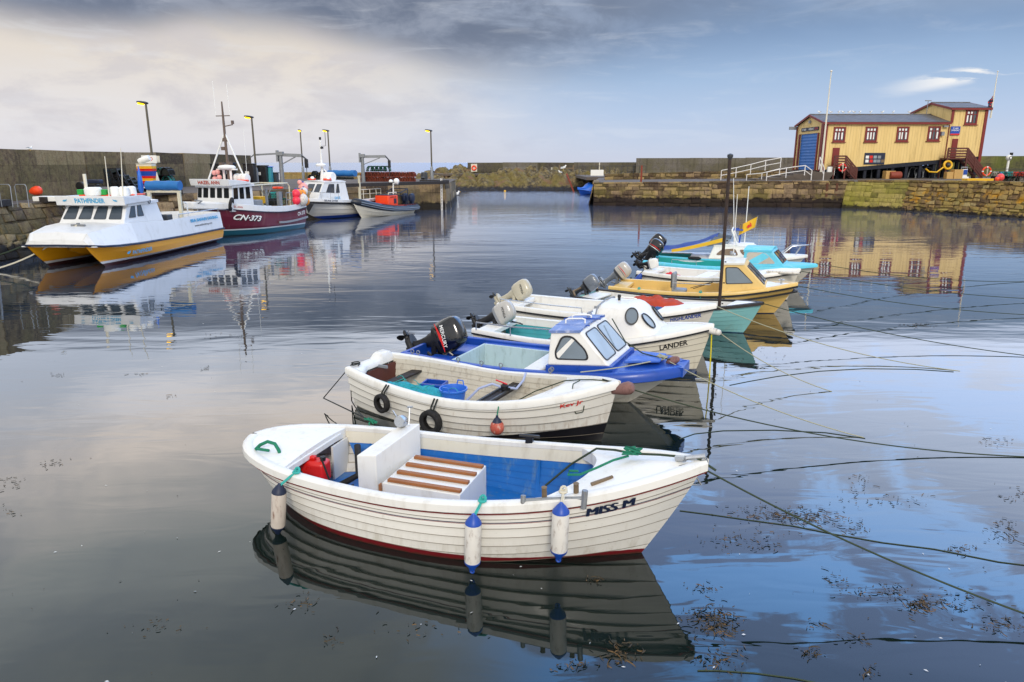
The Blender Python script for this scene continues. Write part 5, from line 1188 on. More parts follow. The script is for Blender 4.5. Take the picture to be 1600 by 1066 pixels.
# stem fitting, cleats, pins
MB().tube([(L1-.22, -.02, 1.22), (L1-.0, 0, 1.27)], .028, 8).tube([(L1-.30, 0, 1.2), (L1-.2, -.05, 1.23)], .035, 8).build('samson_post', 'steel', r1)
MB().bar((L1-.30, -.10, 1.10), (L1+.03, -.02, 1.20), .012, .09).bar((L1-.30, .10, 1.10), (L1+.03, .02, 1.20), .012, .09).build('stem_band', 'galv', r1)
MB().tube([(L1-.10, 0, 1.05), (L1-.02, 0, .93), (L1-.12, 0, .92)], .012, 6).build('bow_eye', 'galv', r1)
for x, y in ((3.6, .86), (4.14, -.72), (4.46, -.63)):
    z_ = H1.z(H1.atx(x))+.04
    if y > 0: cleat(r1, x, y, z_, 'black', .1, 1.9)
    else: MB().lathe([(.032, 0), (.03, .02), (.028, .16), (.032, .17)], 10, 0, Matrix.Translation((x+.12, y+.0, z_-.03)) @ Matrix.Rotation(.12, 4, 'X')).build('thole_pin', 'oldwood', r1)
MB().tube([(4.06, -.82, .86), (4.70, -.70, .93)], .022, 8).tube([(4.68, -.72, .82), (4.69, -.71, 1.02)], .032, 8).tube([(4.06, -.85, .8), (4.06, -.83, .92)], .028, 8).build('roller_bar', 'galv', r1)
MB().bar((4.70, -.46, .975), (4.90, -.30, 1.02), .03, .03).build('deck_strip', 'oldwood', r1)
H1.text('boat_name', 'MISS M', 'navy', r1, 4.92, .190, .10, .46, shear=.12, bold=0, off=.04, rep=(-.009, -.003, .003, .009))
MB().tube([(.36, -.42, .77), (.42, -.40, .83), (.52, -.38, .88), (.62, -.37, .86), (.68, -.38, .78), (.69, -.38, .72)], .022, 8).tube([(.42, -.46, .80), (.58, -.44, .79)], .018, 6).build('hose_loop', 'ropegreen', r1)
# fuel can: its own thing
p = wm(r1) @ Vector((1.04, -.16, .33)); o = empty('fuel_can', p, r1.rotation_euler.z+.1, 'bright red plastic fuel can in the stern of the nearest boat', 'fuel can')
MB().box((0, 0, .14), (.36, .22, .30)).build('body', 'red', o, bevel=.045); MB().box((-.06, 0, .315), (.16, .07, .05)).build('carry_handle', 'red', o, bevel=.015); MB().lathe([(.035, 0), (.035, .05)], 10, 0, Matrix.Translation((.12, 0, .29))).build('filler_cap', 'black', o)
MB().tube([(.1, -.03, .33), (.16, -.12, .38), (.28, -.16, .1), (.42, -.1, -.05), (.55, -.05, .02)], .012, 6).build('fuel_hose', 'ropeblack', o)
MB().box((-.22, -.02, .12), (.06, .2, .24)).build('side_label', 'brightblue', o, bevel=.01)
p = wm(r1) @ Vector((.76, -.22, .28)); o = MB().box((0, 0, .1), (.3, .4, .25)).box((.05, .1, .25), (.18, .2, .12)).build('battery', 'black', None, bevel=.03); o.location = p; tag(o, 'black battery box tucked behind the red fuel can', 'battery')
M['fenderwhite'] = pm('fenderwhite', 'dcd8d0', .45, .08, 6, dirt='6b4c34', dirt_amt=.85)
M['fendergrimy'] = pm('fendergrimy', 'c9beb2', .5, .12, 5, dirt='6f4028', dirt_amt=1.)
def onrail(H, x, side, off, dz=0.): t_ = H.atx(x); q_ = H.q(t_, 1, side, off); return (q_.x, q_.y, q_.z+dz)
fa = onrail(H1, 1.24, -1, .16); fb = onrail(H1, 3.60, -1, .17); fc = onrail(H1, 4.44, -1, .16)
hang_fender(r1, fa[0]-.1, fa[1], .66, .66, .085, ('fendergrimy', 'navy'), 'rust streaked white fender with dark blue ends, nearest the stern', (0, .13), onrail(H1, 1.24, -1, -.0, .06))
hang_fender(r1, fb[0]-.03, fb[1], .74, .66, .088, ('fenderwhite', 'blue'), 'middle of the three white fenders with blue ends on the nearest boat', (0, .04), onrail(H1, 3.62, -1, .0, .06))
hang_fender(r1, fc[0]+.0, fc[1], .93, .64, .09, ('fenderwhite', 'blue'), 'white fender with blue ends hung nearest the bow lettering', (0, .03), onrail(H1, 4.46, -1, .0, .1), ropemat='ropewhite')

# ---------------------------------------------------------------- 2. white clinker dinghy with tyres
A2, B2 = (-2.68, 12.6), (1.63, 10.36)
r2, L2 = place(A2, B2, 'clinker_boat', 'white clinker open boat with tyre fenders, black below the bow, second from the camera')
M['hull2'] = hullmat('hull_white_black', 'dcd7c9', '17161c', -.60, .0, stain='8a6638', stain_amt=.75)
m, t, b = newmat('hull_white_black2'); 
M['hull2'] = hullmat('hull_white_black', 'dedad0', '17161c', -.40, .155, stain='8a6638', stain_amt=.45)
H2 = Hull(L2, 1.86, [(0, .72), (.25, .62), (.5, .58), (.75, .72), (1, 1.0)], [(0, .62), (.08, .76), (.2, .90), (.42, 1), (.66, .92), (.83, .66), (.94, .32), (1, .012)], zk=-.3, rake=.24, srake=.14, fa=(2.9, 2.6), fb=(1.5, 1.2))
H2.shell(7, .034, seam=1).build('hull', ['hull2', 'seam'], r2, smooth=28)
mb = MB(); H2.rail(mb, [(-.075, -.05), (-.075, .03), (-.05, .045), (.03, .04), (.05, .02), (.052, -.07), (.02, -.085), (-.02, -.085)]); mb.build('gunwale', 'white', r2, smooth=50)
M['linerwhite'] = pm('linerwhite', 'c9c3b4', .6, .12, 4, dirt='7e6c52', dirt_amt=.6)
H2.liner(.03, .86, .1, .07, None, 5, (0, 0), lap=.016).build('liner', 'linerwhite', r2, smooth=28)
H2.sole(.03, .9, .105).build('sole', 'linerwhite', r2)
H2.bulk(.035, .1, .60).build('transom_lining', 'brownpaint', r2, smooth=0)
H2.deck(lambda q: 3.86-.24*abs(q)**2+.10*q, .05, .04, lip=.1, dz=.02, hump=.05, m_=16).build('foredeck', 'white', r2, smooth=50)
# moulded stern coaming with its hump
rows = []
for k in range(25):
    y = -.56+1.12*k/24; hz = .05+.09*sstep(.10, .28, y)*(1-sstep(.50, .57, y)); w_ = .13+.12*sstep(-.2, -.5, y)
    zz = H2.z(0)-.03
    rows.append([(-.05, y, zz-.06), (-.06, y, zz+hz-.02), (-.03, y, zz+hz), (w_, y, zz+hz*.9), (w_+.04, y, zz+hz*.6-.02), (w_+.05, y, zz-.06)])
mb = MB().grid(rows); mb.add(rows[0], [tuple(range(6))]); mb.add(rows[-1], [tuple(range(6))]); mb.build('stern_coaming', 'white', r2, smooth=50)
MB().box((.30, .06, .64), (.20, .03, .0001+.05)).build('vent_plate', 'grey', r2)
for x, yy in ((.62, .05), (2.70, .0)):
    t_ = H2.atx(x); w_ = H2.inw(t_, .42)
    MB().box((x, 0, .44), (.20, 2*w_, .035)).box((x+.0, 0, .40), (.04, 2*w_*.98, .05)).build('thwart', 'darkwood', r2, bevel=.006)
MB().box((2.60, -.05, .475), (.035, 1.3, .03)).box((2.78, -.05, .475), (.035, 1.3, .03)).build('gunter_rails', 'darkgrey', r2)
def thing_at(root, name, label, cat, x, y, z, rz=0.): return empty(name, wm(root) @ Vector((x, y, z)), root.rotation_euler.z+rz, label, cat)
o = thing_at(r2, 'basket', 'blue round plastic basket in the white clinker boat', 'basket', 2.02, -.25, .24)
rws = []; n = 28
for rr_b, z in ((.02, .02), (.17, .02), (.22, .30), (.245, .30), (.245, .33), (.225, .33), (.165, .04), (.02, .04)): rws.append([(rr_b*math.cos(2*math.pi*k/n), rr_b*math.sin(2*math.pi*k/n), z) for k in range(n)])
MB().grid(rws, wrap=True).build('tub', 'brightblue', o)
for k, sy in enumerate((-1, 1)): MB().tube([(-.07, .23*sy, .32), (-.05, .24*sy, .40), (.05, .24*sy, .40), (.07, .23*sy, .32)], .012, 6).build('carry_handle', 'brightblue', o)
# crumpled teal net
o = thing_at(r2, 'fishing_net', 'heap of teal fishing net along the side of the white clinker boat', 'net', 1.15, -.24, .28)
rws = []
for i in range(34):
    row = []
    for j in range(17):
        u, v_ = i/33, j/16; x = -.78+1.55*u; y = -.30+.55*v_
        env = math.sin(math.pi*u)**.5*math.sin(math.pi*v_)**.6
        row.append((x+.03*noise.noise(Vector((x*6, y*6, 1))), y+.03*noise.noise(Vector((x*6, y*6, 5))), .02+env*(.20+.10*noise.noise(Vector((x*3.1, y*4, 2)))+.06*abs(noise.noise(Vector((x*11, y*11, 4)))))))
    rws.append(row)
M['netteal'] = pm('netteal', '2ba6b8', .9, .35, 14, .9, 55, dirt='1b5560', dirt_amt=.6); MB().grid(rws).build('heap', 'netteal', o, smooth=80)
for k in range(22):
    x0_ = random.uniform(-.65, .7); y0_ = random.uniform(-.22, .18); pts = [(x0_+.13*i*math.cos(k*1.7), y0_+.05*i*math.sin(k*2.3), .22+.05*math.sin(i*1.4+k)) for i in range(4)]
    if k % 2 == 0: MB().tube(pts, .006, 4).build('strand', 'ropeteal', o)
o = thing_at(r2, 'crate', 'deep blue fish crate half hidden by the teal net', 'crate', 1.35, .18, .24, .2); c_ = fishbox(.42, .30, .22).build('crate_body', 'blue', o)
o = thing_at(r2, 'bilge_pump', 'bilge pump with pale ribbed hose on the forward seat', 'pump', 2.72, .30, .47)
MB().lathe([(.05, 0), (.07, .02), (.07, .09), (.04, .12)], 12).box((.04, 0, .05), (.16, .08, .05)).build('pump_body', 'black', o); MB().tube([(.05, 0, .12), (-.18, .02, .16)], .014, 6).build('pump_handle', 'red', o)
MB().tube([(-.05, -.02, .06), (-.22, -.04, .10), (-.42, -.16, .02), (-.60, -.30, -.20)], .022, 8).tube([(.08, 0, .06), (.22, .02, .06), (.26, .20, .16), (.24, .34, .26)], .022, 8).build('hose', M['hosepale'] if 'hosepale' in M else 'paleglass', o)
o = thing_at(r2, 'oar', 'varnished oar lying in the bottom of the white clinker boat', 'oar', 2.1, -.10, .30); MB().tube([(0, 0, 0), (1.35, -.12, .02)], .024, 8).bar((1.35, -.12, .02), (1.8, -.16, .03), .12, .02).build('shaft', M['varnish'] if 'varnish' in M else 'wood', o)
for x, y in ((1.42, .9), (3.35, .8)): rowlock(r2, x, H2.inw(H2.atx(x), .6)+.05, H2.z(H2.atx(x))+.02)
H2.text('boat_name', 'Kev Jr', 'red', r2, 4.28, .15, .085, .30, shear=.1, bold=.02, off=.04)
ta = onrail(H2, 1.10, -1, .14); tyre(r2, ta[0], ta[1]-.02, .38, .165, 'smaller tyre fender nearest the stern of the white clinker boat', -.20, 'tyres hung on the white clinker boat', (0, .12, .30), .055)
tb = onrail(H2, 2.12, -1, .15); tyre(r2, tb[0], tb[1]-.02, .26, .20, 'larger tyre fender amidships on the white clinker boat', -.04, 'tyres hung on the white clinker boat', (0, .12, .36), .065)
tc_ = onrail(H2, 3.25, -1, .14); p = wm(r2) @ Vector(tc_); o = empty('buoy', (p.x, p.y, .33), 0, 'small faded red buoy hung on the white clinker boat', 'buoy')
M['fadedred'] = pm('fadedred', 'c25a48', .6, .25, 9, dirt='d8c8b8', dirt_amt=.7)
MB().lathe([(.01, -.115), (.06, -.10), (.10, -.05), (.112, .0), (.10, .06), (.07, .10)], 18).build('float', 'fadedred', o); MB().lathe([(.078, .09), (.05, .14), (.02, .17), (.018, .20)], 14).build('eye', 'navy', o); MB().tube([(0, 0, .19), (.02, .08, .30), (.02, .14, .34)], .01, 6).build('lanyard', 'ropegreen', o)
p = wm(r2) @ Vector((L2+.10, -.02, .93)); o = empty('bow_fender', p, r2.rotation_euler.z, 'brown worn fender lashed at the stem of the white clinker boat', 'fender')
M['worn'] = pm('worn', '84605a', .7, .25, 7, dirt='3c2a26', dirt_amt=.6)
MB().lathe([(.02, -.26), (.05, -.2), (.10, .02), (.105, .10), (.07, .16), (.02, .18)], 14, 0, Matrix.Rotation(R(72), 4, 'Y') @ Matrix.Rotation(R(0), 4, 'X')).build('body', 'worn', o); MB().tube([(-.25, 0, .09), (-.35, .02, .1)], .012).build('lanyard', 'ropeblack', o)

# ---------------------------------------------------------------- 3. blue and white cabin boat
A3, B3 = (-1.84, 14.22), (3.02, 11.98)
r3, L3 = place(A3, B3, 'cabin_boat', 'blue decked boat with white cabin and big black outboard, SUMMER WINE on its side')
M['hull3'] = hullmat('hull_cream_blue', 'd6d2c6', '2a3c60', .0, 0, stain_amt=.4)
PL3 = [(0, .86), (.2, .96), (.45, 1), (.65, .97), (.8, .86), (.9, .66), (.96, .42), (1, .20)]
H3 = Hull(L3, 1.92, [(0, .62), (.4, .60), (.7, .68), (1, .82)], PL3, zk=-.25, rake=.95, srake=.1, fa=(3, 2.6), fb=(1.2, 1.0))
H3.shell(6, .015, .96).build('hull', 'hull3', r3, smooth=28)
fc_ = [H3.p(1, v, -1) for v in (1, .8, .6, .4, .2, 0)]+[H3.p(1, v, 1) for v in (0, .2, .4, .6, .8, 1)]
MB().add(fc_, [tuple(range(len(fc_)))]).build('stem_face', 'hull3', r3, smooth=0)
bl = MB(); H3.rail(bl, [(-.09, -.04), (-.09, .03), (-.06, .045), (.03, .04), (.07, .01), (.085, -.06), (.085, -.13), (.05, -.15), (0, -.15)]); 
e_ = [H3.q(1, 1, -1, .085), H3.q(1, 1, 1, .085)]; bl.prism([(L3+.07, -.28, .68), (L3+.07, .28, .68), (L3+.07, .28, .85), (L3+.07, -.28, .85)], (-.12, 0, 0)); bl.build('gunwale', 'blue', r3, smooth=50)
H3.liner(.02, .66, .12, .09, None, 3, (0, 0), lap=.004).build('liner', 'blue', r3, smooth=28)
M['palegreen'] = pm('palegreen', 'b4c8cc', .5, .1, 3, dirt='6a8078', dirt_amt=.45)
H3.sole(.02, .68, .125).build('sole', 'palegreen', r3)
bx = MB()
bx.box((1.95, -.78, .37), (1.75, .05, .46)).box((1.95, .66, .37), (1.75, .05, .46)).box((1.08, -.06, .37), (.05, 1.49, .46)).box((2.80, -.06, .34), (.05, 1.3, .4)); bx.build('well_lining', 'palegreen', r3, smooth=0, bevel=.01)
MB().box((2.72, -.08, .54), (.34, 1.35, .10)).build('thwart', 'whitedeck', r3, bevel=.04)
MB().box((.70, .40, .50), (.70, .62, .08)).box((.70, -.45, .46), (.66, .6, .08)).build('stern_locker', 'blue', r3, bevel=.02)
MB().box((1.95, -.86, .585), (1.8, .12, .02)).box((1.95, .80, .585), (1.8, .22, .02)).build('side_deck', 'blue', r3, smooth=0)
H3.deck(lambda q: 3.45, .07, .06, lip=.05, dz=.025, m_=14).build('foredeck', 'blue', r3, smooth=40)
MB().prism([(4.40, -.40, .84), (5.0, -.26, .89), (5.0, .26, .89), (4.40, .40, .84)], (0, 0, .045)).build('deck_hatch', M['hatchblue'] if 'hatchblue' in M else 'blue', r3, bevel=.012)
MB().prism([(3.10, -.89, .66), (4.28, -.73, .73), (4.28, .73, .73), (3.10, .89, .66)], (0, 0, .12)).build('cabin_base', 'blue', r3, smooth=0)
def cabin(parent, base, top, mat, roofmat, zr=.05, over=.06, name='cabin', rcam=.05, inner=None, beads=True):
    """lofted cabin: base and top are 4+ corner lists (starboard aft, starboard fore, port fore, port aft)"""
    b_ = [Vector(p) for p in base]; t_ = [Vector(p) for p in top]; n = len(b_)
    mb = MB().add(b_+t_, [(i, (i+1) % n, n+(i+1) % n, n+i) for i in range(n)]+[tuple(range(n, 2*n)), tuple(range(n))[::-1]]); c_ = mb.build(name, mat, parent, smooth=0, bevel=.03)
    ctr = sum(t_, Vector())/n; rows = []
    for k in range(9):
        s_ = -1+2*k/8; rows.append([])
        for j in range(7):
            u = j/6; sa, sf, pf, pa = t_[0], t_[n//2-1], t_[n//2], t_[-1]
            a_ = sa.lerp(sf, u); c2 = pa.lerp(pf, u); P_ = a_.lerp(c2, (s_+1)/2); d_ = P_-ctr; P_ = ctr+d_*(1+over/max(.3, (sa-ctr).length)); P_.z += .012+rcam*(1-s_*s_); rows[-1].append(P_)
    rm = MB().grid(rows); lo = [[p-Vector((0, 0, zr)) for p in r_] for r_ in rows]; rm.grid(lo, flip=True)
    per = rows[0]+[r_[-1] for r_ in rows[1:]]+rows[-1][::-1][1:]+[r_[0] for r_ in rows[::-1][1:-1]]
    rm.grid([[p-Vector((0, 0, zr)) for p in per], per], wrap=True); rf = rm.build('cabin_roof', roofmat, parent, smooth=35)
    return c_, rows
def facewin(parent, p00, p10, p11, p01, poly, **k):
    """window polygon given in 0..1 face coordinates of a (planar) quad: p00 low left seen from outside"""
    p00, p10, p11, p01 = map(Vector, (p00, p10, p11, p01))
    def m_(u, v): return p00.lerp(p10, u).lerp(p01.lerp(p11, u), v)
    pts = [m_(u, v) for u, v in poly]; o_ = sum(pts, Vector())/len(pts); du = (m_(.6, .5)-m_(.4, .5)).normalized(); dv_ = (m_(.5, .6)-m_(.5, .4)); nn = du.cross(dv_).normalized(); dv = nn.cross(du).normalized()
    return window(parent, o_+nn*.004, du, dv, [((q-o_).dot(du), (q-o_).dot(dv)) for q in pts], **k)
cb = [(3.12, -.86, .78), (4.22, -.70, .84), (4.22, .70, .84), (3.12, .86, .78)]; ct = [(3.12, -.72, 1.38), (3.66, -.68, 1.43), (3.66, .68, 1.43), (3.12, .72, 1.38)]
c3, rr3 = cabin(r3, cb, ct, 'white', M['roofblue'] if 'roofblue' in M else 'blue', .045, .05)
facewin(c3, cb[0], cb[1], ct[1], ct[0], [(.14, .16), (.74, .16), (.80, .45), (.66, .86), (.34, .86), (.12, .4)], frame_mat='black', glass='winglass', rad=.10, fw=.035)
facewin(c3, cb[1], cb[2], ct[2], ct[1], [(.03, .12), (.475, .12), (.475, .90), (.05, .90)], frame_mat='black', glass='paleglass', rad=.09, fw=.03)
facewin(c3, cb[1], cb[2], ct[2], ct[1], [(.525, .12), (.97, .12), (.95, .90), (.525, .90)], frame_mat='black', glass='paleglass', rad=.09, fw=.03)
def grabrail(parent, pts, h_, r=.016, mat='signwhite', name='grab_rail'):
    a, b_ = Vector(pts[0]), Vector(pts[1]); return MB().tube([a, a+Vector((0, 0, h_)), a.lerp(b_, .15)+Vector((0, 0, h_*1.25)), a.lerp(b_, .85)+Vector((0, 0, h_*1.25)), b_+Vector((0, 0, h_)), b_], r, 7).build(name, mat, parent)
for y0_ in (-.30, .05): grabrail(r3, [(3.25, y0_, 1.44), (3.62, y0_, 1.48)], .07)
MB().tube([(3.1, .02, 1.45), (3.45, .0, 1.50), (3.8, .06, 1.50)], .014).tube([(3.1, -.42, 1.42), (3.75, -.42, 1.47)], .012).tube([(3.1, .42, 1.42), (3.75, .42, 1.47)], .012).build('roof_strap', 'blue', r3)
MB().tube([(3.5, .22, 1.46), (3.5, .22, 1.56), (3.58, .26, 1.6)], .02).ball((3.5, .3, 1.53), .05).build('roof_light', 'steel', r3)
MB().box((.02, 0, .50), (.07, 1.5, .30)).build('transom', 'blue', r3, smooth=0)
for x in (.28, .42, 1.85, 2.25, 3.25): rowlock(r3, x, -H3.hb(H3.atx(x))-.02, H3.z(H3.atx(x))+.01, 'galv')
MB().torus((.36, -.80, .62), .04, .02, None, 10, 6).tube([(.36, -.84, .62), (.37, -.86, .45)], .02).build('lashing', 'ropeteal', r3)
H3.text('boat_name', 'SUMMER WINE', 'signwhite', r3, 3.55, .085, .075, .62, bold=.02, off=.095)
outboard(r3, (.28, .06, .56), R(60), 1.2, 'glossblack', leg='black', lf=.5, script=('MERCURY', 'signwhite', .40, .34), stripe=(('red', .30, .06),), steer=-.12, cap='black')
MB().tube([(.32, .05, .72), (.55, .12, .58), (.62, .22, .52), (.8, .1, .5)], .018, 7).build('control_cable', 'black', r3)
MB().tube([(.30, .0, .7), (.6, -.05, .56), (.75, -.1, .5)], .012, 7).build('fuel_hose', 'ropewhite', r3)
p = wm(r3) @ Vector((L3-.16, -.05, .90)); o = empty('bow_fender', p, r3.rotation_euler.z, 'small brown fender tied on the blue bow', 'fender'); MB().lathe([(.02, -.13), (.06, -.08), (.075, .02), (.05, .1), (.02, .12)], 12, 0, Matrix.Rotation(R(65), 4, 'Y')).build('body', 'worn', o)

# ---------------------------------------------------------------- 4. white cuddy boat LANDER
A4, B4 = (-.56, 16.08), (4.08, 13.98)
r4, L4 = place(A4, B4, 'cabin_boat', 'white clinker boat with rounded cuddy, oval windows and LANDER on the bow')
M['hull4'] = hullmat('hull_cream_navy', 'd9d2bf', '22406c', .0, .028, stain_amt=.3)
H4 = Hull(L4, 1.95, [(0, .66), (.35, .62), (.65, .74), (1, 1.08)], PL_TR, zk=-.28, rake=.30, srake=.1, fa=(2.9, 2.5), fb=(1.35, 1.1))
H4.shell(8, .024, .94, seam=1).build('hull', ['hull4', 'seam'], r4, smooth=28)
mb = MB(); H4.rail(mb, [(-.08, -.03), (-.08, .03), (-.05, .045), (.03, .04), (.05, .02), (.05, -.05), (0, -.05)]); mb.build('gunwale', 'white', r4, smooth=50)
mb = MB(); H4.rail(mb, [(0, -.052), (.058, -.052), (.058, -.085), (0, -.085)]); mb.build('rubbing_strake', 'black', r4, smooth=50)
H4.liner(.02, .62, .12, .09, .12, 4, (0, 1), lap=.012).build('liner', ['white', 'teal'], r4, smooth=28); H4.sole(.02, .64, .125).build('sole', 'teal', r4)
H4.deck(lambda q: 2.95, .06, .08, lip=.05, dz=.02, m_=16).build('foredeck', 'whitedeck', r4, smooth=50)
MB().box((.22, 0, .58), (.42, 1.45, .12)).build('stern_seat', 'whitedeck', r4, bevel=.02); MB().box((1.7, .3, .3), (.5, .4, .2)).build('locker', 'darkgrey', r4, bevel=.02)
def cuddy(parent, x0, x1, hw, zb, zt, H, nose=.55, mat='white', sq=.6):
    """rounded moulded cabin with a raked front"""
    mb = MB(); rows = []; n = 14
    for i in range(15):
        u = i/14; x = lerp(x0, x1, u); top = zt*(1 if u < .38 else 1-(sstep(.38, 1.0, u))*.98)+.0
        w_ = hw*(1-.25*sstep(.3, 1, u)); row = []
        zbb = zb+.06*u; tt = max(zbb+.01, zbb+(zt-zb)*(1-sstep(.42, 1.02, u)))
        for j in range(2*n+1):
            a = math.pi*j/(2*n); cx = math.copysign(abs(math.cos(a))**sq, math.cos(a)); sx = math.sin(a)**sq
            row.append((x, -cx*w_*(1-.14*sx), zbb+(tt-zbb)*sx))
        rows.append(row)
    mb.grid(rows); mb.add(rows[0], [tuple(range(2*n+1))]); mb.add(rows[-1], [tuple(range(2*n+1))]); return mb, rows
cm, rw4 = cuddy(r4, 2.85, 4.30, .80, .74, 1.42, H4, sq=.45); c4 = cm.build('cuddy', 'white', r4, smooth=60)
def oval(w_, h_, n=18): return [(w_/2*math.cos(2*math.pi*k/n), h_/2*math.sin(2*math.pi*k/n)) for k in range(n)]
def oncuddy(rows, u, j): i = int(u*14); a = Vector(rows[i][j]); b_ = Vector(rows[i+1][j]); return a.lerp(b_, u*14-i)
def cudwin(rows, par, u, j, w_, h_, spin=0., glass='darkglass', fr='black'):
    c_ = oncuddy(rows, u, j); du = (oncuddy(rows, u+.06, j)-oncuddy(rows, u-.06, j)).normalized(); dv = (oncuddy(rows, u, j+1)-oncuddy(rows, u, j-1)).normalized(); nn = du.cross(dv).normalized(); dv = nn.cross(du)
    if nn.y > 0 and j < 12: nn = -nn
    d2 = du*math.cos(spin)+dv*math.sin(spin); v2 = nn.cross(d2)
    return window(par, c_+nn*.012, d2, v2, oval(w_, h_), frame_mat=fr, glass=glass, fw=.025, proud=.02, rad=.01)
cudwin(rw4, c4, .50, 5, .28, .38, .25, 'winglass'); cudwin(rw4, c4, .70, 10, .40, .30, .1, 'paleglass'); cudwin(rw4, c4, .70, 18, .40, .30, -.1, 'paleglass')
MB().tube([(2.86, -.72, .80), (2.84, -.74, 1.22), (2.84, -.60, 1.40), (2.84, 0, 1.45), (2.84, .60, 1.40), (2.84, .74, 1.22), (2.86, .72, .80)], .018, 8).build('cabin_edge', 'grey', r4)
grabrail(r4, [(2.95, .40, 1.38), (3.4, .40, 1.38)], .05); MB().lathe([(.03, 0), (.03, .08), (.04, .09), (.035, .14)], 10, 0, Matrix.Translation((3.1, .1, 1.41))).build('roof_light', 'black', r4)
MB().tube([(.12, -.84, .68), (.12, -.84, .86), (1.0, -.94, .86), (2.7, -.97, .92), (2.9, -.9, .92)], .016, 7).tube([(1.0, -.94, .86), (1.0, -.94, .66)], .013).tube([(2.0, -.97, .89), (2.0, -.97, .66)], .013).build('side_rail', 'steel', r4)
H4.text('boat_name', 'LANDER', 'black', r4, 4.42, .24, .12, .50, bold=.015, off=.024); H4.text('boat_name', 'LONGLINER 16', 'navy', r4, .52, .16, .06, .52, bold=.012, off=.014)
M['cowlgrey'] = pm('cowlgrey', 'b3b0aa', .25, .06, 3, coat=.4); M['cowlbeige'] = pm('cowlbeige', 'b8b19c', .3, .06, 3, coat=.3)
outboard(r4, (.16, .10, .68), R(58), .88, 'cowlgrey', leg='black', script=('HONDA', 'black', .3, .42), cap='grey', steer=-.1)
MB().tube([(.3, .1, .80), (.5, .18, .72), (.8, .2, .66)], .014).tube([(.28, 0, .78), (.55, .05, .72), (.7, .3, .66)], .012).build('control_cable', 'black', r4)
p = wm(r4) @ Vector((L4+.03, -.06, .98)); o = empty('bow_fender', p, r4.rotation_euler.z, 'white sausage fender tied across the LANDER bow', 'fender'); MB().lathe([(.02, -.2), (.06, -.16), (.075, 0), (.06, .14), (.02, .17)], 14, 0, Matrix.Rotation(R(100), 4, 'Y')).build('body', 'fenderwhite', o)
# ---------------------------------------------------------------- 5. open white boat HIGHLANDER
r5, L5 = place((-.07, 18.98), (4.92, 16.7), 'open_boat', 'open white boat with black rubbing band, beige outboard and HIGHLANDER on the bow')
M['hull5'] = hullmat('hull_white5', 'd6d0c4', '24406a', .02, .03, stain_amt=.3)
H5 = Hull(L5, 1.9, [(0, .66), (.35, .62), (.65, .68), (1, .96)], PL_TR, zk=-.28, rake=.35, fa=(2.9, 2.5), fb=(1.35, 1.1))
H5.shell(8, .015, .95).build('hull', 'hull5', r5, smooth=28)
mb = MB(); H5.rail(mb, [(-.09, -.03), (-.09, .03), (-.05, .045), (.03, .04), (.05, .02), (.05, -.07), (0, -.07)]); mb.build('gunwale', 'white', r5, smooth=50)
mb = MB(); H5.rail(mb, [(0, -.072), (.062, -.072), (.062, -.11), (0, -.11)]); mb.build('rubbing_strake', 'black', r5, smooth=50)
H5.liner(.02, .80, .16, .10, .2, 3, (0, 0), lap=.004).build('liner', 'white', r5, smooth=28); H5.sole(.02, .82, .165).build('sole', 'whitedeck', r5)
H5.deck(lambda q: 4.25-.2*q*q, .06, .05, lip=.08, dz=.02).build('foredeck', 'whitedeck', r5, smooth=50)
MB().box((.25, 0, .58), (.45, 1.45, .12)).build('stern_seat', 'whitedeck', r5, bevel=.02); MB().box((2.4, 0, .42), (.4, 1.5, .08)).build('thwart', 'whitedeck', r5, bevel=.02)
MB().box((2.55, .82, .40), (.75, .05, .22)).build('locker_recess', 'grey', r5, smooth=0)
MB().tube([(.1, -.78, .70), (.1, -.80, .82), (1.6, -.93, .80), (2.4, -.94, .80), (2.42, -.94, .66)], .014, 6).build('side_rail', 'steel', r5)
H5.text('boat_name', 'HIGHLANDER', 'blue', r5, 4.86, .19, .10, .66, shear=.1, bold=.02, off=.016)
outboard(r5, (.12, .12, .68), R(55), .9, 'cowlbeige', leg='cowlbeige', script=('HONDA', 'black', .3, .42), cap='cowlbeige', tiller=True, steer=-.15)
def heap(root, name, label, cat, x, y, z, lx, ly, hz, mat, rz=0., seed=1, rough=1., nx=26, ny=14):
    o = thing_at(root, name, label, cat, x, y, z, rz); rws = []
    for i in range(nx+1):
        row = []
        for j in range(ny+1):
            u, v_ = i/nx, j/ny; X_ = (u-.5)*lx; Y_ = (v_-.5)*ly; env = max(0, math.sin(math.pi*u))**.45*max(0, math.sin(math.pi*v_))**.5
            row.append((X_+.03*noise.noise(Vector((X_*5, Y_*5, seed))), Y_, env*(hz+rough*.12*noise.noise(Vector((X_*4, Y_*5, seed)))+rough*.05*noise.noise(Vector((X_*12, Y_*12, seed))))))
        rws.append(row)
    MB().grid(rws).build('folds', mat, o, smooth=70); return o
M['redcloth'] = pm('redcloth', 'b8432a', .8, .3, 8, .6, 20); M['bluecloth'] = pm('bluecloth', '2c5488', .75, .2, 5, .5, 14)
heap(r5, 'tarpaulin', 'crumpled red tarpaulin on the bow of the HIGHLANDER boat', 'tarpaulin', 3.9, .35, .78, 1.7, .6, .20, 'redcloth', -.1, 3)
heap(r5, 'tarpaulin', 'folded blue cover beside the red tarpaulin', 'cover', 3.75, -.28, .70, 1.5, .8, .14, 'bluecloth', .1, 5)

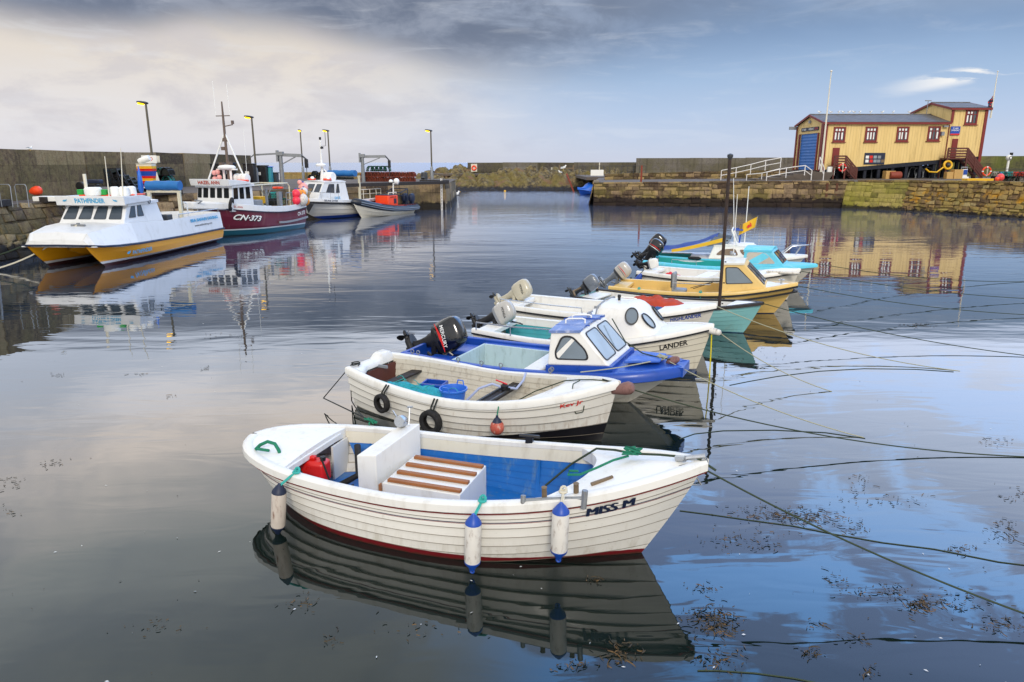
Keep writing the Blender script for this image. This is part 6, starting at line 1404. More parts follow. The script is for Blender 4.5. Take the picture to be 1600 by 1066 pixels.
# ---------------------------------------------------------------- 6. aqua clinker boat
r6, L6 = place((2.15, 20.4), (6.35, 17.55), 'open_boat', 'pale aqua clinker boat with black gunwale between two white and yellow boats')
M['hull6'] = hullmat('hull_aqua', '86c0c0', '1f6a9c', .02, .0, stain_amt=.25)
H6 = Hull(L6, 1.8, [(0, .58), (.35, .54), (.65, .6), (1, .84)], PL_TR, zk=-.25, rake=.42, fa=(2.9, 2.5), fb=(1.35, 1.1))
H6.shell(7, .015, .97).build('hull', 'hull6', r6, smooth=28)
mb = MB(); H6.rail(mb, [(-.08, -.03), (-.08, .03), (.05, .03), (.055, -.04), (0, -.05)]); mb.build('gunwale', 'darkwood', r6, smooth=30)
H6.liner(.02, .85, .12, .08, None, 3, (0, 0), lap=.01).build('liner', 'white', r6, smooth=28); H6.sole(.02, .88, .125).build('sole', 'grey', r6)
MB().box((.28, 0, .50), (.5, 1.35, .06)).build('stern_seat', 'whitedeck', r6, bevel=.02); MB().box((2.2, 0, .42), (.3, 1.6, .05)).build('thwart', 'teal', r6, bevel=.01)
H6.deck(lambda q: 4.3, .06, .04, lip=.08, dz=.02).build('foredeck', 'whitedeck', r6, smooth=50)
MB().tube([(.05, -.7, .62), (-.12, -.5, .70), (-.15, 0, .72), (-.12, .5, .70), (.05, .7, .62)], .03, 8).build('stern_rail', 'oldwood', r6)
M['cowldark'] = pm('cowldark', '6a7078', .25, .1, 3, coat=.4)
outboard(r6, (.02, .05, .66), R(50), .78, 'cowldark', leg='darkgrey', cap='black', steer=.1)

# ---------------------------------------------------------------- 7. yellow wheelhouse boat
r7, L7 = place((3.25, 22.0), (8.2, 20.05), 'wheelhouse_boat', 'pale yellow boat with upright wheelhouse, black rubbing band and grey seat')
M['hull7'] = hullmat('hull_yellow', 'dcb76a', '1f3c78', .02, .0, stain_amt=.25, stain='8a6a38'); mt('hullyellow', 'e0bd72', .42, .08, 2, dirt='a8884c', dirt_amt=.3)
H7 = Hull(L7, 1.98, [(0, .60), (.35, .58), (.65, .66), (1, .92)], PL_TR, zk=-.28, rake=.55, fa=(2.9, 2.5), fb=(1.3, 1.05))
H7.shell(6, .014, .95).build('hull', 'hull7', r7, smooth=28)
mb = MB(); H7.rail(mb, [(-.09, -.03), (-.09, .03), (-.05, .045), (.03, .04), (.05, .02), (.05, -.05), (0, -.05)]); mb.build('gunwale', 'hullyellow', r7, smooth=50)
for dz_ in (-.06, -.20):
    mb = MB(); H7.rail(mb, [(0, dz_), (.062, dz_), (.062, dz_-.045), (0, dz_-.045)]); mb.build('rubbing_strake', 'black', r7, smooth=50)
H7.liner(.02, .62, .1, .09, None, 3, (0, 0), lap=.004).build('liner', 'hullyellow', r7, smooth=28); H7.sole(.02, .64, .105).build('sole', 'hullyellow', r7)
H7.deck(lambda q: 3.4, .06, .06, lip=.05, dz=.02).build('foredeck', 'whitedeck', r7, smooth=50)
MB().box((.25, 0, .52), (.42, 1.5, .10)).build('stern_seat', 'hullyellow', r7, bevel=.02)
cb = [(3.3, -.78, .64), (4.62, -.62, .74), (4.62, .62, .74), (3.3, .78, .64)]; ct = [(3.3, -.66, 1.48), (3.86, -.60, 1.50), (3.86, .60, 1.50), (3.3, .66, 1.48)]
c7, _r = cabin(r7, cb, ct, 'hullyellow', 'cream', .05, .04)
facewin(c7, cb[0], cb[1], ct[1], ct[0], [(.10, .30), (.80, .30), (.76, .50), (.62, .88), (.10, .88)], frame_mat='black', glass='winglass', rad=.06, fw=.03)
facewin(c7, cb[1], cb[2], ct[2], ct[1], [(.06, .22), (.45, .22), (.45, .88), (.08, .88)], frame_mat='black', glass='winglass', rad=.07, fw=.03)
facewin(c7, cb[1], cb[2], ct[2], ct[1], [(.55, .22), (.94, .22), (.92, .88), (.55, .88)], frame_mat='black', glass='winglass', rad=.07, fw=.03)
MB().box((4.6, 0, .80), (.3, 1.0, .12)).build('cabin_step', 'whitedeck', r7, bevel=.02)
MB().tube([(3.45, .1, 1.66), (3.45, .1, 1.74)], .05).ball((3.55, -.2, 1.70), .05).build('roof_fittings', 'steel', r7)
MB().tube([(3.5, .2, 1.66), (3.48, .2, 3.4)], [.014, .008], 6).build('aerial', 'signwhite', r7)
o_ = MB().box((2.05, -.25, .55), (.42, .46, .12)).box((1.88, -.25, .82), (.10, .46, .56)).build('helm_seat', 'grey', r7, bevel=.05); MB().box((1.815, -.25, .85), (.03, .36, .42)).build('seat_back_panel', 'darkgrey', o_, bevel=.02); MB().tube([(2.05, -.25, .1), (2.05, -.25, .5)], .05).build('pedestal', 'steel', o_)
MB().tube([(1.9, -.72, .62), (1.9, -.72, .84), (3.0, -.76, .86)], .014, 6).build('side_rail', 'steel', r7)
MB().tube([(2.4, .2, .55), (3.0, -.2, .85)], .012).tube([(2.3, .3, .55), (2.9, .0, .8)], .01).build('fishing_rod', 'black', r7)
H7.text('boat_name', 'KITTIWAKE', 'navy', r7, 1.2, .15, .07, .6, shear=.3, off=.02); H7.text('boat_name', 'LANDER', 'black', r7, 3.2, .165, .06, .5, off=.02)
outboard(r7, (.03, .20, .72), R(48), .85, 'cowlgrey', leg='cowldark', stripe=(('red', .42, .03), ('black', .36, .02)), cap='darkgrey', steer=.0)
MB().tube([(4.9, 0, .90), (4.9, 0, 1.03)], .03).tube([(4.82, 0, 1.0), (4.98, 0, 1.0)], .02).build('samson_post', 'steel', r7)
for x_, lb in ((.95, 'small navy fender on a teal line near the yellow boat stern'), (2.75, 'small navy fender on a teal line by the yellow wheelhouse')):
    q_ = onrail(H7, x_, -1, .12); hang_fender(r7, q_[0], q_[1], .32, .22, .06, ('navy', 'navy'), lb, (0, 0), onrail(H7, x_, -1, .0, .05))

# ---------------------------------------------------------------- 8. open white boat with small white outboard
r8, L8 = place((4.75, 24.9), (9.08, 22.1), 'open_boat', 'open white boat with small white tiller outboard behind the yellow boat')
H8 = Hull(L8, 1.9, [(0, .62), (.35, .60), (.65, .70), (1, 1.02)], PL_TR, zk=-.28, rake=.3, fa=(2.9, 2.5), fb=(1.35, 1.1))
M['hull8'] = hullmat('hull_white8', 'd6d0c2', '1c3050', .03, .0, stain_amt=.3)
H8.shell(8, .015, .95).build('hull', 'hull8', r8, smooth=28)
mb = MB(); H8.rail(mb, [(-.09, -.03), (-.09, .03), (-.05, .045), (.03, .04), (.05, .02), (.05, -.07), (0, -.07)]); mb.build('gunwale', 'white', r8, smooth=50)
mb = MB(); H8.rail(mb, [(0, -.072), (.062, -.072), (.062, -.11), (0, -.11)]); mb.build('rubbing_strake', 'black', r8, smooth=50)
H8.liner(.02, .80, .14, .10, None, 3, (0, 0), lap=.004).build('liner', 'white', r8, smooth=28); H8.sole(.02, .82, .145).build('sole', 'whitedeck', r8)
H8.deck(lambda q: 3.9, .06, .06, lip=.08, dz=.02, hump=.06).build('foredeck', 'whitedeck', r8, smooth=50)
MB().box((.25, 0, .56), (.45, 1.4, .1)).build('stern_seat', 'whitedeck', r8, bevel=.02); MB().box((2.2, 0, .46), (.4, 1.6, .3)).build('thwart', 'whitedeck', r8, bevel=.02)
MB().lathe([(.03, -.5), (.05, -.45), (.055, .4), (.02, .5)], 10, 0, Matrix.Translation((4.75, -.45, .95)) @ Matrix.Rotation(R(88), 4, 'Y')).build('stowed_fender', 'fenderwhite', r8)
outboard(r8, (.05, .1, .72), R(75), .62, 'white', leg='black', cap='grey', tiller=True, steer=.2)
heap(r8, 'lifejacket', 'small red lifejacket in the stern of the open white boat', 'lifejacket', .95, .1, .46, .5, .4, .10, 'red', 0, 8)
o = thing_at(r8, 'fender', 'blue teardrop fender hanging off the quarter of the open white boat', 'fender', .15, -.95, .42); MB().lathe([(.01, -.26), (.10, -.18), (.13, -.05), (.09, .1), (.03, .2)], 14, 0, Matrix.Rotation(R(25), 4, 'Y')).build('body', 'blue', o); MB().tube([(.05, 0, .18), (.12, .15, .30)], .012).build('lanyard', 'ropeblack', o)

# ---------------------------------------------------------------- 9. sky blue wheelhouse boat
r9, L9 = place((5.35, 27.2), (10.6, 24.45), 'wheelhouse_boat', 'sky blue topped wheelhouse boat with turquoise sides and blue bottom paint')
mt('cyan', '5cc4dc', .4, .1, 2.4, dirt='b8d8dc', dirt_amt=.35); mt('turq', '1f9c94', .45, .1, 2.4)
M['hull9'] = hullmat('hull_white9', 'cfc9ba', '1f46a0', .12, .018, stain_amt=.3)
H9 = Hull(L9, 2.1, [(0, .74), (.35, .70), (.65, .76), (1, .90)], PL_TR, zk=-.3, rake=.75, fa=(2.9, 2.5), fb=(1.25, 1.0))
H9.shell(6, .014, .92).build('hull', 'hull9', r9, smooth=28)
mb = MB(); H9.rail(mb, [(-.10, -.03), (-.10, .03), (-.05, .05), (.05, .04), (.09, .0), (.09, -.07), (0, -.09)]); mb.build('gunwale', 'cyan', r9, smooth=50)
H9.liner(.02, .66, .1, .1, None, 3, (0, 0), lap=.004).build('liner', 'turq', r9, smooth=28); H9.sole(.02, .68, .105).build('sole', 'cyan', r9)
H9.deck(lambda q: 3.7, .05, .06, lip=.05, dz=.025).build('foredeck', 'cyan', r9, smooth=50)
cb = [(3.6, -.86, .74), (5.0, -.60, .82), (5.0, .60, .82), (3.6, .86, .74)]; ct = [(3.6, -.70, 1.36), (4.5, -.60, 1.38), (4.5, .60, 1.38), (3.6, .70, 1.36)]
c9, _r = cabin(r9, cb, ct, 'cyan', 'cyan', .07, .04, rcam=.08)
facewin(c9, cb[0], cb[1], ct[1], ct[0], [(.08, .22), (.84, .22), (.80, .55), (.70, .88), (.10, .88)], frame_mat='steel', glass='creamglass', rad=.10, fw=.02)
facewin(c9, cb[1], cb[2], ct[2], ct[1], [(.05, .2), (.47, .2), (.47, .88), (.07, .88)], frame_mat='black', glass='darkglass', rad=.06, fw=.03)
facewin(c9, cb[1], cb[2], ct[2], ct[1], [(.53, .2), (.95, .2), (.93, .88), (.53, .88)], frame_mat='black', glass='darkglass', rad=.06, fw=.03)
MB().tube([(1.1, -.95, .74), (1.1, -.95, .9), (2.0, -1.0, .9), (2.02, -1.0, .72)], .016, 6).build('side_rail', 'steel', r9)
outboard(r9, (.05, .25, .82), R(30), 1.0, 'glossblack', leg='black', stripe=(('red', .42, .04), ('signwhite', .36, .03)), cap='black', steer=0.)
MB().lathe([(.02, -.25), (.06, -.2), (.07, .15), (.03, .25)], 12, 0, Matrix.Translation((1.5, .86, .76)) @ Matrix.Rotation(R(90), 4, 'Y')).build('stowed_fender', 'rubber', r9)
MB().lathe([(.02, -.25), (.06, -.2), (.07, .15), (.03, .25)], 12, 0, Matrix.Translation((2.9, .92, .76)) @ Matrix.Rotation(R(90), 4, 'Y')).build('stowed_fender', 'rubber', r9)

r9.location.z = -.06
# ---------------------------------------------------------------- 10. white cabin cruiser, furthest of the row
r10, L10 = place((5.75, 29.0), (11.35, 27.1), 'cabin_cruiser', 'furthest white cabin cruiser with yellow flag, blue canopy and bow pulpit')
M['hull10'] = hullmat('hull_white10', 'd8d4c8', '1d8c84', .10, .0, stain_amt=.25)
H10 = Hull(L10, 2.3, [(0, .80), (.35, .80), (.65, .86), (1, 1.02)], PL_TR, zk=-.3, rake=.9, fa=(2.9, 2.5), fb=(1.25, 1.0))
H10.shell(4, .008, 1.).build('hull', 'hull10', r10, smooth=28)
mb = MB(); H10.rail(mb, [(-.1, -.03), (-.1, .03), (.04, .04), (.07, 0), (.06, -.06), (0, -.08)]); mb.build('gunwale', 'white', r10, smooth=50)
mb = MB(); H10.rail(mb, [(0, -.085), (.03, -.085), (.03, -.24), (0, -.26)], 0, .7); mb.build('side_stripe', 'turq', r10, smooth=50)
H10.deck(lambda q: 1.6, .05, .08, lip=.05, dz=.02).build('foredeck', 'whitedeck', r10, smooth=50); H10.liner(.02, .3, .3, .1, None, 3, (0, 0)).build('liner', 'turq', r10); H10.sole(.02, .32, .305).build('sole', 'whitedeck', r10)
cb = [(2.3, -.95, .86), (4.7, -.78, .92), (4.7, .78, .92), (2.3, .95, .86)]; ct = [(2.5, -.78, 1.38), (3.95, -.66, 1.36), (3.95, .66, 1.36), (2.5, .78, 1.38)]
c10, _r = cabin(r10, cb, ct, 'white', 'whitedeck', .05, .03, rcam=.05)
facewin(c10, cb[0], cb[1], ct[1], ct[0], [(.10, .30), (.50, .26), (.50, .80), (.20, .70)], frame_mat='brownpaint', glass='tanglass', rad=.10, fw=.02)
facewin(c10, cb[0], cb[1], ct[1], ct[0], [(.58, .30), (.86, .30), (.78, .72), (.58, .72)], frame_mat='brownpaint', glass='tanglass', rad=.08, fw=.02)
MB().prism([(3.9, -.6, 1.02), (4.9, -.35, 1.04), (4.9, .35, 1.04), (3.9, .6, 1.02)], (0, 0, .1)).build('fore_hatch', 'whitedeck', r10, bevel=.02)
M['perspex'] = glassmat('perspex', '8d9db0', .05)
for sx in (-1, 1): MB().grid([[(2.2, sx*.80, 1.30), (3.0, sx*.72, 1.42)], [(2.5, sx*.76, 1.72), (3.1, sx*.68, 1.62)]]).build('windscreen', 'perspex', r10, smooth=0)
MB().grid([[(3.0, -.72, 1.42), (3.0, .72, 1.42)], [(3.1, -.68, 1.62), (3.1, .68, 1.62)]]).build('windscreen', 'perspex', r10, smooth=0)
wfr = MB(); wfr.tube([(2.9, -.74, 1.40), (3.35, -.70, 1.40), (3.12, -.66, 1.95), (3.12, .66, 1.95), (3.35, .70, 1.40)], .035, 7).build('screen_frame', 'signwhite', r10)
M['canvasblue'] = pm('canvasblue', '1c3f8c', .8, .2, 4)
# canopy sloping down to the stern: blue top, yellow side
rws = [[(x, y*(.95-.1*k/8), lerp(.92, 1.50, (k/8)**1.6)+.06*(1-(y/.95)**2)-.05*math.sin(k*1.5)*(1-abs(y))) for y in (-.9, -.6, -.3, 0, .3, .6, .9)] for k, x in [(k, lerp(.5, 2.6, k/8)) for k in range(9)]]
o = thing_at(r10, 'canopy', 'blue canopy sloping to the stern of the furthest cruiser', 'canopy', 0, 0, 0); MB().grid(rws).build('canvas', M['canvasblue'], o, smooth=60, recalc=False)
rws = [[(x, -.93, lerp(.86, 1.36, (k/8)**1.2)), (x, -.92, lerp(.98, 1.52, (k/8)**1.2))] for k, x in [(k, lerp(.9, 2.9, k/8)) for k in range(9)]]
o = thing_at(r10, 'tarpaulin', 'yellow tarpaulin strip laced along the furthest cruiser', 'tarpaulin', 0, 0, 0); MB().grid(rws).build('canvas', 'yellow', o, smooth=60, recalc=False)
H10.text('boat_name', 'FALCON', 'navy', r10, 3.7, -.16, .09, .5, off=-.16) if False else None
MB().tube([(L10-.9, -.32, 1.06), (L10-.55, -.25, 1.38), (L10-.1, -.08, 1.42), (L10+.05, 0, 1.43), (L10-.1, .08, 1.42), (L10-.55, .25, 1.38), (L10-.9, .32, 1.06)], .022, 8).tube([(L10-.4, -.12, 1.06), (L10-.2, -.1, 1.42)], .018, 6).tube([(L10-.4, .12, 1.06), (L10-.2, .1, 1.42)], .018, 6).build('pulpit', 'steel', r10)
MB().tube([(3.6, .1, 1.38), (3.6, .1, 3.6)], [.02, .012], 7).build('aerial', 'signwhite', r10); MB().tube([(3.2, .35, 1.4), (3.0, .3, 3.9)], [.016, .01], 7).build('aerial', 'signwhite', r10)
for y_ in (-.25, .0, .25): MB().tube([(3.45, y_, 1.95), (3.45, y_, 2.18)], .04, 8).build('rod_holder', 'oldwood', r10)
MB().tube([(3.12, -.3, 1.95), (3.5, -.3, 1.95), (3.5, .3, 1.95), (3.12, .3, 1.95)], .03, 6).tube([(3.4, 0, 1.4), (3.45, 0, 1.98)], .03).build('rod_rack', 'blue', r10)
fl = empty('flag', wm(r10) @ Vector((3.9, -.1, 1.45)), r10.rotation_euler.z, 'yellow flag with red emblem flying from the furthest cruiser', 'flag')
MB().tube([(0, 0, 0), (.12, 0, .85)], .012, 6).build('staff', 'steel', fl)
fr_ = [[(.12-.04*(j/5)-u*.62, .05*math.sin(u*6), .82-.40*(j/5)-u*.34) for u in [i/8 for i in range(9)]] for j in range(6)]
MB().grid(fr_).build('cloth', 'yellow', fl, smooth=60, recalc=False)
em = MB(); em.add([(-.10, -.03, .55), (-.16, -.045, .60), (-.13, -.04, .48), (-.22, -.06, .50), (-.26, -.06, .40), (-.20, -.055, .36), (-.15, -.045, .42), (-.08, -.03, .44)], [(0, 1, 2, 3, 4, 5, 6, 7)]); em.build('emblem', 'red', fl, smooth=0)
outboard(r10, (.05, .25, .95), R(40), 1.1, 'glossblack', leg='black', stripe=(('red', .30, .03),), cap='black'); outboard(r10, (.05, -.5, .85), R(62), .7, 'glossblack', leg='black', cap='black')
r10.location.z = -.2

# ================================================================ LEFT-HAND BOATS
# ---------------------------------------------------------------- yellow catamaran
rc, Lc = place((-17.95, 39.7), (-18.55, 28.7), 'catamaran', 'white and yellow dive catamaran with PATHFINDER across the wheelhouse visor'); rc.location.z = .22
m = hullmat('cat_yellow', 'f0a510', '5a3230', -.07, .0, stain_amt=.12, stain='9a6a18', band=('e2e2e2', .10), rough=.3, scum=0); M['catyellow'] = m
mt('catwhite', 'dfe0e0', .36, .05, 1.3, dirt='a8a498', dirt_amt=.25)
PLC = [(0, .95), (.4, 1), (.7, .98), (.86, .72), (.95, .34), (1, .02)]
for sy in (-1, 1):
    Hc = Hull(Lc, 1.35, [(0, .50), (.5, .52), (.8, .60), (1, .76)], PLC, zk=-.3, rake=.85, srake=.05, fa=(2.6, 2.4), fb=(1.3, 1.05)); hm = Hc.shell(3, .0, 1.); hm.v = [Vector((v.x, v.y+sy*1.22, v.z)) for v in hm.v]; hm.build('hull', 'catyellow', rc, smooth=28)
pod = MB(); ss = []
for x, w_, zb_ in ((0, .6, .25), (6, .6, .2), (8.4, .55, .15), (9.6, .35, .3), (10.3, .05, .55)): ss.append([(x, -w_, .6), (x, -.05, zb_), (x, .05, zb_), (x, w_, .6)])
pod.grid(ss).build('centre_nacelle', 'catyellow', rc, smooth=20)
MB().prism([(0, -1.85, .50), (9.6, -1.9, .60), (10.9, -1.55, .72), (10.9, 1.55, .72), (9.6, 1.9, .60), (0, 1.85, .50)], (0, 0, .04)).build('bridge_deck', 'catwhite', rc, smooth=0)
# rubbing strip
mb = MB(); pth = [(-.02, 1.90, .50), (4, 1.93, .515), (8.2, 1.93, .58), (9.8, 1.93, .65), (10.6, 1.75, .70), (10.98, 1.25, .76)]; mb.tube([Vector(p)+Vector((0, 0, .03)) for p in pth], .05, 6); mb.tube([(x, -y, z+.03) for x, y, z in pth], .05, 6); mb.tube([(10.98, 1.25, .79), (10.95, 0, .80), (10.98, -1.25, .79)], .045, 6); mb.build('rubbing_strip', 'navy', rc)
secs = [(0, 1.86, .55, 1.75, 1.42), (3.8, 1.9, .57, 1.78, 1.42), (5.4, 1.9, .57, 1.75, 1.38), (8.3, 1.88, .62, 1.62, 1.50), (9.4, 1.86, .66, 1.5, 1.45), (10.75, 1.50, .78, 1.22, 1.26), (10.95, 1.35, .80, 1.15, .98)]
mb = MB(); rws = []
for x, w0, z0_, w1, z1_ in secs:
    rws.append([(x, -w0, z0_), (x, -w1, z1_), (x-.06, -w1+.10, z1_+.0), (x-.06, 0, z1_+.06), (x-.06, w1-.10, z1_), (x, w1, z1_), (x, w0, z0_)])
mb.grid([[r_[i] for i in (0, 1, 2, 3, 4, 5, 6)] for r_ in rws[3:]]); mb.add(rws[-1], [tuple(range(7))]); mb.grid([[r_[i] for i in (0, 1, 2)] for r_ in rws[:4]]); mb.grid([[r_[i] for i in (4, 5, 6)] for r_ in rws[:4]])
mb.add(rws[0], [tuple(range(7))]); mb.build('topsides', 'catwhite', rc, smooth=20)
for sy in (-1, 1): MB().prism([(0, sy*1.62, .55), (5.5, sy*1.62, .57), (5.5, sy*1.62, 1.36), (0, sy*1.62, 1.40)], (0, -.05*sy, 0)).build('bulwark_lining', 'catwhite', rc, smooth=0)
cb = [(5.4, 1.52, 1.35), (5.4, -1.52, 1.35), (8.55, -1.50, 1.48), (8.55, 1.50, 1.48)]
cbs = [(5.4, -1.52, 1.35), (8.60, -1.48, 1.45), (8.60, 1.48, 1.45), (5.4, 1.52, 1.35)]; cts = [(5.55, -1.32, 2.36), (7.98, -1.36, 2.30), (7.98, 1.36, 2.30), (5.55, 1.32, 2.36)]
cc_, _r = cabin(rc, cbs, cts, 'catwhite', 'catwhite', .12, .10, rcam=.06)
for u0 in (.035, .275, .51, .75): facewin(cc_, cbs[1], cbs[2], cts[2], cts[1], [(u0, .24), (u0+.20, .24), (u0+.19, .88), (u0+.02, .88)], frame_mat='darkgrey', glass='glass', rad=.07, fw=.03)
facewin(cc_, cbs[2], cbs[3], cts[3], cts[2], [(.10, .30), (.28, .30), (.25, .90), (.14, .90)], frame_mat='darkgrey', glass='glass', rad=.06, fw=.03)
facewin(cc_, cbs[2], cbs[3], cts[3], cts[2], [(.33, .33), (.50, .33), (.44, .90), (.33, .90)], frame_mat='darkgrey', glass='glass', rad=.06, fw=.03)
c0_ = Vector(cbs[2]).lerp(Vector(cbs[3]), .72); MB().torus(c0_+Vector((0, -.09, .95)), .09, .025, Matrix.Rotation(R(82), 4, 'X')).build('emblem_ring', 'darkgrey', cc_)
vis_ = MB().prism([(8.42, -1.55, 2.52), (8.42, 1.55, 2.52), (8.50, 1.55, 2.92), (8.50, -1.55, 2.92)], (-.10, 0, 0)).prism([(8.40, 1.50, 2.56), (6.4, 1.47, 2.62), (6.2, 1.44, 2.78), (6.9, 1.46, 2.90), (8.42, 1.50, 2.90)], (0, .05, 0)).prism([(8.40, -1.50, 2.56), (6.4, -1.47, 2.62), (6.2, -1.44, 2.78), (6.9, -1.46, 2.90), (8.42, -1.50, 2.90)], (0, -.05, 0)).prism([(8.40, -1.5, 2.84), (6.4, -1.44, 2.78), (6.4, 1.44, 2.78), (8.4, 1.5, 2.84)], (0, 0, .04)).build('roof_visor', 'catwhite', rc, bevel=.02, smooth=0)
mt('decalblue', '3fa0cc', .4, .05)
du = (Vector((0, 1, 0))); nv = Vector((.99, 0, .0)); dvv = Vector((.2, 0, .98)).normalized()
lettering('boat_name', 'PATHFINDER', 'decalblue', rc, (8.475, 0, 2.46), (0, 1, 0), (.2, 0, 1), .21, 1.35, bold=.03)
def fishmark(par, o_, du_, dv_, s_):
    o_ = Vector(o_); du_ = Vector(du_); dv_ = Vector(dv_); P_ = [(-1, -.1), (-.3, .35), (.4, .3), (1, .7), (.7, 0), (.3, -.2), (-.4, -.35)]
    MB().add([o_+du_*x*s_+dv_*y*s_ for x, y in P_], [tuple(range(7))]).build('emblem', 'decalblue', par, smooth=0)
fishmark(rc, (8.48, -1.12, 2.46), (0, 1, 0), (.2, 0, 1), .11); fishmark(rc, (8.48, 1.15, 2.46), (0, -1, 0), (.2, 0, 1), .11)
lettering('side_lettering', 'PATHFINDER', 'decalblue', rc, (8.15, 1.905, .27), (-1, 0, 0), (0, 0, 1), .17, 1.55, shear=.3, bold=.02); fishmark(rc, (9.15, 1.89, .30), (-1, 0, 0), (0, 0, 1), .16)
hz_ = Vector((0, -.12, .85)).normalized(); lettering('side_lettering', 'SEA SAFARI DIVING', 'decalblue', rc, (2.0, 1.835, 1.20), (-1, 0, 0), hz_, .16, 3.0, bold=.05)
lettering('side_lettering', 'www.stabbsdiving.com', 'black', rc, (2.2, 1.862, .92), (-1, 0, 0), hz_, .13, 1.9, bold=.01)
# roof gear
MB().lathe([(.32, 0), (.36, .1), (.36, .28), (.30, .36)], 16, 0, Matrix.Translation((7.9, -.15, 2.92))).build('radar', 'signwhite', rc); MB().tube([(7.9, -.45, 2.9), (7.9, -.45, 3.85)], .07, 8).build('exhaust_stack', 'cream', rc)
for dx, y_ in ((7.6, .65), (7.4, .95), (7.0, 1.05)): MB().lathe([(.20, 0), (.22, .08), (.20, .36), (.12, .42)], 12, 0, Matrix.Translation((dx, y_, 2.88))).build('liferaft', 'signwhite', rc)
MB().tube([(7.9, .55, 2.9), (7.86, .57, 4.6)], [.028, .015], 6).build('aerial', 'cream', rc); MB().tube([(7.6, 1.0, 2.9), (7.55, 1.15, 4.95)], [.03, .016], 6).build('aerial', 'cream', rc)
[MB().box((7.75, yy, 3.06), (.3, .27, .24)).build('green_box', M['green'], rc, bevel=.03) for yy in (-.78, .28)]
MB().box((7.7, .2, 2.92), (.3, .7, .08)).box((7.8, -.6, 2.92), (.2, .5, .08)).box((6.7, 1.0, 2.92), (1.0, .5, .06)).build('life_jackets', 'orange', rc, bevel=.03)
for ch_ in rc.children:
    if ch_.name.split('.')[0] in ('roof_visor', 'radar', 'exhaust_stack', 'liferaft', 'aerial', 'roof_rail', 'green_box', 'life_jackets'): ch_.location.z = -.26
# stern gantry with folded cover
for y_ in (-.2, 1.35): MB().bar((3.4, y_, 1.0), (3.4, y_, 2.62), .16, .16).build('gantry_post', M['gantry'], rc, bevel=.02)
MB().bar((3.4, -.3, 2.66), (3.4, 1.45, 2.66), .16, .12).build('gantry_beam', M['gantry'], rc, bevel=.02)
o = thing_at(rc, 'tarpaulin', 'folded bright blue cover on the catamaran stern gantry', 'cover', 3.4, .60, 2.95)
rws = [[(.28*math.cos(a_), x, .24*math.sin(a_)+.02*math.sin(x*9+a_*3)) for a_ in [2*math.pi*k/10 for k in range(10)]] for x in [-.85+1.7*i/14 for i in range(15)]]
mb = MB().grid(rws, wrap=True); mb.add(rws[0], [tuple(range(10))]); mb.add(rws[-1], [tuple(range(10))]); mb.build('folds', 'tarpblue', o, smooth=50)
o = thing_at(rc, 'banner', 'furled blue and cream flag at the catamaran gantry', 'flag', 3.3, -.65, 2.6); MB().lathe([(.03, -.1), (.14, .2), (.10, .8), (.02, 1.3)], 10).build('cloth', 'brightblue', o)
for a_, b_ in (((.1, 1.70, 1.42), (4.4, 1.74, 1.42)), ((.1, -1.70, 1.42), (4.4, -1.74, 1.42))):
    mb = MB().tube([Vector(a_), Vector(a_)+Vector((0, 0, .18)), Vector(b_)+Vector((0, 0, .18)), Vector(b_)], .025, 6); mb.build('side_rail', 'steel', rc)
MB().box((4.6, .9, 1.45), (.5, 1.0, .3)).build('deck_gear', 'darkgrey', rc, bevel=.03); MB().tube([(2.4, 1.2, 1.3), (2.4, 1.15, 2.0), (2.6, 1.1, 2.1)], .04).build('tank_rack', 'signwhite', rc)
MB().bar((9.6, -.2, 1.50), (9.6, .4, 1.50), .08, .08).box((9.6, .1, 1.5), (.1, .1, .2)).build('samson_post', 'galv', rc)

# ---------------------------------------------------------------- maroon fishing boat
rh, Lh = place((-15.2, 48.6), (-17.9, 41.1), 'fishing_boat', 'maroon steel fishing boat with white wheelhouse, CN 373 on the bow')
m, t, b = newmat('hull_maroon'); o = t.new('ShaderNodeTexCoord').outputs['Object']; s = t.sep(o); zz = t.math('SUBTRACT', s[2], t.math('MULTIPLY', s[0], .012))
cc = t.mix(t.noise(t.map(o, (1, 1, .3)), 1.5, 5), lin('5a1a2c'), lin('6c2236')); cc = t.mix(t.mr(t.noise(t.map(o, (3, 3, .3)), 1.5, 5), .55, .75, 0, .35), cc, lin('8c6c64'))
cc = t.mix(t.mr(zz, .375, .37), cc, lin('c9d2d4')); cc = t.mix(t.mr(zz, .30, .295), cc, lin('235a6c')); cc = t.mix(t.mr(s[2], .09, .05), cc, lin('2c4448'))
t.put(b.inputs['Base Color'], cc); b.inputs['Roughness'].default_value = .35; M['maroon'] = m
PLH = [(0, .82), (.15, .92), (.45, 1), (.70, .94), (.85, .70), (.95, .36), (1, .02)]
Hh = Hull(Lh, 3.5, [(0, 1.42), (.3, 1.30), (.55, 1.40), (.8, 1.62), (1, 1.85)], PLH, zk=-.6, rake=.7, srake=.1, fa=(2.9, 2.7), fb=(1.4, 1.1))
Hh.shell(4, .0, 1.).build('hull', 'maroon', rh, smooth=28)
mb = MB(); Hh.rail(mb, [(-.06, -.02), (-.06, .30), (.0, .32), (.03, .30), (.03, -.02)]); mb.build('bulwark', 'catwhite', rh, smooth=40)
mb = MB(); Hh.rail(mb, [(0, -.02), (.08, -.02), (.08, -.07), (0, -.07)]); mb.build('rubbing_strake', 'navy', rh, smooth=40)
mb = MB(); Hh.rail(mb, [(0, -.62), (.09, -.62), (.09, -.74), (0, -.74)], 0, .42, v=1.); mb.build('side_band', 'grey', rh, smooth=40)
dk = MB(); rws = []
for t_ in Hh.cols(0, 1): w_ = max(.01, Hh.hb(t_)-.06); x_ = Hh.p(t_, 1, 1).x; rws.append([(x_, -w_, Hh.z(t_)-.12), (x_, w_, Hh.z(t_)-.12)])
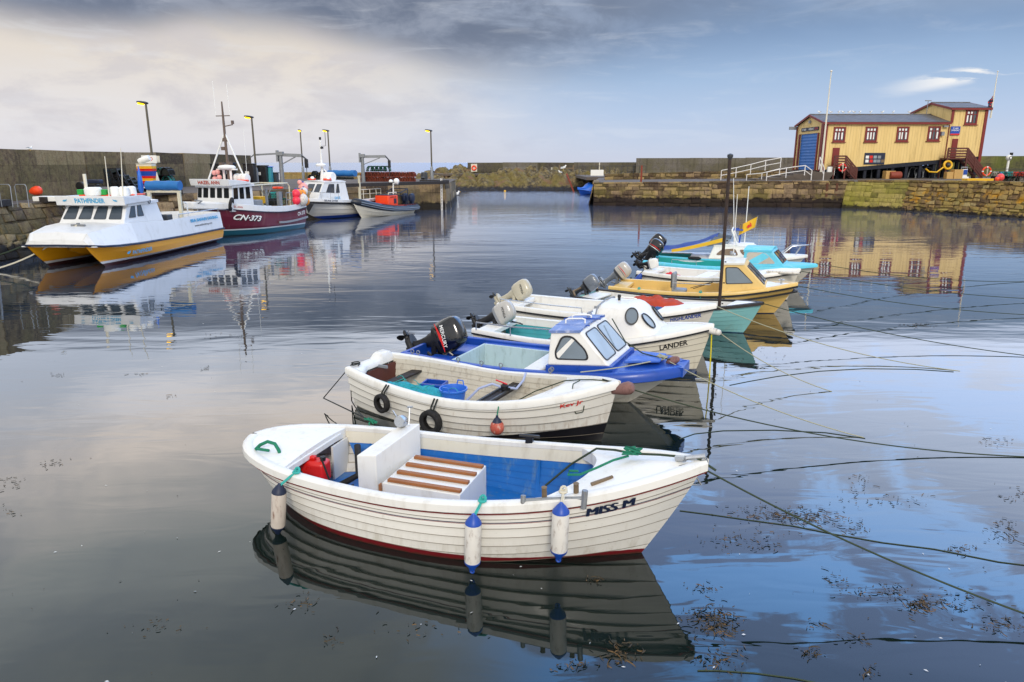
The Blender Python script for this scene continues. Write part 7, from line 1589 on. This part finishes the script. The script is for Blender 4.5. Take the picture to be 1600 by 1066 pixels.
dk.grid(rws).build('deck', 'grey', rh, smooth=0)
MB().prism([(6.9, -1.2, 1.6), (8.9, -.35, 1.75), (8.9, .35, 1.75), (6.9, 1.2, 1.6)], (0, 0, .42)).build('whaleback', 'catwhite', rh, bevel=.08)
cbs = [(4.9, -1.25, 1.4), (6.9, -1.3, 1.5), (6.9, 1.3, 1.5), (4.9, 1.25, 1.4)]; cts = [(4.9, -1.2, 3.05), (6.7, -1.24, 3.0), (6.7, 1.24, 3.0), (4.9, 1.2, 3.05)]
ch, _r = cabin(rh, cbs, cts, 'catwhite', 'catwhite', .14, .14, rcam=.05)
for u0 in (.02, .18, .38, .58, .78): facewin(ch, cbs[1], cbs[2], cts[2], cts[1], [(u0, .52), (u0+(.14 if u0 > .1 else .11), .52), (u0+(.14 if u0 > .1 else .11), .90), (u0, .90)], frame_mat='black', glass='darkglass', rad=.05, fw=.02)
for u0 in (.08, .36, .66): facewin(ch, cbs[2], cbs[3], cts[3], cts[2], [(u0, .48), (u0+.2, .48), (u0+.2, .90), (u0, .90)], frame_mat='black', glass='darkglass', rad=.05, fw=.02)
MB().prism([(7.05, -1.42, 2.98), (7.05, 1.42, 2.98), (7.15, 1.42, 3.36), (7.15, -1.42, 3.36)], (-.12, 0, 0)).prism([(6.95, 1.38, 3.0), (5.2, 1.34, 3.06), (5.2, 1.34, 3.18), (6.2, 1.36, 3.3), (7.05, 1.38, 3.34)], (0, .05, 0)).build('roof_visor', 'catwhite', rh, smooth=0, bevel=.02)
mt('signred', 'b8402c', .5, .1)
lettering('boat_name', 'HAZEL ANN', 'signred', rh, (7.15, .0, 3.17), (0, 1, 0), (.25, 0, 1), .2, 1.55, bold=.02)
Hh.text('boat_name', 'HAZEL ANN', 'signred', rh, 6.6, -.12, .11, .75, side=1, off=.045)
Hh.text('registration', 'CN·373', 'black', rh, 5.75, .50, .34, 1.75, side=1, shear=.35, bold=.05, off=.02); Hh.text('registration', 'CN·373', 'signwhite', rh, 5.80, .47, .34, 1.75, side=1, shear=.35, bold=.03, off=.035)
Hh.text('registration', 'CN 373', 'signwhite', rh, .75, .33, .24, .95, side=1, bold=.02, off=.03)
MB().torus((7.0, 1.35, 1.95), .32, .09, Matrix.Rotation(R(75), 4, 'X') @ Matrix.Rotation(R(30), 4, 'Y')).build('bow_tyre', 'rubber', rh)
# tripod mast
mp = Vector((5.6, .15, 7.75)); mb = MB().tube([(5.6, .15, 3.0), (5.6, .15, 6.6), mp], [.09, .07, .04], 8); mb.build('mast', M['mastgrey'], rh)
MB().tube([(5.6, .15, 6.0), (5.75, -1.38, 3.1)], .05, 7).build('mast_stay', 'signwhite', rh); MB().tube([(5.6, .15, 6.0), (5.1, 1.0, 3.1)], .05, 7).build('mast_stay', 'signwhite', rh)
MB().bar((5.6, -.35, 6.95), (5.6, .65, 6.95), .05, .05).bar((5.6, .15, 6.35), (5.55, .75, 6.45), .05, .05).box((5.55, .75, 6.58), (.12, .12, .2)).build('masthead_gear', M['mastgrey'], rh)
for q_ in ((5.6, .0, 5.1), (5.6, -.28, 4.2), (5.6, .3, 4.25), (5.55, .1, 5.6)): MB().box(q_, (.22, .26, .2)).bar(q_, (5.6, .15, q_[2]), .05, .05).build('mast_lamp', M['mastgrey'], rh)
MB().tube([(5.6, -.35, 6.95), (5.6, -.38, 8.9)], .015, 5).build('aerial', 'signwhite', rh); MB().tube([(5.6, .65, 6.95), (5.6, .62, 8.7)], .015, 5).build('aerial', 'signwhite', rh); MB().tube([(4.9, .9, 3.1), (4.9, .95, 6.2)], .012, 5).build('aerial', 'signwhite', rh)
MB().lathe([(.5, 0), (.52, .08), (.4, .18), (.1, .22)], 16, 0, Matrix.Translation((5.7, .15, 3.95))).box((5.7, .15, 3.9), (.2, 1.4, .08)).build('radar', 'signwhite', rh); MB().tube([(5.7, -.1, 3.0), (5.7, -.1, 3.9)], .07).tube([(5.7, .4, 3.0), (5.7, .4, 3.9)], .07).build('radar_mount', 'signwhite', rh)
for i, (y_, z_) in enumerate(((-.55, 3.7), (-.55, 3.35), (-.2, 3.45), (-.3, 3.75))): MB().ball((6.0, y_, z_), .15, n=12).build('deck_buoy', M['pinkbuoy'], rh)
for k in range(3): MB().lathe([(.1, -.15), (.26, -.13), (.28, 0), (.26, .13), (.1, .15)], 14, 0, Matrix.Translation((5.2, .75+.3*k-.3, 3.38)) @ Matrix.Rotation(R(90), 4, 'X')).build('liferaft', 'signwhite', rh)
MB().torus((6.2, .55, 3.22), .35, .07, None).build('lifebuoy_ring', 'orange', rh); MB().torus((5.5, 1.05, 3.24), .3, .07, None).build('lifebuoy_ring', 'orange', rh)
# gantry, hauler and rails aft
MB().tube([(4.8, 1.2, 2.95), (1.6, 1.25, 3.0), (1.4, 1.25, 2.8), (1.4, 1.25, 1.4)], .05, 6).tube([(4.8, -.8, 2.95), (1.6, -.9, 3.0), (1.4, -.9, 2.8), (1.4, -.9, 1.4)], .05, 6).tube([(1.6, 1.25, 3.0), (1.6, -.9, 3.0)], .05, 6).build('gantry', M['gantry'], rh)
MB().bar((3.4, 1.0, 1.4), (3.4, 1.0, 2.7), .12, .12).bar((2.6, 1.35, 1.4), (2.6, 1.35, 2.5), .2, .3).tube([(3.9, .9, 2.9), (3.4, 1.0, 2.1), (2.9, 1.1, 2.9)], .03).build('pot_hauler', 'galv', rh); MB().box((3.2, .2, 2.0), (.6, .8, .45)).build('gear_bin', 'yellow', rh, bevel=.03)
MB().box((4.3, .6, 1.7), (.9, .9, .7)).build('deck_casing', 'grey', rh, bevel=.03)
mb = MB()
for x_ in (2.0, 1.4, .8, .2): mb.tube([(x_, 1.42, 1.6), (x_, 1.42, 2.4)], .03, 5)
for z_ in (1.95, 2.4): mb.tube([(2.0, 1.42, z_), (.2, 1.40, z_)], .03, 5)
mb.build('stern_rail', 'galv', rh); MB().torus((2.1, .9, 2.72), .28, .07, None).build('lifebuoy_ring', 'orange', rh)
M['pinkbuoy'] = M['pinkbuoy']
bl_ = [((1.1, 1.52, 2.30), .28, 'hotpink', 'upper hot pink buoy'), ((1.2, 1.58, 1.88), .27, 'hotpink', 'lower hot pink buoy'), ((.75, 1.50, 2.35), .24, 'orange2', 'upper orange buoy'), ((.42, 1.52, 2.30), .25, 'orange2', 'middle orange buoy'), ((.62, 1.62, 1.92), .38, 'fenderwhite', 'largest white buoy'), ((.1, 1.40, 2.40), .28, 'fenderwhite', 'small white buoy'), ((.25, 1.60, 1.80), .28, 'orange2', 'lowest orange buoy'), ((-.15, 1.2, 2.65), .33, 'pinkbuoy', 'pale pink buoy nearest the white boat'), ((.05, 1.1, 3.0), .16, 'pinkbuoy', 'small pink buoy on top')]
for p_, r_, m_, lb in bl_: buoyball(wm(rh) @ Vector(p_), r_, m_, lb+' hung at the maroon boat stern')
for i in range(5): creel(wm(rh) @ Vector((1.0+.42*(i % 3), .2-.6*(i//3), 1.6+.4*(i % 2))), .4*i, ['ropegreen', 'ropeteal', 'ropeblack'][i % 3], f'netted lobster pot, {ORD[i]} aboard the maroon fishing boat', 'lobster pots on the maroon boat deck', sc=1.)
MB().tube([(8.6, .45, 2.05), (8.6, .75, 2.2), (8.9, .5, 2.25)], .04).build('bow_roller', 'galv', rh)

# ---------------------------------------------------------------- white passenger catamaran
rw, Lw = place((-12.5, 61.9), (-16.25, 53.4), 'dive_boat', 'white hard chine dive boat with blue bottom paint and blue cover aft')
M['hullw'] = hullmat('hull_white_w', 'd9d5ca', '1c3f94', .28, .0, stain_amt=.15)
PLW = [(0, .9), (.4, 1), (.66, .98), (.82, .80), (.93, .5), (1, .06)]
Hw = Hull(Lw, 3.4, [(0, 1.32), (.4, 1.28), (.7, 1.42), (1, 1.62)], PLW, zk=-.4, rake=1.5, srake=.05, fa=(2.6, 2.5), fb=(1.15, 1.0))
Hw.shell(5, .03, 1.).build('hull', 'hullw', rw, smooth=28)
mb = MB(); Hw.rail(mb, [(0, -.10), (.09, -.10), (.09, -.26), (0, -.26)]); mb.build('rubbing_strake', 'black', rw, smooth=40); mb = MB(); Hw.rail(mb, [(-.07, -.2), (-.07, .10), (.0, .12), (.02, .1), (.02, -.2)]); mb.build('bulwark', 'catwhite', rw, smooth=40)
rws = []
for t_ in Hw.cols(0, 1): w_ = max(.01, Hw.hb(t_)-.06); x_ = Hw.p(t_, 1, 1).x; rws.append([(x_, -w_, Hw.z(t_)-.02), (x_, w_, Hw.z(t_)-.02)])
MB().grid(rws).build('deck', 'whitedeck', rw, smooth=0)
cbs = [(4.3, -1.35, 1.3), (7.9, -1.05, 1.5), (7.9, 1.05, 1.5), (4.3, 1.35, 1.3)]; cts = [(4.5, -1.15, 2.85), (6.9, -1.0, 2.85), (6.9, 1.0, 2.85), (4.5, 1.15, 2.85)]
cw_, _r = cabin(rw, cbs, cts, 'catwhite', 'catwhite', .08, .06, rcam=.1)
for u0, u1 in ((.04, .22), (.29, .62), (.69, .94)): facewin(cw_, cbs[1], cbs[2], cts[2], cts[1], [(u0, .45), (u1, .45), (u1, .88), (u0+.02, .88)], frame_mat='black', glass='glass', rad=.06, fw=.03)
for u0, u1 in ((.2, .50), (.56, .70)): facewin(cw_, cbs[2], cbs[3], cts[3], cts[2], [(u0, .42), (u1, .42), (u1-.03, .88), (u0+.04, .88)], frame_mat='black', glass='glass', rad=.06, fw=.03)
Hw.text('boat_name', 'SELKIE DIVER', 'navy', rw, 6.9, .0, .14, 1.3, side=1, off=.05); lettering('side_lettering', 'DIVE', 'decalblue', rw, (5.8, 1.33, 1.62), (-1, -.1, 0), (0, -.1, 1), .2, .8, bold=.03); Hw.text('boat_name', 'SELKIE', 'navy', rw, 1.6, .0, .12, .8, side=1, off=.05)
MB().prism([(8.3, .05, 1.55), (8.9, .05, 1.6), (8.9, .65, 1.6), (8.3, .75, 1.55)], (0, 0, .06)).build('fore_hatch', 'darkgrey', rw)
MB().tube([(5.8, 0, 2.95), (5.8, 0, 4.3), (5.8, 0, 6.1)], [.12, .08, .05], 8).tube([(5.3, -.6, 2.9), (5.8, 0, 4.0)], .05, 6).tube([(5.3, .6, 2.9), (5.8, 0, 4.0)], .05, 6).build('mast', 'signwhite', rw)
MB().lathe([(.36, 0), (.4, .1), (.3, .22)], 14, 0, Matrix.Translation((5.9, 0, 4.0))).build('radar', 'signwhite', rw); MB().box((5.8, .0, 6.1), (.12, .12, .2)).box((5.8, .12, 5.4), (.12, .2, .15)).tube([(5.8, 0, 5.5), (5.8, .5, 5.55), (5.8, .5, 6.6)], .02).build('masthead_gear', 'black', rw)
MB().lathe([(.34, -.5), (.38, -.4), (.38, .4), (.34, .5)], 14, 0, Matrix.Translation((5.4, .25, 3.2)) @ Matrix.Rotation(R(90), 4, 'X')).build('liferaft', 'signwhite', rw)
for y_ in (-.9, .6): MB().torus((6.0, y_, 3.03), .26, .07, None).build('lifebuoy_ring', 'orange', rw); MB().ball((6.1, y_+.15, 3.1), .16).build('search_light', 'signwhite', rw)
for y_ in (-1.3, 1.35): MB().bar((2.9, y_, 1.3), (2.9, y_, 3.2), .14, .14).build('gantry_post', M['gantry'], rw)
MB().bar((2.9, -1.4, 3.2), (2.9, 1.45, 3.2), .12, .14).build('gantry_beam', M['gantry'], rw)
o = thing_at(rw, 'tarpaulin', 'rolled blue cover on the white dive boat gantry', 'cover', 3.3, 0, 3.45); rws = [[(.3*math.cos(a_), x, .25*math.sin(a_)+.02*math.sin(x*7)) for a_ in [2*math.pi*k/10 for k in range(10)]] for x in [-1.3+2.6*i/10 for i in range(11)]]; mb = MB().grid(rws, wrap=True); mb.add(rws[0], [tuple(range(10))]); mb.add(rws[-1], [tuple(range(10))]); mb.build('folds', 'tarpblue', o, smooth=50)
mb = MB()
for x_ in (2.6, 1.7, .8, .1): mb.tube([(x_, 1.5, 1.4), (x_, 1.5, 2.15)], .03, 5).tube([(x_, -1.5, 1.4), (x_, -1.5, 2.15)], .03, 5)
for y_ in (-1.5, 1.5): mb.tube([(2.9, y_, 2.15), (.1, y_, 2.15)], .03, 5).tube([(2.9, y_, 1.8), (.1, y_, 1.8)], .02, 5)
mb.build('stern_rail', 'cream', rw)
mb = MB()
for k in range(5): t_ = Hw.atx(6.0+k*.85); q_ = Hw.q(t_, 1, 1, -.1); mb.tube([q_, q_+Vector((0, 0, .6))], .018, 5)
mb.tube([Hw.q(Hw.atx(6.0+k*.42), 1, 1, -.1)+Vector((0, 0, .6)) for k in range(9)], .02, 5).build('bow_rail', 'steel', rw)
MB().prism([(8.95, .70, 1.30), (8.35, 1.05, 1.26), (8.7, .80, .62)], (.05, .06, 0)).build('anchor_guard', 'black', rw); MB().bar((9.2, 0, 1.8), (8.8, .3, 1.8), .1, .1).build('anchor', 'galv', rw)

# ---------------------------------------------------------------- inflatable
ri, Li = place((-9.3, 63.6), (-12.45, 56.2), 'inflatable_boat', 'rigid inflatable with black tubes, orange console and twin engines')
Hi = Hull(Li, 2.0, [(0, .35), (.5, .45), (.8, .75), (1, 1.15)], PL_TR, zk=-.3, rake=1.0, fa=(2, 2), fb=(1.1, 1.0)); Hi.shell(3, .03, 1.).build('hull', 'cream', ri, smooth=28)
tp = [(.0, .98, .48), (2, 1.0, .50), (4, 1.0, .60), (5.6, .88, .80), (6.8, .58, 1.05), (7.6, .25, 1.25), (7.8, 0, 1.3)]
M['tubeblack'] = pm('tubeblack', '1c2430', .4, .15, 2); M['tubegrey'] = pm('tubegrey', '6f7a88', .5, .1, 3)
full = [(x, y, z) for x, y, z in tp]+[(x, -y, z) for x, y, z in tp[::-1][1:]]
MB().tube([(-.45, .98, .46)]+full+[(-.45, -.98, .46)], [.08]+[.27]*len(full)+[.08], 12).build('tube', 'tubeblack', ri, smooth=60)
for dz_, oo in ((.0, .27), (-.14, .22)):
    MB().tube([(x+(.03 if x > 7 else 0), y+oo*(1 if y > 0 else 0), z+dz_) for x, y, z in tp], .05, 6).build('rubbing_strake', 'tubegrey', ri)
rws = [[(x, -y+.1, z+.02), (x, y-.1, z+.02)] for x, y, z in tp[:6]]; MB().grid(rws).build('deck', 'tubegrey', ri, smooth=0)
MB().grid([[(x, y+.18, z+.24) for x, y, z in tp[1:4]], [(x, y-.12, z+.28) for x, y, z in tp[1:4]]]).build('tube_patch', 'orange', ri, smooth=0)
for k in range(6): MB().box((.5+k*.35, 1.02, .77), (.18, .28, .02)).build('grab_patch', 'redtrim', ri)
cs = MB().box((3.3, 0, 1.05), (1.5, 1.3, 1.15)).build('console', 'orange', ri, bevel=.06); MB().box((3.0, .66, 1.15), (.38, .02, .42)).box((3.3, 0, 1.66), (1.4, 1.25, .06)).build('console_panel', 'navy', cs); lettering('side_lettering', 'RESCUE', 'black', cs, (3.3, .665, 1.48), (-1, 0, 0), (0, 0, 1), .1, .9)
MB().tube([(3.9, .55, 1.6), (3.9, .6, 1.85), (2.7, .6, 1.85), (2.7, .55, 1.6)], .04, 6).build('console_rail', 'cream', ri); MB().box((4.6, .0, .85), (.9, .9, .35)).build('seat_cover', 'red', ri, bevel=.08)
MB().tube([(1.2, -.8, .7), (1.2, -.8, 2.1), (1.2, .8, 2.1), (1.2, .8, .7)], .05, 7).tube([(1.2, -.8, 1.5), (1.2, .8, 1.5)], .04, 6).tube([(1.2, -.8, 2.1), (2.2, -.7, 1.8), (2.2, .7, 1.8), (1.2, .8, 2.1)], .04, 6).build('roll_bar', 'navy', ri); MB().tube([(2.2, 0, 1.6), (2.2, 0, 2.5)], .06).box((2.2, 0, 2.55), (.1, 1.0, .1)).build('radar_mast', 'signwhite', ri); MB().ball((2.2, .35, 2.75), .25).ball((2.2, -.2, 2.72), .18).build('radar', 'signwhite', ri)
outboard(ri, (-.1, .35, .85), R(5), 1.2, 'navy', leg='navy', cap='navy'); outboard(ri, (-.1, -.35, .85), R(5), 1.2, 'navy', leg='navy', cap='navy')
# ---------------------------------------------------------------- boat under blue cover in the harbour mouth
rb, Lb = place((13.2, 99.5), (8.9, 98), 'covered_boat', 'small boat under a bright blue cover at the harbour mouth')
Hb = Hull(Lb, 2., [(0, .7), (.5, .7), (1, 1.0)], PL_TR, zk=-.2, rake=.5); Hb.shell(4, .01).build('hull', 'blue', rb)
rws = []
for t_ in Hb.cols(0, 1):
    w_ = Hb.hb(t_)+.06; x_ = Hb.p(t_, 1, 1).x; pk = .75*math.exp(-((t_-.62)/.14)**2)+.5*math.exp(-((t_-.25)/.3)**2)
    rws.append([(x_, w_*math.cos(a_), Hb.z(t_)-.25+(.3+pk)*abs(math.sin(a_))**.8+.05*noise.noise(Vector((x_*3, a_*3, 1)))) for a_ in [math.pi*k/12 for k in range(13)]])
MB().grid(rws).build('cover', M['coverblue'], rb, smooth=60); MB().tube([(.2, -.8, .8), (.3, -.7, 1.9), (.9, -.6, 1.95), (1.1, -.8, .9)], .06).tube([(.2, .8, .8), (.3, .7, 1.9), (.9, .6, 1.95), (1.1, .8, .9)], .06).tube([(.3, -.7, 1.9), (.3, .7, 1.9)], .05).build('stern_frame', 'signwhite', rb)

# ================================================================ ROPES
def wl(root, x, y, z): return wm(root) @ Vector((x, y, z))
def mooring(a, px2, py2, r, mat, label, s_=.25, zend=.0, group='mooring lines running out to the right'):
    e = G(px2, py2, zend); rope('mooring_line', sag(a, e, s_, 24), r*.8, mat, label, 'rope', group)
mooring(wl(r1, L1-.05, 0, 1.14), 1720, 1000, .013, M['ropedark'], 'green mooring line from the nearest boat to lower right', .12, .05)
mooring(wl(r2, L2-.02, 0, .98), 1700, 716, .013, M['ropedark'], 'long mooring line from the white clinker boat with tyres', .30, .02)
mooring(wl(r3, L3-.2, -.15, .90), 1350, 684, .012, M['ropepale'], 'pale mooring line from the blue cabin boat', .12)
mooring(wl(r4, L4, 0, 1.05), 1300, 612, .012, M['ropepale'], 'pale mooring line from the LANDER bow', .14)
mooring(wl(r5, L5, 0, .94), 1500, 580, .013, M['ropepale'], 'mooring line from the HIGHLANDER bow', .22)
mooring(wl(r6, L6, 0, .84), 1640, 560, .013, M['ropedark'], 'mooring line from the aqua boat bow', .15)
mooring(wl(r7, L7, 0, .86), 1700, 495, .013, M['ropedark'], 'mooring line from the yellow boat bow', .2)
mooring(wl(r8, L8, 0, .98), 1700, 470, .014, M['ropedark'], 'mooring line from the open white boat behind the yellow one', .2)
mooring(wl(r9, L9, 0, .95), 1620, 440, .014, M['ropedark'], 'mooring line from the sky blue boat bow', .2)
# painter on the deck of the nearest boat
pts = [wl(r1, *p) for p in ((3.95, .40, .45), (4.25, .46, .75), (4.55, .50, .98), (4.8, .34, 1.06), (5.05, .14, 1.13), (5.35, .04, 1.2), (5.75, -.02, 1.24), (5.95, -.05, 1.14))]
rope('painter', pts, .014, M['ropedark'], 'dark painter led over the foredeck of the nearest boat', 'rope')
rr_ = random.Random(4); pts = [wl(r1, 5.05+.13*math.sin(i*2.1)*rr_.uniform(.4, 1), .10+.11*math.cos(i*1.7)*rr_.uniform(.4, 1), 1.13+.035*rr_.random()+.004*i) for i in range(16)]
o = rope('rope_knot', pts, .013, 'ropegreen', 'green rope bunch on the foredeck of the nearest boat', 'rope'); 
pts = [wl(r1, *p) for p in ((5.0, .08, 1.12), (4.85, -.05, 1.10), (4.7, -.22, 1.06), (4.55, -.36, 1.02), (4.42, -.36, 1.0), (4.42, -.30, 1.02), (4.52, -.30, 1.03))]; rope('rope_tail', pts, .014, 'ropegreen', 'loose green rope tail curling on the near foredeck', 'rope')
pts = [wl(r1, 1.25+.08*math.sin(i*2.3), .93+.06*math.cos(i*1.9), .76+.03*(i % 3)) for i in range(14)]; rope('rope_knot', pts, .013, 'ropegreen', 'green rope knot on the far stern rail of the nearest boat', 'rope')
rope('rope_tail', [wl(r1, *p) for p in ((1.25, .88, .78), (1.26, .80, .6), (1.30, .70, .35), (1.5, .5, .2))], .012, 'ropegreen', 'green line dropping from the stern knot into the nearest boat', 'rope')
rope('stern_line', sag(wl(r1, 1.2, .95, .76), wl(r2, -.1, -.40, .05), .05, 8)+[wl(r2, -.08, -.42, .4), wl(r2, .0, -.36, .76)], .011, 'ropeblack', 'dark line linking the nearest boat to the white clinker boat stern', 'rope')
pts = [(-.03, -.36, .76), (-.15, -.5, .55), (-.35, -.55, .02)]; rope('stern_line', sag(wl(r2, -.02, -.40, .78), wl(r1, 1.2, .95, .78), -.0, 4)[:1]+[wl(r2, -.45, -.75, .15), wl(r1, 1.2, .95, .78)], .011, 'ropeblack', 'black stern line hanging from the clinker boat with tyres', 'rope')
rope('rope_coil', [wl(r2, .06+.06*math.cos(i*.9), -.42+.10*math.sin(i*.9), .76+.004*i) for i in range(12)], .011, 'ropeblack', 'black rope wrapped round the near stern corner of the clinker boat', 'rope')
rope('control_line', [wl(r1, *p) for p in ((1.78, .9, .76), (1.70, .86, .72), (1.66, .70, .45), (1.62, .5, .2))], .014, 'ropeblack', 'black cable dropping inside the far side of the nearest boat', 'rope')
rope('painter', [wl(r2, *p) for p in ((2.9, -.1, .30), (3.4, .1, .62), (3.9, .15, .86), (4.2, .05, .95), (4.45, .0, 1.0), (4.8, 0, 1.02))], .010, M['ropedark'], 'thin painter over the bow of the white clinker boat', 'rope')
rope('rope_tail', [wl(r2, *p) for p in ((4.25, -.05, .97), (4.2, -.20, .95), (4.24, -.42, .70), (4.34, -.40, .55), (4.44, -.36, .58), (4.45, -.35, .68))], .009, M['ropedark'], 'thin hooked rope hanging over the clinker boat bow', 'rope')
rope('painter', [wl(r3, *p) for p in ((3.85, .62, 1.40), (4.2, .35, 1.05), (4.6, .1, .93), (4.95, -.06, .93), (5.15, -.1, .93))], .012, M['ropedark'], 'line from the cabin top to the bow of the blue boat', 'rope')
rope('rope_knot', [wl(r3, 5.0+.09*math.sin(i*2.1), -.05+.09*math.cos(i*1.7), .91+.03*(i % 3)) for i in range(12)], .012, M['ropepale'], 'knotted rope on the bow of the blue cabin boat', 'rope')
rope('spring_line', sag(wl(r3, 5.0, -.1, .92), wl(r2, 4.0, .6, .9), .03, 6), .010, M['ropepale'], 'pale line between the blue boat and the clinker boat', 'rope')
rope('rope_tail', [wl(r4, L4, -.05, 1.1), wl(r4, L4+.02, -.08, .6), wl(r4, L4+.03, -.08, -.05)], .014, 'ropeyellow', 'yellow rope hanging straight down from the LANDER bow', 'rope')
rope('mooring_line', sag(wl(rc, 9.6, .1, 1.55), Vector((-22.6, 27.6, .0)), .6, 16), .035, 'ropewhite', 'grey mooring line drooping from the yellow catamaran bow', 'rope')
rope('mooring_line', sag(wl(rc, 9.6, -1.2, 1.2), Vector((-23.5, 28.6, .2)), .3, 10), .03, M['ropedark'], 'dark second line at the catamaran bow', 'rope')
# lines lying on or just under the surface
for i, (pxs, lb, mt_) in enumerate((([(1062, 798), (1110, 804), (1165, 812), (1240, 822), (1300, 834), (1380, 848), (1460, 858), (1560, 878), (1640, 888)], 'dark floating rope running right from under the nearest bow', 'ropedark'),
        ([(1090, 1048), (1120, 1048), (1180, 1052), (1240, 1060), (1300, 1072)], 'dark floating rope at the bottom edge below the nearest boat', 'ropedark'),
        ([(1062, 686), (1085, 678), (1130, 673), (1210, 672), (1290, 676), (1352, 685)], 'floating rope curving beside the pole reflection', 'ropedark'),
        ([(1140, 602), (1170, 596), (1215, 588), (1280, 580), (1350, 576), (1430, 577), (1490, 581)], 'floating rope curving across the open water right of LANDER', 'ropedark'))):
    rope('floating_rope', [G(x, y, .004) for x, y in pxs], .007, M[mt_], lb, 'rope')
# ================================================================ floating seaweed
M['weed'] = pm('weed', '3c3016', .6, .4, 20); M['weedlight'] = pm('weedlight', '664c24', .6, .3, 20); M['scrap'] = pm('scrap', 'c8ccd0', .6, .2, 20)
mb = MB(); rw_ = random.Random(12)
def weedclump(px_, py_, wpx, hpx, n, sz=.05, dens=1.):
    for _ in range(int(n*1.3)):
        c_ = G(px_+rw_.gauss(0, wpx*.55), py_+rw_.gauss(0, hpx*.6), .006+rw_.random()*.006); a_ = rw_.random()*6.28; L_ = sz*rw_.uniform(.2, 1.1)*(2.2 if rw_.random() < .10 else 1); w_ = min(.0045, L_*rw_.uniform(.05, .16)); bend = rw_.uniform(-2.2, 2.2); m_ = 1 if rw_.random() < .22 else 0
        p = []; 
        for k in range(6): aa = a_+bend*k/5; c_ = c_+Vector((math.cos(aa), math.sin(aa), 0))*L_/5; sd = Vector((-math.sin(aa), math.cos(aa), 0))*w_*(.35, 1, .8, 1, .6, .1)[k]; p.append((c_-sd, c_+sd+Vector((0, 0, .006))))
        mb.grid([[q[0], q[1]] for q in p], m_)
for a_ in ((1190, 800, 60, 12, 70), (1270, 812, 50, 12, 60, .07), (1240, 805, 70, 8, 80, .09), (1130, 845, 40, 12, 30), (1185, 845, 45, 14, 45), (1335, 828, 25, 10, 25), (1340, 750, 20, 8, 18), (1120, 970, 34, 18, 150, .07), (1125, 1030, 40, 16, 60, .06), (1090, 960, 30, 14, 40), (1100, 920, 30, 10, 22), (1380, 925, 60, 10, 60), (1440, 945, 35, 10, 70, .07), (1310, 905, 20, 10, 24), (1500, 940, 45, 14, 50), (1560, 975, 40, 12, 50), (1570, 830, 25, 18, 50, .06), (1500, 858, 20, 6, 24), (1590, 775, 20, 10, 20), (1560, 690, 40, 6, 22), (1265, 1020, 14, 8, 30), (1360, 1050, 14, 8, 20), (1340, 1000, 30, 8, 20), (1275, 975, 14, 6, 14), (1410, 780, 60, 12, 20), (1340, 776, 40, 16, 20), (930, 905, 14, 5, 26, .05), (970, 1020, 26, 14, 60, .07), (900, 1040, 40, 8, 36, .05), (470, 940, 30, 10, 22), (520, 1000, 20, 8, 12), (320, 575, 12, 3, 14), (80, 725, 20, 6, 18), (15, 755, 20, 8, 18), (220, 585, 14, 3, 9), (265, 620, 10, 3, 7), (90, 585, 14, 3, 10), (370, 524, 16, 4, 14), (1435, 508, 30, 4, 30, .1), (1200, 560, 40, 20, 16), (20, 800, 20, 6, 8), (330, 525, 16, 4, 10), (240, 975, 30, 10, 14), (640, 980, 60, 20, 18)):
    weedclump(*a_)
tag(mb.build('seaweed', ['weed', 'weedlight'], None, smooth=0, recalc=False), 'scattered brown seaweed fronds floating on the water', 'seaweed', kind='stuff')
mb = MB()
for _ in range(150):
    c_ = G(rw_.uniform(-20, 1620), rw_.uniform(470, 1070), .008); a_ = rw_.random()*6.28; L_ = rw_.uniform(.004, .022); d_ = Vector((math.cos(a_), math.sin(a_), 0))*L_; s_ = Vector((-d_.y, d_.x, .0))*rw_.uniform(.15, .4); mb.add([c_-d_, c_-s_, c_+d_, c_+s_+Vector((0, 0, .005))], [(0, 1, 2, 3)], 0 if rw_.random() < .55 else 1)
tag(mb.build('floating_scraps', ['scrap', 'weed'], None, smooth=0, recalc=False), 'tiny pale and dark flecks drifting on the harbour water', 'flecks', kind='stuff')
